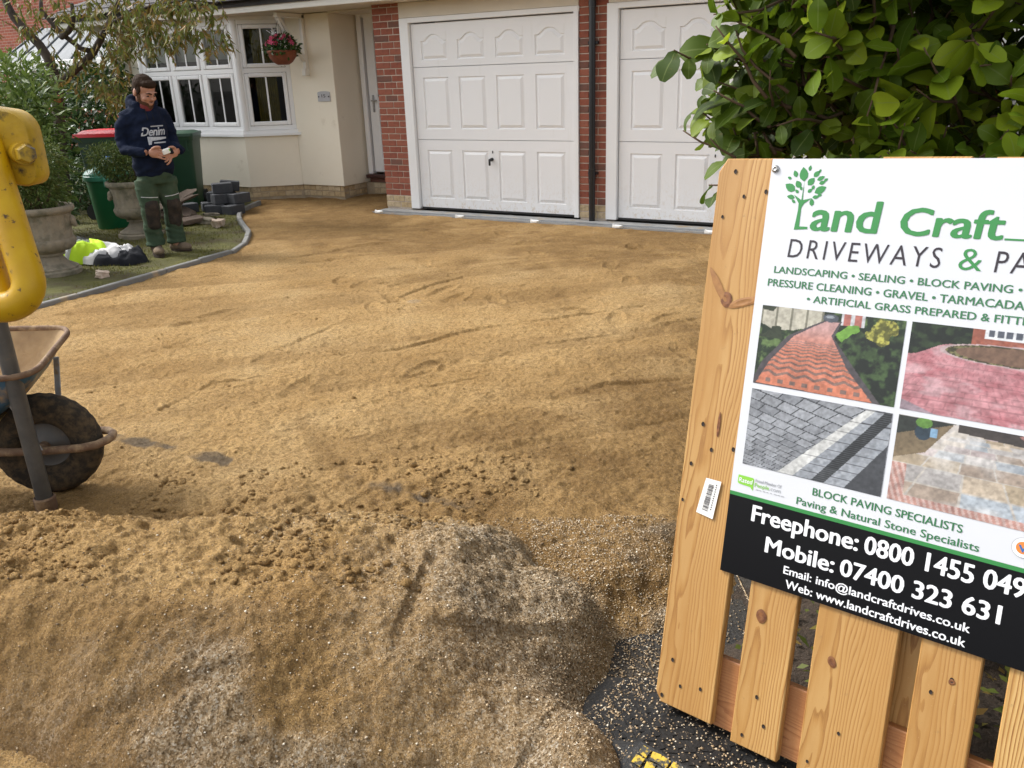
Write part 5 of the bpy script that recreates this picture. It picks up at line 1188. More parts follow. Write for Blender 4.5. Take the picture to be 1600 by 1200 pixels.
for (px, py, D, wx, wy, k) in ((20, 25, 9.7, 45, 40, 30), (110, 15, 9.6, 60, 30, 60), (190, 20, 9.6, 55, 40, 90), (250, 25, 9.4, 60, 38, 110), (310, 25, 9.3, 42, 45, 80), (335, 60, 9.3, 22, 20, 20), (150, 55, 9.7, 45, 40, 60), (178, 110, 9.6, 28, 50, 60), (165, 140, 9.75, 20, 24, 30), (215, 60, 9.5, 35, 28, 45), (118, 110, 9.8, 32, 30, 30), (60, 55, 9.8, 45, 40, 26), (275, 60, 9.35, 45, 22, 40), (20, 75, 9.6, 30, 30, 14), (70, 5, 9.5, 50, 20, 24)):
    for _ in range(int(k * (0.38 if px < 160 else 0.62))): clusters.append((px + rng.uniform(-1, 1) * wx, py + rng.uniform(-1, 1) * wy - 6, D + rng.normal() * 0.25))
LP, LD = [], []
for (px, py, D) in clusters:
    p0 = gd(px, py, D) - np.array(t0); sd = np.array([rng.normal() * 0.5, rng.normal() * 0.5, -0.55 + 0.35 * rng.normal()]); sd /= np.linalg.norm(sd); ln_ = rng.uniform(0.10, 0.26)
    p1 = p0 + sd * ln_; mb.tube([tuple(p0), tuple((p0 + p1) / 2 + rng.normal(size=3) * 0.01), tuple(p1)], [0.003, 0.0025, 0.0015], 4)
    for q in np.linspace(0.05, 1, 7):
        LP.append(p0 + sd * ln_ * q); v_ = np.array([rng.normal() * 0.55, rng.normal() * 0.55, -0.75 + rng.normal() * 0.3]) + sd * 0.6; LD.append(v_)
mb.obj('twigs', M['twig'], tr)['kind'] = 'stuff'
LP, LD = np.array(LP), np.array(LD); V, F = leaf_cloud(LP, LD, rng.normal(size=LP.shape), rng.uniform(0.07, 0.125, len(LP)), rng.uniform(0.02, 0.034, len(LP)), 'lance')
o = link('foliage', np_mesh('foliage', V, F, M['tree_leaf']), tr); o['kind'] = 'stuff'

# shrubs round the garden
def bl_px(*a): return [(tuple(gd(px, py, D)), (rx, rx, rz)) for px, py, D, rx, rz in a]
bush('laurel_hedge', 'dark laurel hedge behind the red-lidded bin', 'hedge', bl_px((140, 190, 12.0, 0.75, 0.62), (120, 160, 12.3, 0.8, 0.55), (165, 165, 12.2, 0.45, 0.7), (90, 230, 12.0, 0.7, 0.7), (130, 260, 12.2, 0.9, 0.7), (172, 130, 12.4, 0.35, 0.5), (60, 200, 12.5, 0.8, 0.8)), 9000, 0.10, 0.045, M['laurel'], None, 0.3)
bush('broadleaf_shrub', 'bright green broad-leaved shrub left of the tree trunk', 'shrub', bl_px((30, 150, 9.0, 0.42, 0.36), (55, 185, 8.9, 0.34, 0.36), (10, 200, 9.0, 0.4, 0.4), (45, 240, 9.0, 0.4, 0.5), (20, 115, 9.2, 0.34, 0.2), (15, 300, 9.0, 0.5, 0.5)), 3200, 0.12, 0.042, M['bright_shrub'], None, 0.05)
bush('low_shrub', 'low dark leafy shrub behind the front urn', 'shrub', bl_px((20, 360, 7.9, 0.3, 0.22), (0, 400, 7.6, 0.3, 0.2), (40, 330, 8.4, 0.4, 0.3)), 1800, 0.08, 0.04, M['laurel'], None, 0.2)
bush('garden_shrub', 'mid green shrub filling the gap between the tree and the bins', 'shrub', bl_px((112, 300, 11.2, 0.4, 0.5), (75, 290, 10.9, 0.5, 0.5)), 2600, 0.07, 0.03, M['laurel'], None, 0.2)

# ================================================================== THE MAN
PM = Matrix.Translation((-0.685, -3.295, 0.02)) @ Matrix.Rotation(R(70), 4, 'Z')
man = bpy.data.objects.new('person', None); COL.objects.link(man); man.matrix_world = PM
tag(man, 'bearded man in navy printed hoodie and green work trousers looking down at his hands', 'person')
hm = Matrix.Translation((0.025, -0.055, 1.482)) @ Matrix.Rotation(R(16), 4, 'Z') @ Matrix.Rotation(R(24), 4, 'X') @ Matrix.Scale(1.1, 4)
def HP(p): return tuple(hm @ Vector(p))
hr = hm.to_3x3()
b = MB()
b.ell(HP((0, 0.018, 0.035)), (0.078, 0.097, 0.092), hr, 24, 16)
b.ell(HP((0, -0.02, -0.03)), (0.064, 0.078, 0.082), hr, 24, 16)
b.ell(HP((0, -0.045, -0.088)), (0.042, 0.045, 0.038), hr); b.ell(HP((0, -0.075, -0.100)), (0.026, 0.022, 0.022), hr)
b.ell(HP((0, -0.104, -0.022)), (0.0125, 0.020, 0.013), hr, 12, 8); b.ell(HP((0, -0.096, 0.0)), (0.010, 0.014, 0.03), hr, 12, 8)
b.ell(HP((0, -0.086, 0.024)), (0.052, 0.016, 0.012), hr); b.ell(HP((-0.038, -0.066, -0.03)), (0.022, 0.022, 0.02), hr); b.ell(HP((0.038, -0.066, -0.03)), (0.022, 0.022, 0.02), hr)
b.ell(HP((0, -0.091, -0.060)), (0.024, 0.012, 0.006), hr, 12, 8); b.ell(HP((0, -0.089, -0.073)), (0.021, 0.012, 0.007), hr, 12, 8)
for sx in (-1, 1): b.ell(HP((sx * 0.078, 0.02, -0.012)), (0.011, 0.021, 0.033), hr, 12, 8)
b.tube([(0, 0.035, 1.30), (0.005, 0.02, 1.38), HP((0, 0.02, -0.06))], [0.075, 0.062, 0.060], 18)
b.tube([(0, 0.01, 0.72), (0, 0.01, 1.0), (0, 0.02, 1.2), (0, 0.03, 1.33)], [(0.12, 0.10), (0.13, 0.10), (0.13, 0.10), (0.08, 0.06)], 20)
HL, HR_ = Vector((-0.055, -0.255, 0.955)), Vector((0.135, -0.245, 0.945))
for S, H_ in ((-1, HL), (1, HR_)):
    b.tube([(S * 0.12, 0.02, 1.26), (S * 0.18, 0.035, 1.18), (S * 0.215, 0.042, 1.06), (S * 0.212, -0.015, 0.988), (S * 0.185, -0.12, 0.972), tuple(H_ + Vector((S * 0.055, 0.03, 0.005)))], [0.045, 0.035, 0.024, 0.024, 0.028, 0.027], 14)
    b.ell(tuple(H_), (0.046, 0.022, 0.042), Matrix.Rotation(S * R(25), 3, 'Z'), 14, 10)
    for k in range(4):
        z = 0.034 - 0.0245 * k; l_ = (0.9, 1.0, 0.95, 0.78)[k]; st_ = H_ + Vector((-S * 0.035, -0.012, z))
        drop = -0.012 if S < 0 else -0.03
        b.tube([tuple(H_ + Vector((S * 0.0, -0.004, z * 0.8))), tuple(st_), tuple(st_ + Vector((-S * 0.030 * l_, -0.020, drop))), tuple(st_ + Vector((-S * 0.058 * l_, -0.018, drop * 1.8))), tuple(st_ + Vector((-S * 0.074 * l_, -0.002, drop * 2.1)))], [0.0105, 0.0098, 0.0092, 0.0085, 0.007], 9)
    b.tube([tuple(H_ + Vector((S * 0.012, -0.004, 0.034))), tuple(H_ + Vector((-S * 0.012, -0.026, 0.050))), tuple(H_ + Vector((-S * 0.040, -0.032, 0.052))), tuple(H_ + Vector((-S * 0.060, -0.028, 0.046)))], [0.013, 0.0125, 0.011, 0.009], 9)
for S in (-1, 1): b.tube([(S * 0.08, 0.0, 0.78), (S * 0.1, -0.02, 0.44), (S * 0.1, 0.01, 0.06)], [0.075, 0.05, 0.035], 14)
remeshed(b, 'body', M['skin'], man, 0.0042, 1)
hb_ = MB(); hb_.ell(HP((0, 0.026, 0.044)), (0.084, 0.096, 0.090), hr, 28, 18); hb_.ell(HP((0.0, -0.036, 0.080)), (0.066, 0.056, 0.034), hr, 22, 14); hb_.ell(HP((0, 0.085, -0.02)), (0.062, 0.03, 0.05), hr)
for sx in (-1, 1): hb_.ell(HP((sx * 0.074, -0.012, 0.018)), (0.010, 0.026, 0.034), hr, 12, 8)
remeshed(hb_, 'hair', M['hair'], man, 0.007, 2, lambda c: 0.005 * fbm(c[:, 0] * 90, c[:, 2] * 60 + c[:, 1] * 90, 301, 3))
bd = MB(); bd.ell(HP((0, -0.032, -0.074)), (0.062, 0.062, 0.052), hr, 24, 14); bd.ell(HP((0, -0.074, -0.100)), (0.031, 0.024, 0.025), hr)
for sx in (-1, 1): bd.ell(HP((sx * 0.062, -0.012, -0.04)), (0.010, 0.030, 0.042), hr, 12, 8)
bd.ell(HP((0, -0.092, -0.047)), (0.026, 0.009, 0.005), hr, 12, 8)
remeshed(bd, 'beard', M['beard'], man, 0.006, 2, lambda c: 0.002 * fbm(c[:, 0] * 140, c[:, 2] * 140, 303, 2))
for sx in (-1, 1):
    e = MB(); e.ell(HP((sx * 0.03, -0.0855, -0.002)), (0.0135, 0.006, 0.0045), hr, 10, 6); e.obj('eye', M['eye'], man, True)
    e = MB(); e.tube([HP((sx * 0.012, -0.104, 0.022)), HP((sx * 0.032, -0.102, 0.028)), HP((sx * 0.054, -0.086, 0.020))], [0.0045, 0.0055, 0.003], 6); e.obj('eyebrow', M['hair'], man, True)
tee = MB(); tee.ell((0.012, -0.062, 1.345), (0.062, 0.045, 0.06), None, 16, 10); tee.obj('tee_shirt', M['tee'], man, True)
# hoodie
hd_ = MB()
hd_.tube([(0, 0.0, 0.735), (0, 0.0, 0.765), (0, -0.005, 0.82), (0, -0.005, 0.95), (0, 0.0, 1.10), (0, 0.008, 1.22), (0, 0.018, 1.31), (0, 0.028, 1.37), (0, 0.03, 1.395)],
         [(0.160, 0.135), (0.168, 0.142), (0.184, 0.158), (0.182, 0.152), (0.180, 0.145), (0.180, 0.138), (0.160, 0.120), (0.11, 0.095), (0.085, 0.08)], 36, up=(1, 0, 0))
for S, H_ in ((-1, HL), (1, HR_)):
    hd_.tube([(S * 0.09, 0.02, 1.30), (S * 0.155, 0.022, 1.27), (S * 0.195, 0.035, 1.18), (S * 0.225, 0.045, 1.06), (S * 0.222, -0.02, 0.985), (S * 0.19, -0.12, 0.972), tuple(H_ + Vector((S * 0.085, 0.055, 0.01))), tuple(H_ + Vector((S * 0.055, 0.028, 0.006)))],
             [0.06, 0.074, 0.070, 0.062, 0.060, 0.053, 0.044, 0.040], 18)
ring = [(0.105 * math.cos(a) * (1.0 if math.sin(a) > 0 else 0.92) + 0.005, 0.025 + 0.105 * math.sin(a), 1.385 + 0.022 * math.sin(a) - (0.05 if math.sin(a) < -0.6 else 0)) for a in np.linspace(-math.pi * 0.46, math.pi * 1.46, 22)]
hd_.tube(ring, [0.03] + [0.04] * 20 + [0.03], 12); hd_.ell((0, 0.13, 1.36), (0.12, 0.065, 0.095)); hd_.ell((-0.06, 0.05, 1.42), (0.05, 0.06, 0.05)); hd_.ell((0.07, 0.05, 1.41), (0.05, 0.06, 0.05))
def wr(c):
    return 0.018 * fbm(c[:, 0] * 7 + c[:, 2] * 5, c[:, 2] * 13 - c[:, 0] * 6 + c[:, 1] * 4, 311, 3) + 0.005 * fbm(c[:, 0] * 20 + c[:, 1] * 9, c[:, 2] * 26, 313, 2) + 0.012 * np.maximum(0, np.sin((c[:, 2] - 0.76) * 55)) * sst(0.92, 0.80, c[:, 2]) * sst(0.76, 0.79, c[:, 2]) * (0.3 + fbm(c[:, 0] * 5, c[:, 1] * 5, 317, 2))
hood = remeshed(hd_, 'hoodie', M['navy'], man, 0.010, 4, wr)
me = hood.data; bvh = BVHTree.FromPolygons([v.co.copy() for v in me.vertices], [tuple(p.vertices) for p in me.polygons])
def on_chest(pts2, fs, name, off=0.004, m=M['print_white']):
    vv = []
    for q_ in pts2:
        x, z = q_[0], q_[1]; h = bvh.ray_cast(Vector((x, -1, z)), Vector((0, 1, 0))); vv.append((x, (h[0].y if h[0] else -0.17) - off - (q_[2] * 5 if len(q_) > 2 else 0), z))
    mb = MB(); mb.add(vv, fs); return mb.obj(name, m, hood, fix=False)
t2, f2 = fit_text('Denim', -0.10, 0.13, 1.10, 1.175, 0.022, 0.38, 0.92, 'D'); on_chest(t2, f2, 'chest_lettering')
def strip(f_top, f_bot, x0, x1, n=16):
    xs_ = np.linspace(x0, x1, n); P_ = [(x, f_top(x)) for x in xs_] + [(x, f_bot(x)) for x in xs_]; return P_, [(i, i + 1, n + i + 1, n + i) for i in range(n - 1)]
on_chest(*strip(lambda x: 1.092 - 0.06 * (x + 0.05) * (x > -0.02), lambda x: 1.05 + 0.10 * max(0, x + 0.05) ** 1.0 * 0.9 - 0.03 * (x < -0.025), -0.05, 0.13), 'chest_swoosh')
on_chest(*strip(lambda x: 1.186, lambda x: 1.176, -0.005, 0.12), 'chest_small_print', 0.004, M['sign_grey'])
on_chest(*strip(lambda x: 1.042, lambda x: 1.03, 0.0, 0.115), 'chest_small_print', 0.004, M['print_white'])
for sx in (-0.02, 0.035):
    on_chest(*strip(lambda x: 1.34, lambda x: 1.24, sx, sx + 0.007, 4), 'drawstring', 0.006, M['black_cloth'])
# trousers
tr_ = MB(); tr_.tube([(0, 0.0, 0.82), (0, 0.0, 0.74), (0, 0.005, 0.67)], [(0.15, 0.125), (0.165, 0.135), (0.165, 0.13)], 26, up=(1, 0, 0))
LEG = {-1: [(-0.085, 0.0, 0.70), (-0.098, -0.012, 0.58), (-0.105, -0.04, 0.44), (-0.105, -0.015, 0.32), (-0.10, 0.005, 0.19), (-0.10, 0.0, 0.085)],
       1: [(0.085, 0.0, 0.70), (0.098, 0.0, 0.58), (0.108, -0.02, 0.44), (0.112, 0.012, 0.32), (0.112, 0.03, 0.19), (0.112, 0.03, 0.085)]}
for S in (-1, 1): tr_.tube(LEG[S], [(0.112, 0.105), (0.098, 0.098), (0.083, 0.085), (0.078, 0.082), (0.080, 0.085), (0.084, 0.088)], 20, up=(1, 0, 0))
def wt(c): return 0.018 * fbm(c[:, 0] * 9, c[:, 2] * 12 + c[:, 0] * 5, 331, 3) + 0.011 * vnoise(c[:, 0] * 6, c[:, 2] * 34 + c[:, 0] * 14, 333) * sst(0.36, 0.16, c[:, 2]) + 0.009 * vnoise(c[:, 0] * 10, c[:, 2] * 30, 335) * sst(0.60, 0.72, c[:, 2])
trs = remeshed(tr_, 'trousers', M['trouser'], man, 0.010, 3, wt)
me = trs.data; bvt = BVHTree.FromPolygons([v.co.copy() for v in me.vertices], [tuple(p.vertices) for p in me.polygons])
for S in (-1, 1):
    n = 14; vv = []; ff = []; cx = -0.105 if S < 0 else 0.11
    for i in range(n):
        for j in range(n):
            u, v = -1 + 2 * i / (n - 1), -1 + 2 * j / (n - 1); e = 1 - 0.12 * (u * u * v * v)
            e *= 1 + 0.3 * float(vnoise(np.array([math.atan2(v, u) * 1.6 + 5 * S]), np.array([0.5]), 77)[0]); x = cx + u * 0.066 * e; z = 0.385 + v * 0.13 * e; h = bvt.ray_cast(Vector((x, -1, z)), Vector((0, 1, 0))); rim = max(abs(u), abs(v))
            vv.append((x, (h[0].y if h[0] else -0.02) - 0.011 * (1 - rim ** 6) - 0.001, z))
    ff = [(i * n + j, (i + 1) * n + j, (i + 1) * n + j + 1, i * n + j + 1) for i in range(n - 1) for j in range(n - 1)]
    mb = MB(); mb.add(vv, ff); mb.obj('knee_pad', M['knee'], trs, True, fix=False)
    n = 10; xs_ = np.linspace(cx - 0.075, cx + 0.075, n); vv = []
    for z in (0.545, 0.552):
        for x in xs_:
            h = bvt.ray_cast(Vector((x, -1, z + 0.1 * (x - cx) * S)), Vector((0, 1, 0))); vv.append((x, (h[0].y if h[0] else 0.0) - 0.003, z + 0.1 * (x - cx) * S))
    mb = MB(); mb.add(vv, [(i, i + 1, n + i + 1, n + i) for i in range(n - 1)]); mb.obj('seam_piping', M['reflective'], trs, fix=False)
for S, ax, ay, rz_ in ((-1, -0.10, 0.0, R(-8)), (1, 0.112, 0.03, R(24))):
    bt = MB(); Rz = Matrix.Rotation(rz_, 3, 'Z')
    def BP(p): q = Rz @ Vector(p); return (q.x + ax, q.y + ay, q.z)
    bt.tube([BP((0, 0.015, 0.15)), BP((0, 0.01, 0.08)), BP((0, 0.0, 0.045))], [0.052, 0.054, 0.05], 16)
    bt.ell(BP((0, -0.005, 0.045)), (0.047, 0.085, 0.045), Rz); bt.ell(BP((0, -0.095, 0.042)), (0.051, 0.085, 0.042), Rz); bt.ell(BP((0, 0.045, 0.035)), (0.043, 0.045, 0.04), Rz)
    bo = remeshed(bt, 'boot', M['boot'], man, 0.008, 2, lambda c: 0.004 * fbm(c[:, 0] * 30, c[:, 1] * 30 + c[:, 2] * 20, 341, 2))
    so = MB(); so.prism([BP((0.046 * math.sin(a) * (1.08 if math.cos(a) > 0 else 1), -0.045 - 0.135 * math.cos(a), 0))[:2] for a in np.linspace(0, 2 * math.pi, 25)[:-1]], 'z', -0.012, 0.018); so.obj('sole', M['soil'], bo)
    la = MB()
    for k in range(4): la.tube([BP((-0.026, -0.045 - 0.02 * k, 0.093 - 0.008 * k)), BP((0, -0.05 - 0.02 * k, 0.1 - 0.009 * k)), BP((0.026, -0.045 - 0.02 * k, 0.093 - 0.008 * k))], 0.004, 5)
    la.obj('lace', M['stone'], bo)
# the small box he is holding
mb = MB(); mb.box((0, 0, 0), (0.075, 0.05, 0.045), None, 0.006); hx_ = mb.obj('small_box', M['white_box']); hx_.matrix_world = PM @ Matrix.Translation((0.048, -0.285, 0.963)) @ Matrix.Rotation(R(-15), 4, 'Y')
tag(hx_, 'small white and black box held in both of the man\'s hands', 'box')
mb = MB(); mb.box((0.042, -0.002, -0.012), (0.03, 0.054, 0.05), None, 0.006); mb.obj('black_end', M['black_cloth'], hx_)
mb = MB(); mb.box((0.028, -0.0257, 0.006), (0.012, 0.002, 0.02)); mb.obj('green_mark', M['sign_lime'], hx_)

# ================================================================== WHEELBARROW
BF = math.atan2(0.593, 0.805)
wb = thing('wheelbarrow', 'sandy blue wheelbarrow with a big black tyre at the left edge', 'wheelbarrow', (3.085, -6.93, 0.0), BF)
WC = 0.203
wh = MB(); prof = []
tw = MB(); NS, NR = 20, 110; P_ = []; F_ = []
for i in range(NR):
    A = 2 * math.pi * i / NR
    for k in range(NS):
        a = 2 * math.pi * k / NS; ca, sa = math.cos(a), math.sin(a)
        rr = 0.152 + 0.060 * (abs(ca) ** 0.8) * (1 if ca > 0 else -1); ww = 0.052 * (abs(sa) ** 0.75) * (1 if sa > 0 else -1)
        if ca > 0.5: rr += 0.0012 * (1 if math.sin(A * 27.5 + (2.5 if sa > 0 else 0)) > 0 else -1)
        P_.append((rr * math.cos(A), ww, WC + rr * math.sin(A)))
for i in range(NR):
    for k in range(NS):
        F_.append((i * NS + k, i * NS + (k + 1) % NS, ((i + 1) % NR) * NS + (k + 1) % NS, ((i + 1) % NR) * NS + k))
wm = MB(); wm.tube([(0, -0.060, WC), (0, 0.060, WC)], 0.022, 16); wheel = auto_smooth(wm.obj('wheel', M['rust'], wb)); wheel['label'] = 'big barrow wheel caked with sand'
tw.add(P_, F_); tw.obj('tyre', M['tyre'], wheel, True)
rp = [(0.128, 0.030), (0.134, 0.036), (0.126, 0.040), (0.116, 0.034), (0.106, 0.018), (0.085, 0.010), (0.05, 0.014), (0.036, 0.028), (0.020, 0.030)]
for sd in (-1, 1):
    mb = MB(); P_ = []; n = 40
    for r, y in rp:
        for k in range(n): a = 2 * math.pi * k / n; P_.append((r * math.cos(a), sd * y, WC + r * math.sin(a)))
    mb.add(P_, [(i * n + k, i * n + (k + 1) % n, (i + 1) * n + (k + 1) % n, (i + 1) * n + k) for i in range(len(rp) - 1) for k in range(n)]); auto_smooth(mb.obj('rim', M['rim'], wheel), 50)
mb = MB(); mb.tube([(0, -0.115, WC), (0, 0.115, WC)], 0.009, 10); mb.tube([(0, -0.096, WC), (0, -0.088, WC)], 0.019, 6); mb.tube([(0, 0.088, WC), (0, 0.096, WC)], 0.019, 6); mb.obj('axle', M['galv'], wb)
# tubular frame: both handles run past the axle and join in a loop in front of the wheel
side = [(-1.30, 0.30, 0.60), (-1.0, 0.27, 0.53), (-0.62, 0.20, 0.32), (-0.30, 0.115, 0.235), (0.0, 0.095, 0.208), (0.16, 0.090, 0.208), (0.215, 0.072, 0.210), (0.245, 0.035, 0.212)]
path = side + [(0.252, 0.0, 0.212)] + [(x, -y, z) for x, y, z in reversed(side)]
mb = MB(); mb.tube(path, 0.0165, 12); auto_smooth(mb.obj('frame', M['rust'], wb), 60)
for sy in (-1, 1):
    mb = MB(); mb.tube([(-0.62, sy * 0.20, 0.32), (-0.70, sy * 0.22, 0.03), (-0.86, sy * 0.22, 0.0), (-0.95, sy * 0.22, 0.2)], 0.013, 8); mb.obj('leg', M['rust'], wb, True)
    mb = MB(); mb.tube([(-1.45, sy * 0.31, 0.62), (-1.24, sy * 0.295, 0.585)], 0.021, 10); mb.obj('grip', M['black_rubber'], wb, True)
    mb = MB(); a_, b_ = Vector((0.015, sy * 0.098, 0.215)), Vector((0.030, 0.178, 0.512)) if sy > 0 else Vector((-0.03, -0.150, 0.425)); q = (b_ - a_)
    mb.box(tuple((a_ + b_) / 2), (0.026, 0.006, q.length), q.to_track_quat('Z', 'Y').to_matrix(), 0.002); mb.obj('brace', M['grey_strut'], wb)
# tray: rolled rim, sloping sides; inside caked in sand, outside blue paint
def ring_rect(x0, x1, w0, w1, z0, z1, r=0.10, n=6):
    """x0 back, x1 front; w0 back width, w1 front width; z0 back height, z1 front height"""
    pts_ = []
    for (cx, cy, a0) in ((x1 - r, w1 / 2 - r, 0), (x0 + r, w0 / 2 - r, 90), (x0 + r, -w0 / 2 + r, 180), (x1 - r, -w1 / 2 + r, 270)):
        for k in range(n + 1):
            a = R(a0 + 90 * k / n); x = cx + r * math.cos(a); y = cy + r * math.sin(a); f = (x - x0) / (x1 - x0); pts_.append((x, y, z0 + (z1 - z0) * f))
    return pts_
rim_r = ring_rect(-0.90, 0.105, 0.64, 0.44, 0.585, 0.588, 0.08); mid_r = ring_rect(-0.80, 0.02, 0.54, 0.37, 0.46, 0.475, 0.08); bot_r = ring_rect(-0.60, -0.14, 0.36, 0.28, 0.36, 0.36, 0.07)
rim_r, mid_r, bot_r = [[(x, y, z + 0.14 * y) for x, y, z in rg] for rg in (rim_r, mid_r, bot_r)]     # the tray sits a little lopsided
n = len(rim_r)
def shell(scale, dz): 
    P_ = []
    for rg in (rim_r, mid_r, bot_r):
        c = sum((Vector(p) for p in rg), Vector()) / n
        for p in rg: q = Vector(p) - c; P_.append((c.x + q.x * scale, c.y + q.y * scale, p[2] + dz))
    F_ = [(i * n + k, i * n + (k + 1) % n, (i + 1) * n + (k + 1) % n, (i + 1) * n + k) for i in range(2) for k in range(n)] + [tuple(2 * n + k for k in range(n))]
    return P_, F_
mb = MB(); mb.add(*shell(1.0, 0.0)); tray = auto_smooth(mb.obj('tray', M['blue_steel'], wb), 60)
mb = MB(); mb.add(*shell(0.985, 0.006)); auto_smooth(mb.obj('tray_inside', M['tray_inside'], tray), 60)
mb = MB(); pr = [Vector(p) + Vector((0, 0, 0.004)) for p in rim_r]; mb.tube(pr + [pr[0]], 0.013, 8, False, 0.8); mb.obj('rolled_rim', M['rust'], tray, True)
gx_, gy2 = np.meshgrid(np.linspace(-0.66, -0.10, 26), np.linspace(-0.15, 0.15, 20), indexing='ij')
zz = 0.375 + 0.14 * gy2 * 0.8 + 0.04 * (1 - ((gx_ + 0.4) / 0.3) ** 2) + 0.03 * fbm(gx_ * 8, gy2 * 8, 401, 3)
me = np_mesh('sand_residue', np.stack([gx_, gy2, zz], -1).reshape(-1, 3), grid_faces(26, 20), M['sand'], True); fattr(me, 'darker', np.full(520, 0.6)); fattr(me, 'grit', np.zeros(520)); fattr(me, 'bare', np.zeros(520)); link('sand_residue', me, tray)

# upright steel pole
mb = MB(); mb.tube([(0, 0, -0.05), (0, 0, 0.985)], 0.030, 20); o = auto_smooth(mb.obj('steel_pole', M['pole'])); o.location = (3.215, -7.065, 0.02); o.rotation_euler = (R(0.8), R(0.4), 0)
tag(o, 'dark grey steel pole standing upright in front of the barrow wheel', 'pole')
mb = MB(); mb.lathe([(0.0335, -0.03), (0.040, -0.02), (0.041, 0.03), (0.037, 0.035), (0.0335, 0.036)], 20, caps=False); auto_smooth(mb.obj('foot_collar', M['rust'], o))

# yellow tubular machine guard, very near on the left
DY = 1.6
vdir = np.array([0, 0, 1.0]); ldir = -np.array([0.8639, 0.5037, 0.0]); bdir = np.array([-0.5037, 0.8639, 0.0])
corner = gd(58, 478, DY)
yf = thing('machine_guard', 'scuffed yellow tubular guard of a site machine with bolted lug', 'machine guard', tuple(corner))
TR = 0.0295
def arc(c0, d_in, d_out, r, n=9):
    """fillet at corner c0, coming in along d_in, leaving along d_out"""
    o = c0 - d_in * r + d_out * r; out = []
    for k in range(n + 1):
        a = math.pi / 2 * k / n; out.append(o + (-d_out) * r * math.cos(a) + d_in * r * math.sin(a))
    return out
z0_ = np.zeros(3)
rb_ = 0.062
tdir = gd(-15, 200, DY) - gd(56, 425, DY); tdir /= np.linalg.norm(tdir)
path = [z0_ + tdir * 0.60, z0_ + tdir * 0.45, z0_ + tdir * 0.3] + arc(z0_, -tdir, ldir, rb_) + [ldir * 0.2, ldir * 0.42] 
path += arc(ldir * 0.55, ldir, -vdir, 0.10) + [ldir * 0.55 - vdir * 0.6, ldir * 0.55 - vdir * (corner[2] + 0.06)]
mb = MB(); mb.tube([tuple(p) for p in path], TR, 24); auto_smooth(mb.obj('guard_tube', M['yellow'], yf), 60)
p2 = ldir * 0.078 + bdir * 0.02
mb = MB(); mb.tube([tuple(p2 - vdir * 0.0), tuple(p2 + tdir * 0.3), tuple(p2 + tdir * 0.605)], TR * 0.95, 20); auto_smooth(mb.obj('inner_tube', M['yellow'], yf), 60)
mb = MB(); mb.tube([tuple(tdir * 0.60 + ldir * -0.02), tuple(tdir * 0.60 + ldir * 0.43)], TR, 20); mb.tube([tuple(tdir * 0.60 + ldir * 0.43), tuple(ldir * 0.55 - vdir * 0.1)], TR, 20); mb.tube([tuple(ldir * 0.55 + vdir * 0.2), tuple(ldir * 0.55 + vdir * 0.2 + bdir * -0.3), tuple(ldir * 0.55 - vdir * (corner[2] + 0.05) + bdir * -0.35)], TR, 16); auto_smooth(mb.obj('rear_tube', M['yellow'], yf), 60)
# lug: rounded plate beside the tube, with a painted hex bolt through it
lc = gd(40, 229, DY + 0.035) - corner
X_ = -ldir; Z_ = vdir; Y_ = np.cross(Z_, X_)
def lug_poly(w, h, r, n=7):
    o = []
    for cx, cz, a0 in ((w / 2 - r, h / 2 - r, 0), (-w / 2 + 0.004, h / 2 - 0.004, 90), (-w / 2 + 0.004, -h / 2 + 0.004, 180), (w / 2 - r, -h / 2 + r, 270)):
        rr = r if cx > 0 else 0.004
        for k in range(n + 1): a = R(a0 + 90 * k / n); o.append((cx + rr * math.cos(a), cz + rr * math.sin(a)))
    return o
lp = lug_poly(0.088, 0.142, 0.034); lp2 = [(x * 0.93, z * 0.95) for x, z in lp]
def LW(x, y, z): return tuple(lc + X_ * x + Y_ * y + Z_ * z)
mb = MB(); nl = len(lp); layers = [(lp2, -0.026), (lp, -0.020), (lp, 0.020), (lp2, 0.026)]
P_ = [LW(x - 0.018, y, z - 0.18 * x) for poly, y in layers for x, z in poly]
mb.add(P_, [tuple(range(nl)), tuple(3 * nl + k for k in reversed(range(nl)))] + [(i * nl + k, i * nl + (k + 1) % nl, (i + 1) * nl + (k + 1) % nl, (i + 1) * nl + k) for i in range(3) for k in range(nl)])
auto_smooth(mb.obj('lug', M['yellow_grime'], yf), 40)
bc = gd(38, 240, DY) - corner; tow = CAM - gd(38, 240, DY); tow[2] *= 0.2; tow /= np.linalg.norm(tow); tow = tow * 0.8 + X_ * 0.25; tow /= np.linalg.norm(tow)
mb = MB(); mb.tube([tuple(bc + tow * -0.03), tuple(bc + tow * 0.002)], 0.021, 18); mb.tube([tuple(bc + tow * 0.002), tuple(bc + tow * 0.018), tuple(bc + tow * 0.023)], [0.0185, 0.0185, 0.015], 6); auto_smooth(mb.obj('hex_bolt', M['yellow_grime'], yf), 30)

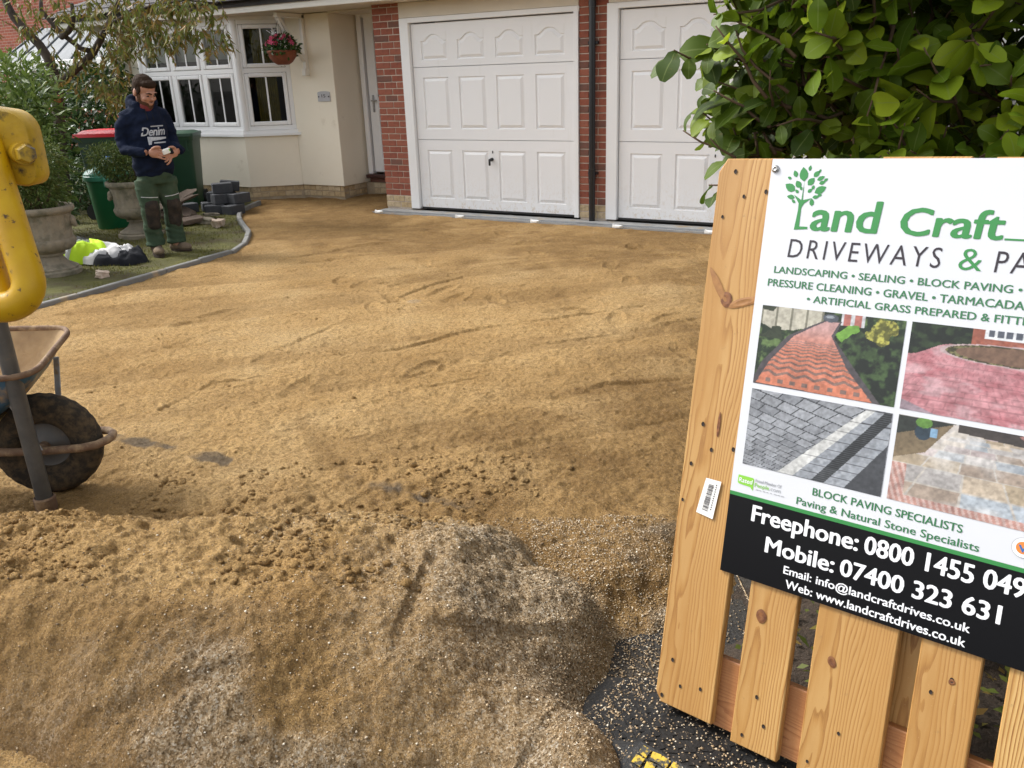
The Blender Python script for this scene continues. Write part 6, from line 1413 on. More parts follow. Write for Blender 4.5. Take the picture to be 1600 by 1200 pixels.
# ================================================================== PALLET AND SIGN (leaning frame: x along, y up, z out of the face)
eh = Vector((0.980, -0.194, 0.040)).normalized(); dvr = Vector((-0.008, 0.270, 0.963)).normalized()
en = eh.cross(dvr).normalized(); ev = en.cross(eh).normalized(); PO = Vector((5.739, -7.087, 0.100))
sh_, sv_ = dvr.dot(eh), dvr.dot(ev)
PMX = Matrix(((eh.x, ev.x, en.x, PO.x), (eh.y, ev.y, en.y, PO.y), (eh.z, ev.z, en.z, PO.z), (0, 0, 0, 1)))
def uv(u, v, n=0.0): return (u + v * sh_, v * sv_, n)
pal = bpy.data.objects.new('pallet', None); COL.objects.link(pal); pal.matrix_world = PMX; tag(pal, 'new pine pallet standing on edge against the hedge behind the sign', 'pallet')
PT = 0.022
def plank(u0, u1, v0, v1, n0, n1, name, m, clip=(0, 0, 0, 0), parent=pal, rings=14):
    """clip: cut corners bl, br, tr, tl. Edges eased and very slightly uneven"""
    bl_, br_, tr__, tl_ = clip; poly = []
    poly += [(u0, v0 + bl_), (u0 + bl_ * 0.75, v0)] if bl_ else [(u0, v0)]
    poly += [(u1 - br_, v0), (u1, v0 + br_)] if br_ else [(u1, v0)]
    K = rings
    for k in range(1, K): poly.append((u1 + 0.0012 * vnoise(np.array([k * 0.9 + u1 * 40]), np.array([2.0]), 5)[0], v0 + br_ + (v1 - tr__ - v0 - br_) * k / K))
    poly += [(u1, v1 - tr__), (u1 - tr__ * 0.6, v1)] if tr__ else [(u1, v1)]
    poly += [(u0 + tl_ * 0.6, v1), (u0, v1 - tl_)] if tl_ else [(u0, v1)]
    for k in range(K - 1, 0, -1): poly.append((u0 + 0.0012 * vnoise(np.array([k * 0.9 + u0 * 40]), np.array([7.0]), 6)[0], v0 + bl_ + (v1 - tl_ - v0 - bl_) * k / K))
    cu = sum(p[0] for p in poly) / len(poly); cv = (v0 + v1) / 2; e = 0.0022
    inn = [(p[0] + (e if p[0] < cu else -e), p[1] + (e if p[1] < cv else -e)) for p in poly]; n = len(poly)
    P_ = [uv(a, b_, n0) for a, b_ in poly] + [uv(a, b_, n1 - e) for a, b_ in poly] + [uv(a, b_, n1) for a, b_ in inn]
    oc = Vector(uv((u0 + u1) / 2, cv, n1)); across = (u1 - u0) > (v1 - v0); P_ = [Vector(p) - oc for p in P_]
    if across: P_ = [Vector((-p.y, p.x, p.z)) for p in P_]
    F_ = [tuple(reversed(range(n))), tuple(2 * n + k for k in range(n))] + [(i * n + k, i * n + (k + 1) % n, (i + 1) * n + (k + 1) % n, (i + 1) * n + k) for i in range(2) for k in range(n)]
    mb = MB(); mb.add(P_, F_); o = mb.obj(name, m, parent, loc=oc)
    if across: o.rotation_euler = (0, 0, -math.pi / 2)
    return o
planks = []
spec = [(0.0, 0.151, (0.022, 0, 0, 0.03)), (0.202, 0.313, (0, 0, 0, 0)), (0.3585, 0.522, (0, 0, 0, 0)), (0.563, 0.673, (0, 0, 0, 0)), (0.7175, 0.880, (0, 0, 0, 0)), (0.925, 1.035, (0, 0, 0, 0))]
for i, (a, b_, cl) in enumerate(spec):
    v0 = (0.0, -0.016, -0.010, -0.014, -0.008, -0.012)[i]; o = plank(a, b_, v0, 1.302 + random.uniform(-0.002, 0.002), -PT, random.uniform(-0.0008, 0.0008), 'plank', M['wood'], cl); planks.append(o)
planks[0]['label'] = 'wide end plank left of the sign with a big knot'
for (v0, v1) in ((-0.009, 0.158), (0.60, 0.70), (1.190, 1.296)): plank(0.004, 1.03, v0, v1, -PT * 2 - 0.001, -PT - 0.0008, 'cross_rail', M['wood_rough'], rings=2)
for a in (0.012, 0.475, 0.935):
    for (v0, v1) in ((0.0, 1.29),): plank(a, a + 0.09 if a < 0.9 else a + 0.085, v0, v1, -0.135, -PT * 2 - 0.0015, 'stringer', M['wood'], rings=2)
mb = MB(); nails = [(0.0354, 0.1149), (0.0183, 0.0186), (0.0632, 0.0594), (0.1152, 0.0733), (0.0419, 1.2717), (0.0695, 1.2169), (0.0235, 1.1702), (0.1204, 1.2284), (0.0387, 0.693), (0.0676, 0.638), (0.0207, 0.595), (0.1209, 0.6505), (0.2514, 0.1116), (0.2754, 0.0527), (0.229, 0.0115), (0.4354, 0.1088), (0.50, 0.03), (0.38, 0.02), (0.5944, 0.2681), (0.6272, 0.306), (0.59, 0.08), (0.645, 0.03), (0.01, 0.505)]
for (a, b_) in nails:
    k = 10; r_ = random.uniform(0.0028, 0.0044); P_ = [uv(a + r_ * math.cos(2 * math.pi * q / k), b_ + r_ * 1.35 * math.sin(2 * math.pi * q / k), 0.0016) for q in range(k)] + [uv(a, b_, 0.0006)]
    mb.add(P_, [(q, (q + 1) % k, k) for q in range(k)])
nl_ = mb.obj('nail_holes', M['nail'], pal, fix=False); nl_['kind'] = 'stuff'
stm = mat('wood_stain_streak', (0.24, 0.105, 0.03), (0.36, 0.17, 0.05), 60, 0.55)
def knot(a, b_, ru, rv, seed, tilt=0.0, par=None, m=None):
    mb = MB(); n = 18; rings_ = [(1.0, 0.0012), (0.62, 0.0018), (0.3, 0.0014)]; P_ = []
    for f, h in rings_:
        for q in range(n):
            t_ = 2 * math.pi * q / n; w_ = 1 + 0.22 * vnoise(np.array([math.cos(t_) * 1.5 + seed]), np.array([math.sin(t_) * 1.5]), seed)[0]; x, y = ru * f * w_ * math.cos(t_), rv * f * w_ * math.sin(t_)
            P_.append(uv(a + x * math.cos(tilt) - y * math.sin(tilt), b_ + x * math.sin(tilt) + y * math.cos(tilt), h))
    P_.append(uv(a, b_, 0.0011)); c_ = len(P_) - 1
    mb.add(P_, [(i * n + q, i * n + (q + 1) % n, (i + 1) * n + (q + 1) % n, (i + 1) * n + q) for i in range(2) for q in range(n)] + [(2 * n + q, 2 * n + (q + 1) % n, c_) for q in range(n)])
    mb.obj('knot', m or M['knot'], par, fix=False, loc=-par.location)
knot(0.2364, 0.2965, 0.012, 0.016, 3, 0, planks[1]); knot(0.4011, 0.2536, 0.0085, 0.012, 5, 0.4, planks[2]); knot(0.628, 0.302, 0.006, 0.006, 7, 0, planks[3])
knot(0.034, 1.013, 0.009, 0.050, 9, 0.55, planks[0], stm); knot(0.100, 0.983, 0.010, 0.040, 11, -1.25, planks[0], stm); knot(0.0575, 0.985, 0.014, 0.018, 13, 0, planks[0]); knot(0.078, 0.70, 0.004, 0.03, 15, 0, planks[0])
# barcode sticker on the end plank
mb = MB(); S_ = [(0.0640, 0.571), (0.1035, 0.571), (0.0935, 0.4800), (0.0490, 0.4855)]; mb.add([uv(a, b_, 0.0022 + 0.002 * (i in (1, 2))) for i, (a, b_) in enumerate(S_)], [(3, 2, 1, 0)]); st_ = mb.obj('barcode_sticker', M['white_box'], pal, fix=False); st_['label'] = 'white sticker printed with a barcode'
mb = MB()
def SL(p, q):     # sticker local: p across, q along (0 top, 1 bottom)
    a0 = np.array(S_[0]) * (1 - p) + np.array(S_[1]) * p; a1 = np.array(S_[3]) * (1 - p) + np.array(S_[2]) * p; r_ = a0 * (1 - q) + a1 * q; return uv(r_[0], r_[1], 0.0030 + 0.002 * p)
q = 0.14
while q < 0.86:
    w_ = random.choice([0.008, 0.012, 0.02]); mb.add([SL(0.28, q), SL(0.62, q), SL(0.62, q + w_), SL(0.28, q + w_)], [(3, 2, 1, 0)]); q += w_ + random.choice([0.010, 0.014, 0.02])
for k in range(12): mb.add([SL(0.74, 0.1 + k * 0.06), SL(0.80, 0.1 + k * 0.06), SL(0.80, 0.135 + k * 0.06), SL(0.74, 0.135 + k * 0.06)], [(3, 2, 1, 0)])
mb.obj('barcode', M['sign_ink'], st_, fix=False)

# ---- sign board
sg = bpy.data.objects.new('sign_board', None); COL.objects.link(sg); sg.matrix_world = PMX
tag(sg, 'white and black landscaping firm sign bolted to the pallet, with photos and phone numbers', 'sign')
SU0, SU1, SV0, SV1 = 0.1285, 0.7915, 0.3705, 1.2985; SN = 0.0062
mb = MB(); P_ = [uv(SU0, SV0, 0.002), uv(SU1, SV0, 0.002), uv(SU1, SV1, 0.002), uv(SU0, SV1, 0.002), uv(SU0, SV0, SN), uv(SU1, SV0, SN), uv(SU1, SV1, SN), uv(SU0, SV1, SN)]
mb.add(P_, [(0, 3, 2, 1), (4, 5, 6, 7), (0, 1, 5, 4), (1, 2, 6, 5), (2, 3, 7, 6), (3, 0, 4, 7)]); mb.obj('board', M['sign_white'], sg)
def flat(name, polys, m, lvl=1, parent=sg):
    mb = MB()
    for poly in polys: mb.add([uv(a, b_, SN + 0.00035 * lvl) for a, b_ in poly], [tuple(range(len(poly)))])
    return mb.obj(name, m, parent, fix=False)
def rect_(a, b_, c, d_): return [(a, b_), (c, b_), (c, d_), (a, d_)]
flat('black_band', [rect_(SU0, SV0, SU1, 0.5515)], M['sign_black']); flat('green_stripe', [rect_(SU0, 0.5505, SU1, 0.5590)], M['sign_green'], 2)
def letter(txt, u0, u1, base, cap, m, bold=0.0, shear=0.0, ref='H', spacing=1.0, lvl=2, name='lettering'):
    t, f = fit_text(txt, u0, u1, base, cap, bold, shear, spacing, ref); mb = MB(); mb.add([uv(a, b_, SN + 0.00035 * lvl + k_) for a, b_, k_ in t], f); return mb.obj(name, m, sg, fix=False)
letter('and', 0.2300, 0.3745, 1.149, 1.2135, M['sign_green'], 0.022, 0.08, 'd')
letter('Craft', 0.4110, 0.5955, 1.149, 1.2040, M['sign_green'], 0.022, 0.08, 'C')
flat('lettering', [rect_(0.5975, 1.1495, 0.7700, 1.1530)], M['sign_green'], 2)
letter('DRIVEWAYS', 0.190, 0.4955, 1.090, 1.1290, M['sign_ink'], -0.004, 0.08, 'H', 1.25)
letter('&', 0.5270, 0.5675, 1.090, 1.1305, M['sign_green'], -0.004, 0.0, '&'); letter('PATIOS', 0.5885, 0.765, 1.090, 1.1290, M['sign_ink'], -0.004, 0.08, 'H', 1.25)
GD = M['sign_green_dark']
letter('LANDSCAPING \u2022 SEALING \u2022 BLOCK PAVING \u2022 PATIOS', 0.1645, 0.7250, 1.0545, 1.0690, GD, 0.016)
letter('PRESSURE CLEANING \u2022 GRAVEL \u2022 TARMACADAM', 0.1540, 0.6640, 1.0255, 1.0410, GD, 0.016)
letter('\u2022 ARTIFICIAL GRASS PREPARED & FITTED', 0.2450, 0.6760, 0.9985, 1.0130, GD, 0.016)
letter('BLOCK PAVING SPECIALISTS', 0.3135, 0.6055, 0.5945, 0.6105, GD, 0.016); letter('Paving & Natural Stone Specialists', 0.2820, 0.6380, 0.5670, 0.5828, GD, 0.012)
W_ = M['sign_text_white']
letter('Freephone:', 0.1865, 0.4215, 0.5030, 0.5400, W_, 0.026); letter('0800 1455 049', 0.4330, 0.7240, 0.5030, 0.5410, W_, 0.026, ref='0')
letter('Mobile:', 0.2265, 0.3800, 0.4430, 0.4785, W_, 0.026); letter('07400 323 631', 0.3915, 0.6915, 0.4430, 0.4795, W_, 0.026, ref='0')
letter('Email: info@landcraftdrives.co.uk', 0.2745, 0.6450, 0.4090, 0.4265, W_, 0.018); letter('Web: www.landcraftdrives.co.uk', 0.2825, 0.6410, 0.3790, 0.3975, W_, 0.018)
# tree logo doubling as the L
def leafp(c, L, W, ang):
    o = []
    for f, w_ in ((0, 0), (0.25, 0.85), (0.5, 1.0), (0.75, 0.7), (1, 0), (0.75, -0.7), (0.5, -1.0), (0.25, -0.85)):
        x, y = (f - 0.5) * L, w_ * W / 2; o.append((c[0] + x * math.cos(ang) - y * math.sin(ang), c[1] + x * math.sin(ang) + y * math.cos(ang)))
    return o
LU, LV = 0.2065, 1.238
lg = [[(0.1965, 1.149), (0.2070, 1.1565), (0.2065, 1.196), (0.2115, 1.205), (0.2265, 1.2165), (0.2075, 1.2120), (0.2060, 1.252), (0.2045, 1.2120), (0.1870, 1.2230), (0.1995, 1.205), (0.2000, 1.190)], [(0.1965, 1.149), (0.2255, 1.1515), (0.2250, 1.1565), (0.2060, 1.1565)]]
for (dx, dy, L, W, a) in ((-0.004, 0.028, 0.031, 0.019, 1.75), (-0.030, 0.0, 0.027, 0.017, 2.6), (0.036, -0.004, 0.027, 0.016, 0.5), (-0.013, 0.007, 0.018, 0.013, 2.2), (0.014, 0.013, 0.020, 0.014, 0.9), (0.024, 0.029, 0.017, 0.011, 0.8), (0.008, 0.041, 0.012, 0.007, 1.4), (0.034, 0.020, 0.018, 0.009, 0.5), (0.038, 0.011, 0.014, 0.008, 0.3), (-0.022, 0.029, 0.016, 0.010, 2.0),
    (-0.034, 0.020, 0.010, 0.006, 2.7), (-0.026, -0.020, 0.018, 0.010, 3.0), (-0.014, -0.008, 0.010, 0.007, 2.3), (-0.019, -0.029, 0.011, 0.006, 2.4), (0.014, -0.006, 0.012, 0.008, 0.7), (0.020, 0.001, 0.010, 0.007, 1.3), (0.028, -0.019, 0.014, 0.008, 0.1), (0.036, -0.015, 0.010, 0.006, 0.2), (0.021, -0.030, 0.017, 0.010, 1.7), (0.045, 0.017, 0.010, 0.006, 0.6), (0.030, 0.035, 0.009, 0.005, 1.2), (-0.006, -0.001, 0.010, 0.006, 1.9)):
    lg.append(leafp((LU + dx, LV + dy), L, W, a))
flat('logo_tree', lg, M['sign_green'], 2)
# rated people badge
flat('badge', [[(0.1440, 0.5990), (0.1790, 0.5985), (0.1815, 0.5960), (0.1815, 0.5700), (0.1745, 0.5770), (0.1470, 0.5790), (0.1440, 0.5815)]], M['sign_lime'], 2)
letter('Rated', 0.1465, 0.1790, 0.5835, 0.5935, W_, 0.01, 0.1, lvl=3); letter('Proud Member Of', 0.1850, 0.2450, 0.5915, 0.5985, M['sign_grey'], 0.012); letter('People', 0.1845, 0.2180, 0.5805, 0.5895, M['sign_lime'], 0.005); letter('.com', 0.2190, 0.2450, 0.5805, 0.5895, M['sign_grey'], 0.0)
flat('lettering', [rect_(0.1880 + k * 0.0085, 0.5738, 0.1880 + k * 0.0085 + random.uniform(0.004, 0.0075), 0.5756) for k in range(8)], M['sign_grey'], 2)
def disc(c, r, n=36): return [(c[0] + r * math.cos(2 * math.pi * k / n), c[1] + r * math.sin(2 * math.pi * k / n)) for k in range(n)]
RC = (0.7075, 0.5960); flat('round_badge', [disc(RC, 0.0190)], M['sign_grey'], 3); flat('badge_ring', [disc(RC, 0.0178)], M['sign_text_white'], 4); flat('badge_centre', [disc(RC, 0.0115)], M['sign_orange'], 5); flat('badge_mark', [[(RC[0] - 0.008, RC[1] + 0.005), (RC[0] - 0.004, RC[1] + 0.005), (RC[0], RC[1] - 0.002), (RC[0] + 0.004, RC[1] + 0.005), (RC[0] + 0.008, RC[1] + 0.005), (RC[0], RC[1] - 0.009)]], M['sign_blue'], 6)
# the four printed photographs: flat print, drawn cell by cell in numpy
def photo(u0, v0, u1, v1, fn, nx=190, ny=120):
    x, y = np.meshgrid(np.linspace(0, 1, nx), np.linspace(0, 1, ny), indexing='ij'); C = fn(x, y); C = np.clip(C * (1 + 0.45 * fbm(x * 45, y * 28, 701, 3)[..., None]) * (1 + 0.25 * fbm(x * 6, y * 4, 703, 3)[..., None]) * 0.82, 0, 1)
    Vv = np.array([uv(a, b_, SN + 0.0007) for a, b_ in zip((u0 + (u1 - u0) * x).ravel(), (v0 + (v1 - v0) * y).ravel())])
    me_ = np_mesh('photo_print', Vv, grid_faces(nx, ny), M['photo_print']); at_ = me_.color_attributes.new('Col', 'FLOAT_COLOR', 'POINT')
    at_.data.foreach_set('color', np.concatenate([C.reshape(-1, 3), np.ones((nx * ny, 1))], 1).astype(np.float32).ravel()); return link('photo_print', me_, sg)
def cmix(a, b_, f): f = np.asarray(f)[..., None]; return np.asarray(a) * (1 - f) + np.asarray(b_) * f
def const(x, c): return np.broadcast_to(np.array(c, float), x.shape + (3,)).copy()
def in_poly2(x, y, p): return in_poly(x, y, np.array(p))
def foliage_c(x, y, seed, dark=(0.012, 0.025, 0.01), lit=(0.12, 0.19, 0.06)): return cmix(dark, lit, sst(-0.15, 0.45, fbm(x * 22, y * 13, seed, 4)))
def photo1(x, y):
    C = foliage_c(x, y, 501); C = cmix(C, foliage_c(x, y, 502, (0.008, 0.013, 0.008), (0.05, 0.09, 0.03)), sst(0.5, 0.6, x) * sst(0.95, 0.7, y))
    fence = (x < 0.46) & (y > 0.72 + 0.12 * vnoise(x * 9, y * 3, 3)); C[fence] = cmix((0.50, 0.47, 0.38), (0.2, 0.19, 0.14), (np.mod(x * 9, 1) < 0.12).astype(float))[fence]
    C = np.where(((vnoise(x * 14, y * 7, 4) > 0.12) & (x < 0.2) & (y > 0.6))[..., None], np.array([0.03, 0.04, 0.02]), C)
    wall = (x > 0.58) & (x < 0.74) & (y > 0.86); C[wall] = (0.45, 0.16, 0.13); C[wall & (np.mod(x * 14, 1) < 0.35)] = (0.6, 0.6, 0.62)
    yb = ((x - 0.85) / 0.10) ** 2 + ((y - 0.84) / 0.13) ** 2 < 1 + 1.2 * fbm(x * 14, y * 9, 6, 3); C[yb] = foliage_c(x * 2, y * 2, 505, (0.10, 0.10, 0.02), (0.42, 0.40, 0.08))[yb]
    path = in_poly2(x, y, [(0.0, 0.0), (0.91, 0.0), (0.72, 0.35), (0.545, 0.70), (0.585, 0.90), (0.47, 0.90), (0.36, 0.80), (0.22, 0.66), (0.05, 0.30), (0.0, 0.1)])
    red = in_poly2(x, y, [(0.02, 0.015), (0.86, 0.0), (0.66, 0.35), (0.525, 0.72), (0.57, 0.89), (0.48, 0.89), (0.38, 0.79), (0.26, 0.66), (0.10, 0.30)])
    w_ = 1.0 / np.maximum(1.12 - y, 0.12); X = (x - 0.45) * (0.5 + 0.5 * w_) * 7; Y = w_ * 5.2
    z_ = np.mod(Y * 2.0 + np.abs(np.mod(X, 1.0) - 0.5) * 1.1, 1.0) < 0.42
    C[path] = (0.075, 0.065, 0.07)
    br_ = cmix((0.52, 0.17, 0.10), (0.60, 0.22, 0.14), np.clip(fbm(x * 60, y * 60, 5, 2) + 0.5, 0, 1)); br_ = np.where(z_[..., None] & (y < 0.62)[..., None], cmix((0.17, 0.10, 0.085), (0.24, 0.15, 0.12), np.clip(fbm(x * 50, y * 50, 8, 2) + .5, 0, 1)), br_)
    br_ = cmix(br_, (0.50, 0.30, 0.28), sst(0.45, 0.85, y)); e_ = (y < 0.13); chk = e_ & (np.mod(x * 11, 1) < 0.45) & (y > 0.045) & (y < 0.10) ; br_ = np.where(e_[..., None], np.array([0.56, 0.19, 0.11]), br_); br_[chk] = (0.2, 0.13, 0.11)
    C = np.where(red[..., None], br_, C)
    gq = in_poly2(x + 0.03 * vnoise(x * 20, y * 14, 44), y, [(0.55, 0.74), (0.62, 0.87), (0.69, 0.88), (0.70, 0.82), (0.60, 0.66)]); C[gq] = (0.16, 0.34, 0.05)
    car = ((x - 0.505) / 0.055) ** 2 + ((y - 0.93) / 0.05) ** 2 < 1; C[car] = (0.08, 0.09, 0.11); C[((x - 0.50) / 0.03) ** 2 + ((y - 0.945) / 0.018) ** 2 < 1] = (0.3, 0.33, 0.36)
    return C
def photo2(x, y):
    w_ = 1.0 / np.maximum(1.06 - y, 0.1); X = (x - 0.7) * w_ * 9 + w_ * 3; Y = w_ * 10
    C = cmix((0.42, 0.15, 0.17), (0.55, 0.27, 0.29), np.clip(fbm(x * 9, y * 14, 11, 4) + 0.5, 0, 1)); row = np.floor(Y); j_ = ((np.mod(X + 0.5 * np.mod(row, 2), 1) < 0.09) | (np.mod(Y, 1) < 0.14)) & (y < 0.7); C[j_] *= 0.74
    C = cmix(C, (0.60, 0.42, 0.44), 0.5 * sst(0.15, 0.45, fbm(x * 5, y * 9, 14, 3)))
    bk = y > 0.80 - 0.16 * sst(0.25, 0.0, x); C[bk & (x < 0.38)] = foliage_c(x, y, 15, (0.008, 0.013, 0.008), (0.03, 0.05, 0.02))[bk & (x < 0.38)]
    hw = (x >= 0.36) & (y > 0.79); C[hw] = cmix((0.30, 0.085, 0.05), (0.36, 0.13, 0.09), np.clip(fbm(x * 50, y * 30, 17, 2) + .5, 0, 1))[hw]
    C[(x > 0.43) & (x < 0.66) & (y > 0.90)] = (0.75, 0.76, 0.78); C[(x > 0.45) & (x < 0.64) & (y > 0.93) & (np.mod(x * 20, 1) < 0.72)] = (0.1, 0.11, 0.14)
    q = ((x - 0.62) / 0.40) ** 2 + ((y - 0.735) / 0.105) ** 2; C[q < 1.18] = (0.48, 0.36, 0.36); C[q < 1] = foliage_c(x * 3, y * 4, 19, (0.05, 0.045, 0.02), (0.22, 0.20, 0.09))[q < 1]; C[q < 0.72] = (0.17, 0.10, 0.065)
    C[in_poly2(x, y, [(0.0, 0.0), (0.22, 0.0), (0.0, 0.12)])] = (0.30, 0.23, 0.26); return C
def photo3(x, y):
    a = 0.80; X = (x * 1.0 + y * 0.55); Y = (y * 1.0 - x * 0.42); w_ = 1 / (0.55 + 0.55 * y)
    U = (x + 0.45 * y - 0.2) * 1.0; u_ = (x - 0.60 * y) * (1.35 - 0.5 * y); v_ = (y + 0.40 * x)
    vv_ = np.log(0.35 + v_) * 10; row = np.floor(vv_); uu = (x - 0.75 * y) * 7.5 * (1.25 - 0.45 * y) + 0.37 * row; cellr = _hash(np.floor(uu), row, 71)
    C = cmix((0.20, 0.21, 0.23), (0.37, 0.385, 0.41), cellr * 0.7 + 0.3 * np.clip(fbm(x * 40, y * 40, 31, 3) + .5, 0, 1)); C[(np.mod(uu, 1) < 0.07) | (np.mod(vv_, 1) < 0.10)] = (0.045, 0.048, 0.055)
    d_ = x - (0.30 + 0.57 * y)       # runs up to the right
    ws = in_poly2(x, y, [(0.27, 0.0), (0.385, 0.0), (0.895, 1.0), (0.835, 1.0)]); k_ = np.mod(y * 9 * (1.2 - 0.3 * y), 1)
    C[ws] = cmix((0.56, 0.56, 0.54), (0.64, 0.64, 0.62), np.clip(fbm(x * 30, y * 30, 33, 2) + .5, 0, 1))[ws]; C[ws & (k_ < 0.06)] = (0.2, 0.2, 0.2)
    g2 = in_poly2(x, y, [(0.385, 0.0), (0.75, 0.0), (1.0, 0.62), (1.0, 1.0), (0.895, 1.0)]); C[g2] = cmix((0.27, 0.29, 0.32), (0.36, 0.38, 0.41), np.clip(fbm(x * 30, y * 30, 35, 2) + .5, 0, 1))[g2]; C[g2 & (k_ < 0.08)] = (0.06, 0.06, 0.07)
    dr_ = in_poly2(x, y, [(0.52, 0.0), (0.61, 0.0), (1.0, 0.90), (1.0, 1.0), (0.955, 1.0)]); C[dr_] = (0.02, 0.022, 0.026); C[dr_ & (np.mod(y * 40, 1) < 0.4)] = (0.07, 0.075, 0.08)
    C[in_poly2(x, y, [(0.75, 0.0), (1.0, 0.0), (1.0, 0.62)])] = (0.055, 0.058, 0.065); return C
def photo4(x, y):
    w_ = 1.0 / np.maximum(1.25 - y, 0.2); Y = w_ * 4.0; row = np.floor(Y); X = (x - 0.45) * w_ * 3.6 + 0.4 * _hash(row, row, 5); c_ = _hash(np.floor(X), row, 9); c2_ = _hash(np.floor(X), row, 13)
    pal_ = np.array([(0.45, 0.36, 0.29), (0.52, 0.43, 0.33), (0.40, 0.44, 0.48), (0.48, 0.38, 0.37), (0.42, 0.34, 0.24), (0.50, 0.47, 0.45)]); C = pal_[(c_ * 5.99).astype(int)].copy(); C *= (0.75 + 0.35 * c2_)[..., None]
    C[(np.mod(X, 1) < 0.05) | (np.mod(Y, 1) < 0.06)] = (0.50, 0.46, 0.41); sh = sst(-0.1, 0.35, fbm(x * 3, y * 3, 41, 3) + 0.25 - np.abs(x - 0.4)); C = cmix(C, (0.66, 0.64, 0.62), 0.55 * sh)
    C[in_poly2(x, y, [(0, 0.50), (0.19, 0.62), (0.33, 0.97), (0.33, 1), (0, 1)])] = (0.20, 0.15, 0.09); C[in_poly2(x, y, [(0, 0.78), (0.28, 0.95), (0.36, 1), (0, 1)])] = (0.03, 0.035, 0.03)
    C[((x - 0.16) / 0.05) ** 2 + ((y - 0.84) / 0.09) ** 2 < 1] = (0.03, 0.05, 0.07); C[(np.abs(x - 0.225) < 0.022) & (np.abs(y - 0.85) < 0.05)] = (0.25, 0.42, 0.60); C[(((x - 0.16) / 0.05) ** 2 + ((y - 0.95) / 0.06) ** 2 < 1)] = (0.12, 0.26, 0.05)
    top = y > 0.95 - 0.1 * x; C[top & (x > 0.36)] = (0.06, 0.05, 0.045); wl = in_poly2(x, y, [(0.70, 0.98), (1, 0.66), (1, 0.90), (0.72, 1.0)]); C[wl] = cmix((0.30, 0.12, 0.10), (0.42, 0.22, 0.2), np.clip(fbm(x * 40, y * 40, 43, 2) + .5, 0, 1))[wl]
    bd_ = (y < 0.09) | (x < 0.09 - 0.0 * y) & (y < 0.45); C[bd_] = cmix((0.46, 0.25, 0.21), (0.56, 0.40, 0.36), (np.mod(x * 26 + y * 6, 1) < 0.5).astype(float))[bd_]; return C
photo(0.1495, 0.8095, 0.4502, 0.9825, photo1); photo(0.4612, 0.8095, 0.7620, 0.9830, photo2); photo(0.1495, 0.6255, 0.4505, 0.7970, photo3); photo(0.4620, 0.6260, 0.7640, 0.7985, photo4)
mb = MB()
for (a, b_) in ((0.1381, 1.2767), (0.782, 1.288), (0.782, 0.382)):
    P_ = uv(a, b_, SN); n = 14
    ringz = [(0.0085, 0.0005), (0.0080, 0.003), (0.005, 0.0055), (0.0035, 0.0058), (0.003, 0.004)]
    mb.add([(P_[0] + r_ * math.cos(2 * math.pi * q / n), P_[1] + r_ * math.sin(2 * math.pi * q / n), P_[2] + h) for r_, h in ringz for q in range(n)], [(i * n + q, i * n + (q + 1) % n, (i + 1) * n + (q + 1) % n, (i + 1) * n + q) for i in range(len(ringz) - 1) for q in range(n)] + [tuple((len(ringz) - 1) * n + q for q in range(n))])
    b_obj = mb.obj('bolt', M['steel_bolt'], sg, True, fix=False); mb = MB()

# rubber ramp the pallet stands on: treaded slope, a fixing hole, a worn yellow patch
ra = math.atan2(-0.194, 0.980)
rp_ = thing('rubber_ramp', 'black rubber kerb ramp with chevron tread under the pallet', 'ramp', (5.66, -7.16, -0.09), ra)
RL, ZR, YF = 1.40, 0.165, -0.44
def hfac(x): return min(1.0, max(0.06, (x + 0.20) / 0.30))
mb = MB(); sec = [(YF, 0.0), (YF, 0.022), (-0.03, ZR), (0.26, ZR), (0.26, 0.0)]; xsr = [-0.20, -0.10, 0.0, 0.10, RL]; P_ = [(x, y, z * hfac(x)) for x in xsr for y, z in sec]
mb.add(P_, [tuple(range(4, -1, -1)), tuple(20 + k for k in range(5))] + [(i * 5 + k, i * 5 + (k + 1) % 5, (i + 1) * 5 + (k + 1) % 5, (i + 1) * 5 + k) for i in range(4) for k in range(5)]); mb.obj('ramp_body', M['ramp_rubber'], rp_)
slp = math.atan2(ZR - 0.022, -0.03 - YF); ms = Matrix.Rotation(slp, 3, 'X')
def on_slope(x, t_, lift): return (x, YF + t_ * math.cos(slp), (0.022 + t_ * math.sin(slp)) * hfac(x) + lift)
hole_t = 0.20; mb = MB()
for i in range(52):
    for j in range(15):
        x = -0.16 + i * 0.030; t_ = 0.025 + j * 0.027
        if abs(x + 0.0) < 0.022 and abs(t_ - hole_t) < 0.022: continue
        mb.box(on_slope(x, t_, 0.0), (0.029, 0.016, 0.0045), ms @ rotz(0.6 if (i + j) % 2 else -0.6))
        if j < 10: mb.box((x, -0.01 + j * 0.027, ZR * hfac(x)), (0.029, 0.016, 0.0045), rotz(0.6 if (i + j) % 2 else -0.6))
o = mb.obj('tread', M['ramp_rubber'], rp_); o['kind'] = 'stuff'
mb = MB(); mb.tube([on_slope(0.0, hole_t, 0.002), on_slope(0.0, hole_t, 0.004)], 0.013, 14); mb.obj('fixing_hole', M['nail'], rp_)
pw = gz(1034, 1193, 0.045); dxw, dyw = pw[0] - 5.66, pw[1] + 7.16; plx = dxw * math.cos(ra) + dyw * math.sin(ra); ply = -dxw * math.sin(ra) + dyw * math.cos(ra)
t0_ = (ply - YF) / math.cos(slp) - 0.035; mb = MB()
for i in range(4):
    for j in range(2):
        x = plx - 0.035 + i * 0.026; t_ = t0_ + 0.015 - j * 0.026; mb.box(on_slope(x + random.uniform(-0.004, 0.004), t_, 0.0045), (0.0225, 0.022, 0.0045), ms @ rotz(random.uniform(-0.15, 0.15)))
mb.obj('yellow_marking', M['ramp_yellow'], rp_)

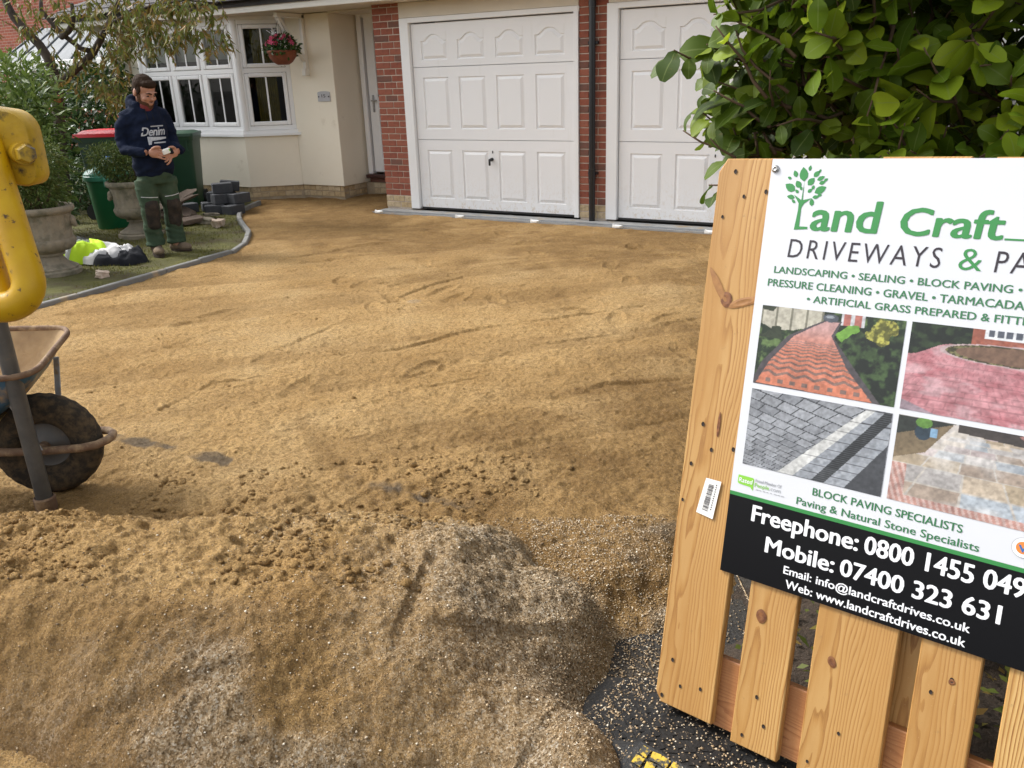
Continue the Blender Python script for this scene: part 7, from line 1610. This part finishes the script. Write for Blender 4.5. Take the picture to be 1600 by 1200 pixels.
# ================================================================== HEDGE behind the pallet
hg = thing('hedge', 'tall broad-leaved evergreen hedge with yellow-green leaves behind the pallet', 'hedge', (6.5, -5.2, -0.05))
HO = np.array([6.5, -5.2, -0.05])
def leaf_big(seed):
    r_ = np.random.default_rng(seed); n = 6; P_ = []; wav = r_.normal(0, 0.035, n + 1); bend = r_.uniform(-0.38, 0.12); fold = r_.uniform(0.05, 0.42)
    prof = [0.07, 0.52, 0.82, 0.98, 1.0, 0.80, 0.26]
    for i in range(n + 1):
        f = i / n; w = 0.5 * prof[i] * r_.uniform(0.95, 1.05); z = bend * f * f + wav[i] * 0.5
        P_ += [(f, -w * 0.66, z + fold * w * 0.5 + wav[i] * 0.6), (f, 0, z), (f, w * 0.66, z + fold * w * 0.5 - wav[i] * 0.6)]
    F_ = [(i * 3 + k, i * 3 + k + 1, (i + 1) * 3 + k + 1, (i + 1) * 3 + k) for i in range(n) for k in range(2)]
    return np.array(P_), np.array(F_)
LT = [leaf_big(s_) for s_ in range(7)]
# sprigs: twigs that start inside and carry leaves to the surface
box0, box1 = np.array([5.50, -6.62, 0.1]), np.array([8.2, -4.2, 2.9])
tw_mb = MB(); L_pos, L_dir, L_nor, L_len, L_k = [], [], [], [], []
def sprig(p0, d_, n_l, ln_, big=1.0):
    d_ = d_ / np.linalg.norm(d_); pts_ = [p0]; dd = d_.copy()
    for k in range(4):
        dd = dd + rng.normal(size=3) * 0.22 + np.array([0, 0, 0.10]); dd /= np.linalg.norm(dd); pts_.append(pts_[-1] + dd * ln_ / 4)
    tw_mb.tube([tuple(p - HO) for p in pts_], [0.005, 0.0045, 0.0038, 0.003, 0.0018], 5)
    for k in range(n_l):
        f = (k + 0.7) / n_l * 4; i = min(int(f), 3); q = pts_[i] + (pts_[i + 1] - pts_[i]) * (f - i); ax = pts_[i + 1] - pts_[i]; ax /= np.linalg.norm(ax)
        rad = rng.normal(size=3); rad -= ax * rad.dot(ax); rad /= np.linalg.norm(rad)
        L_pos.append(q); v_ = rad * 0.9 + ax * 0.55 + np.array([0, 0, 0.05]); L_dir.append(v_); nn = ax * 0.7 + np.array([0, 0, 0.5]) + rng.normal(size=3) * 0.35 - rad * 0.2; L_nor.append(nn)
        L_len.append(rng.uniform(0.038, 0.074) * big * (0.75 + 0.5 * math.sin(min(1, (k + 1) / n_l) * 2.2)))
def surf_noise(a, b_): return 0.22 * float(fbm(np.array([a * 1.7]), np.array([b_ * 1.7]), 601, 3)[0])
for _ in range(1500):      # front face, towards the street
    x, z = rng.uniform(5.60, 8.0), rng.uniform(0.15, 2.7); x = max(x, 6.1) if z < 1.32 else x; y = -6.50 + surf_noise(x, z) + abs(rng.normal()) * 0.10 + 0.10 * (x < 5.75)
    sprig(np.array([x, y + 0.14, z - 0.05]), np.array([rng.normal() * 0.5, -1.0, 0.35 + rng.normal() * 0.5]), rng.integers(6, 10), rng.uniform(0.14, 0.26))
for _ in range(950):      # left face, towards the drive
    y, z = rng.uniform(-6.5, -4.3), rng.uniform(1.33, 2.7); x = 5.62 + surf_noise(y + 7, z) * 0.8 + abs(rng.normal()) * 0.08
    sprig(np.array([x + 0.12, y, z - 0.05]), np.array([-1.0, rng.normal() * 0.5, 0.35 + rng.normal() * 0.5]), rng.integers(5, 9), rng.uniform(0.14, 0.24))
for _ in range(1900):      # inside
    p = box0 + (box1 - box0) * rng.uniform(0.05, 1, 3); p[0] = max(p[0], 5.72 if p[2] > 1.2 else 6.1); p[1] = max(p[1], -6.3); sprig(p, np.array([rng.normal(), rng.normal(), 0.4]), 8, 0.25, 1.25)
# a few loose shoots that stand clear of the left edge, over the second garage door
for (px, py, D, dx, dz) in ((1150, 40, 2.55, -0.9, 0.1), (1168, 75, 2.5, -0.9, 0.5), (1150, 170, 2.5, -0.8, -0.1), (1160, 215, 2.45, -0.8, 0.2), (1165, 235, 2.4, -0.7, -0.3), (1185, 120, 2.5, -1.0, 0.0), (1175, 15, 2.55, -0.7, 0.8)):
    p = gd(px + 110, py, D); sprig(p, np.array([dx * 0.8639, dx * 0.5037, dz]), 7, 0.17, 1.0)
tw_ = tw_mb.obj('twigs', M['twig'], hg, True); tw_['kind'] = 'stuff'
mb = MB()
for k in range(14):
    x, y = rng.uniform(5.85, 7.9), rng.uniform(-6.2, -4.6); mb = MB(); pth = [np.array([x, y, 0.0])]
    for q in range(6): pth.append(pth[-1] + np.array([rng.normal() * 0.12, rng.normal() * 0.12, 0.42]))
    mb.tube([tuple(p - HO) for p in pth], [0.022, 0.02, 0.018, 0.015, 0.012, 0.009, 0.006], 7); mb.obj('stem', M['bark'], hg, True)
LPn, LDn, LNn, LLn = map(np.array, (L_pos, L_dir, L_nor, L_len))
LDn /= np.linalg.norm(LDn, axis=1, keepdims=True); Sd = np.cross(LNn, LDn); Sd /= np.linalg.norm(Sd, axis=1, keepdims=True) + 1e-9; Nn = np.cross(LDn, Sd)
rel = LPn - CAM; dep = rel @ fwd; ppx = 800 + FPX * (rel @ rgt) / dep; ppy = 600 - FPX * (rel @ upv) / dep
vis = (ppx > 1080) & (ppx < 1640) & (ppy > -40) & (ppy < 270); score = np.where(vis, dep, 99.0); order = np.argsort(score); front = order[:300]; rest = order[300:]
lmeshes = [np_mesh('leaf', P_, F_, M['hedge_leaf'], True) for P_, F_ in LT]
for lm_ in lmeshes: fattr(lm_, 'rib', np.tile([1.0, 0.0, 1.0], 7))
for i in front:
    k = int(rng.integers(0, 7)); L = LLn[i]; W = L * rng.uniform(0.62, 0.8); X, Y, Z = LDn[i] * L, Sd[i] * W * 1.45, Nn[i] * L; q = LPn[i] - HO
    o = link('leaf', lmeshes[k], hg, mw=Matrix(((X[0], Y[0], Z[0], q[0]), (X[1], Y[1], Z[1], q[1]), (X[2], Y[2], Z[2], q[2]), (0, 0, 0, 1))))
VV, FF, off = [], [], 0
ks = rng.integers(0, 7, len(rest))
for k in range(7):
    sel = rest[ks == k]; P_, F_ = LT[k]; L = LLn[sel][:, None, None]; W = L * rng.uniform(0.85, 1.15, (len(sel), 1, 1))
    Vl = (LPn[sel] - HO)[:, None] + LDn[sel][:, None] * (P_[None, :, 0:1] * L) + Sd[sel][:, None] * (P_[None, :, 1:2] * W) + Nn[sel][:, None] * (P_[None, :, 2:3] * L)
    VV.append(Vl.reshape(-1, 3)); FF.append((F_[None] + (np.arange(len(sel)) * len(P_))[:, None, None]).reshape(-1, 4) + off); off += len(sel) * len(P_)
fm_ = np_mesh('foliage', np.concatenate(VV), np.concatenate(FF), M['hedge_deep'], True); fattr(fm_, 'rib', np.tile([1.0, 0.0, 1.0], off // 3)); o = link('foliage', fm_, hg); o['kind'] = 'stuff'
# leaf litter and weeds at the foot of the hedge, seen between the planks
nL = 420; P = np.stack([rng.uniform(5.85, 7.0, nL), rng.uniform(-6.9, -6.3, nL), rng.uniform(0.03, 0.09, nL)], -1); V, F = leaf_cloud(P, rng.normal(size=P.shape) * np.array([1, 1, 0.3]), rng.normal(size=P.shape) * 0.4 + np.array([0, 0, 1]), rng.uniform(0.02, 0.05, nL), rng.uniform(0.014, 0.028, nL))
o = link('leaf_litter', np_mesh('leaf_litter', V, F, M['tree_leaf'])); tag(o, 'brown and green fallen leaves under the hedge behind the pallet', 'leaf litter', kind='stuff')
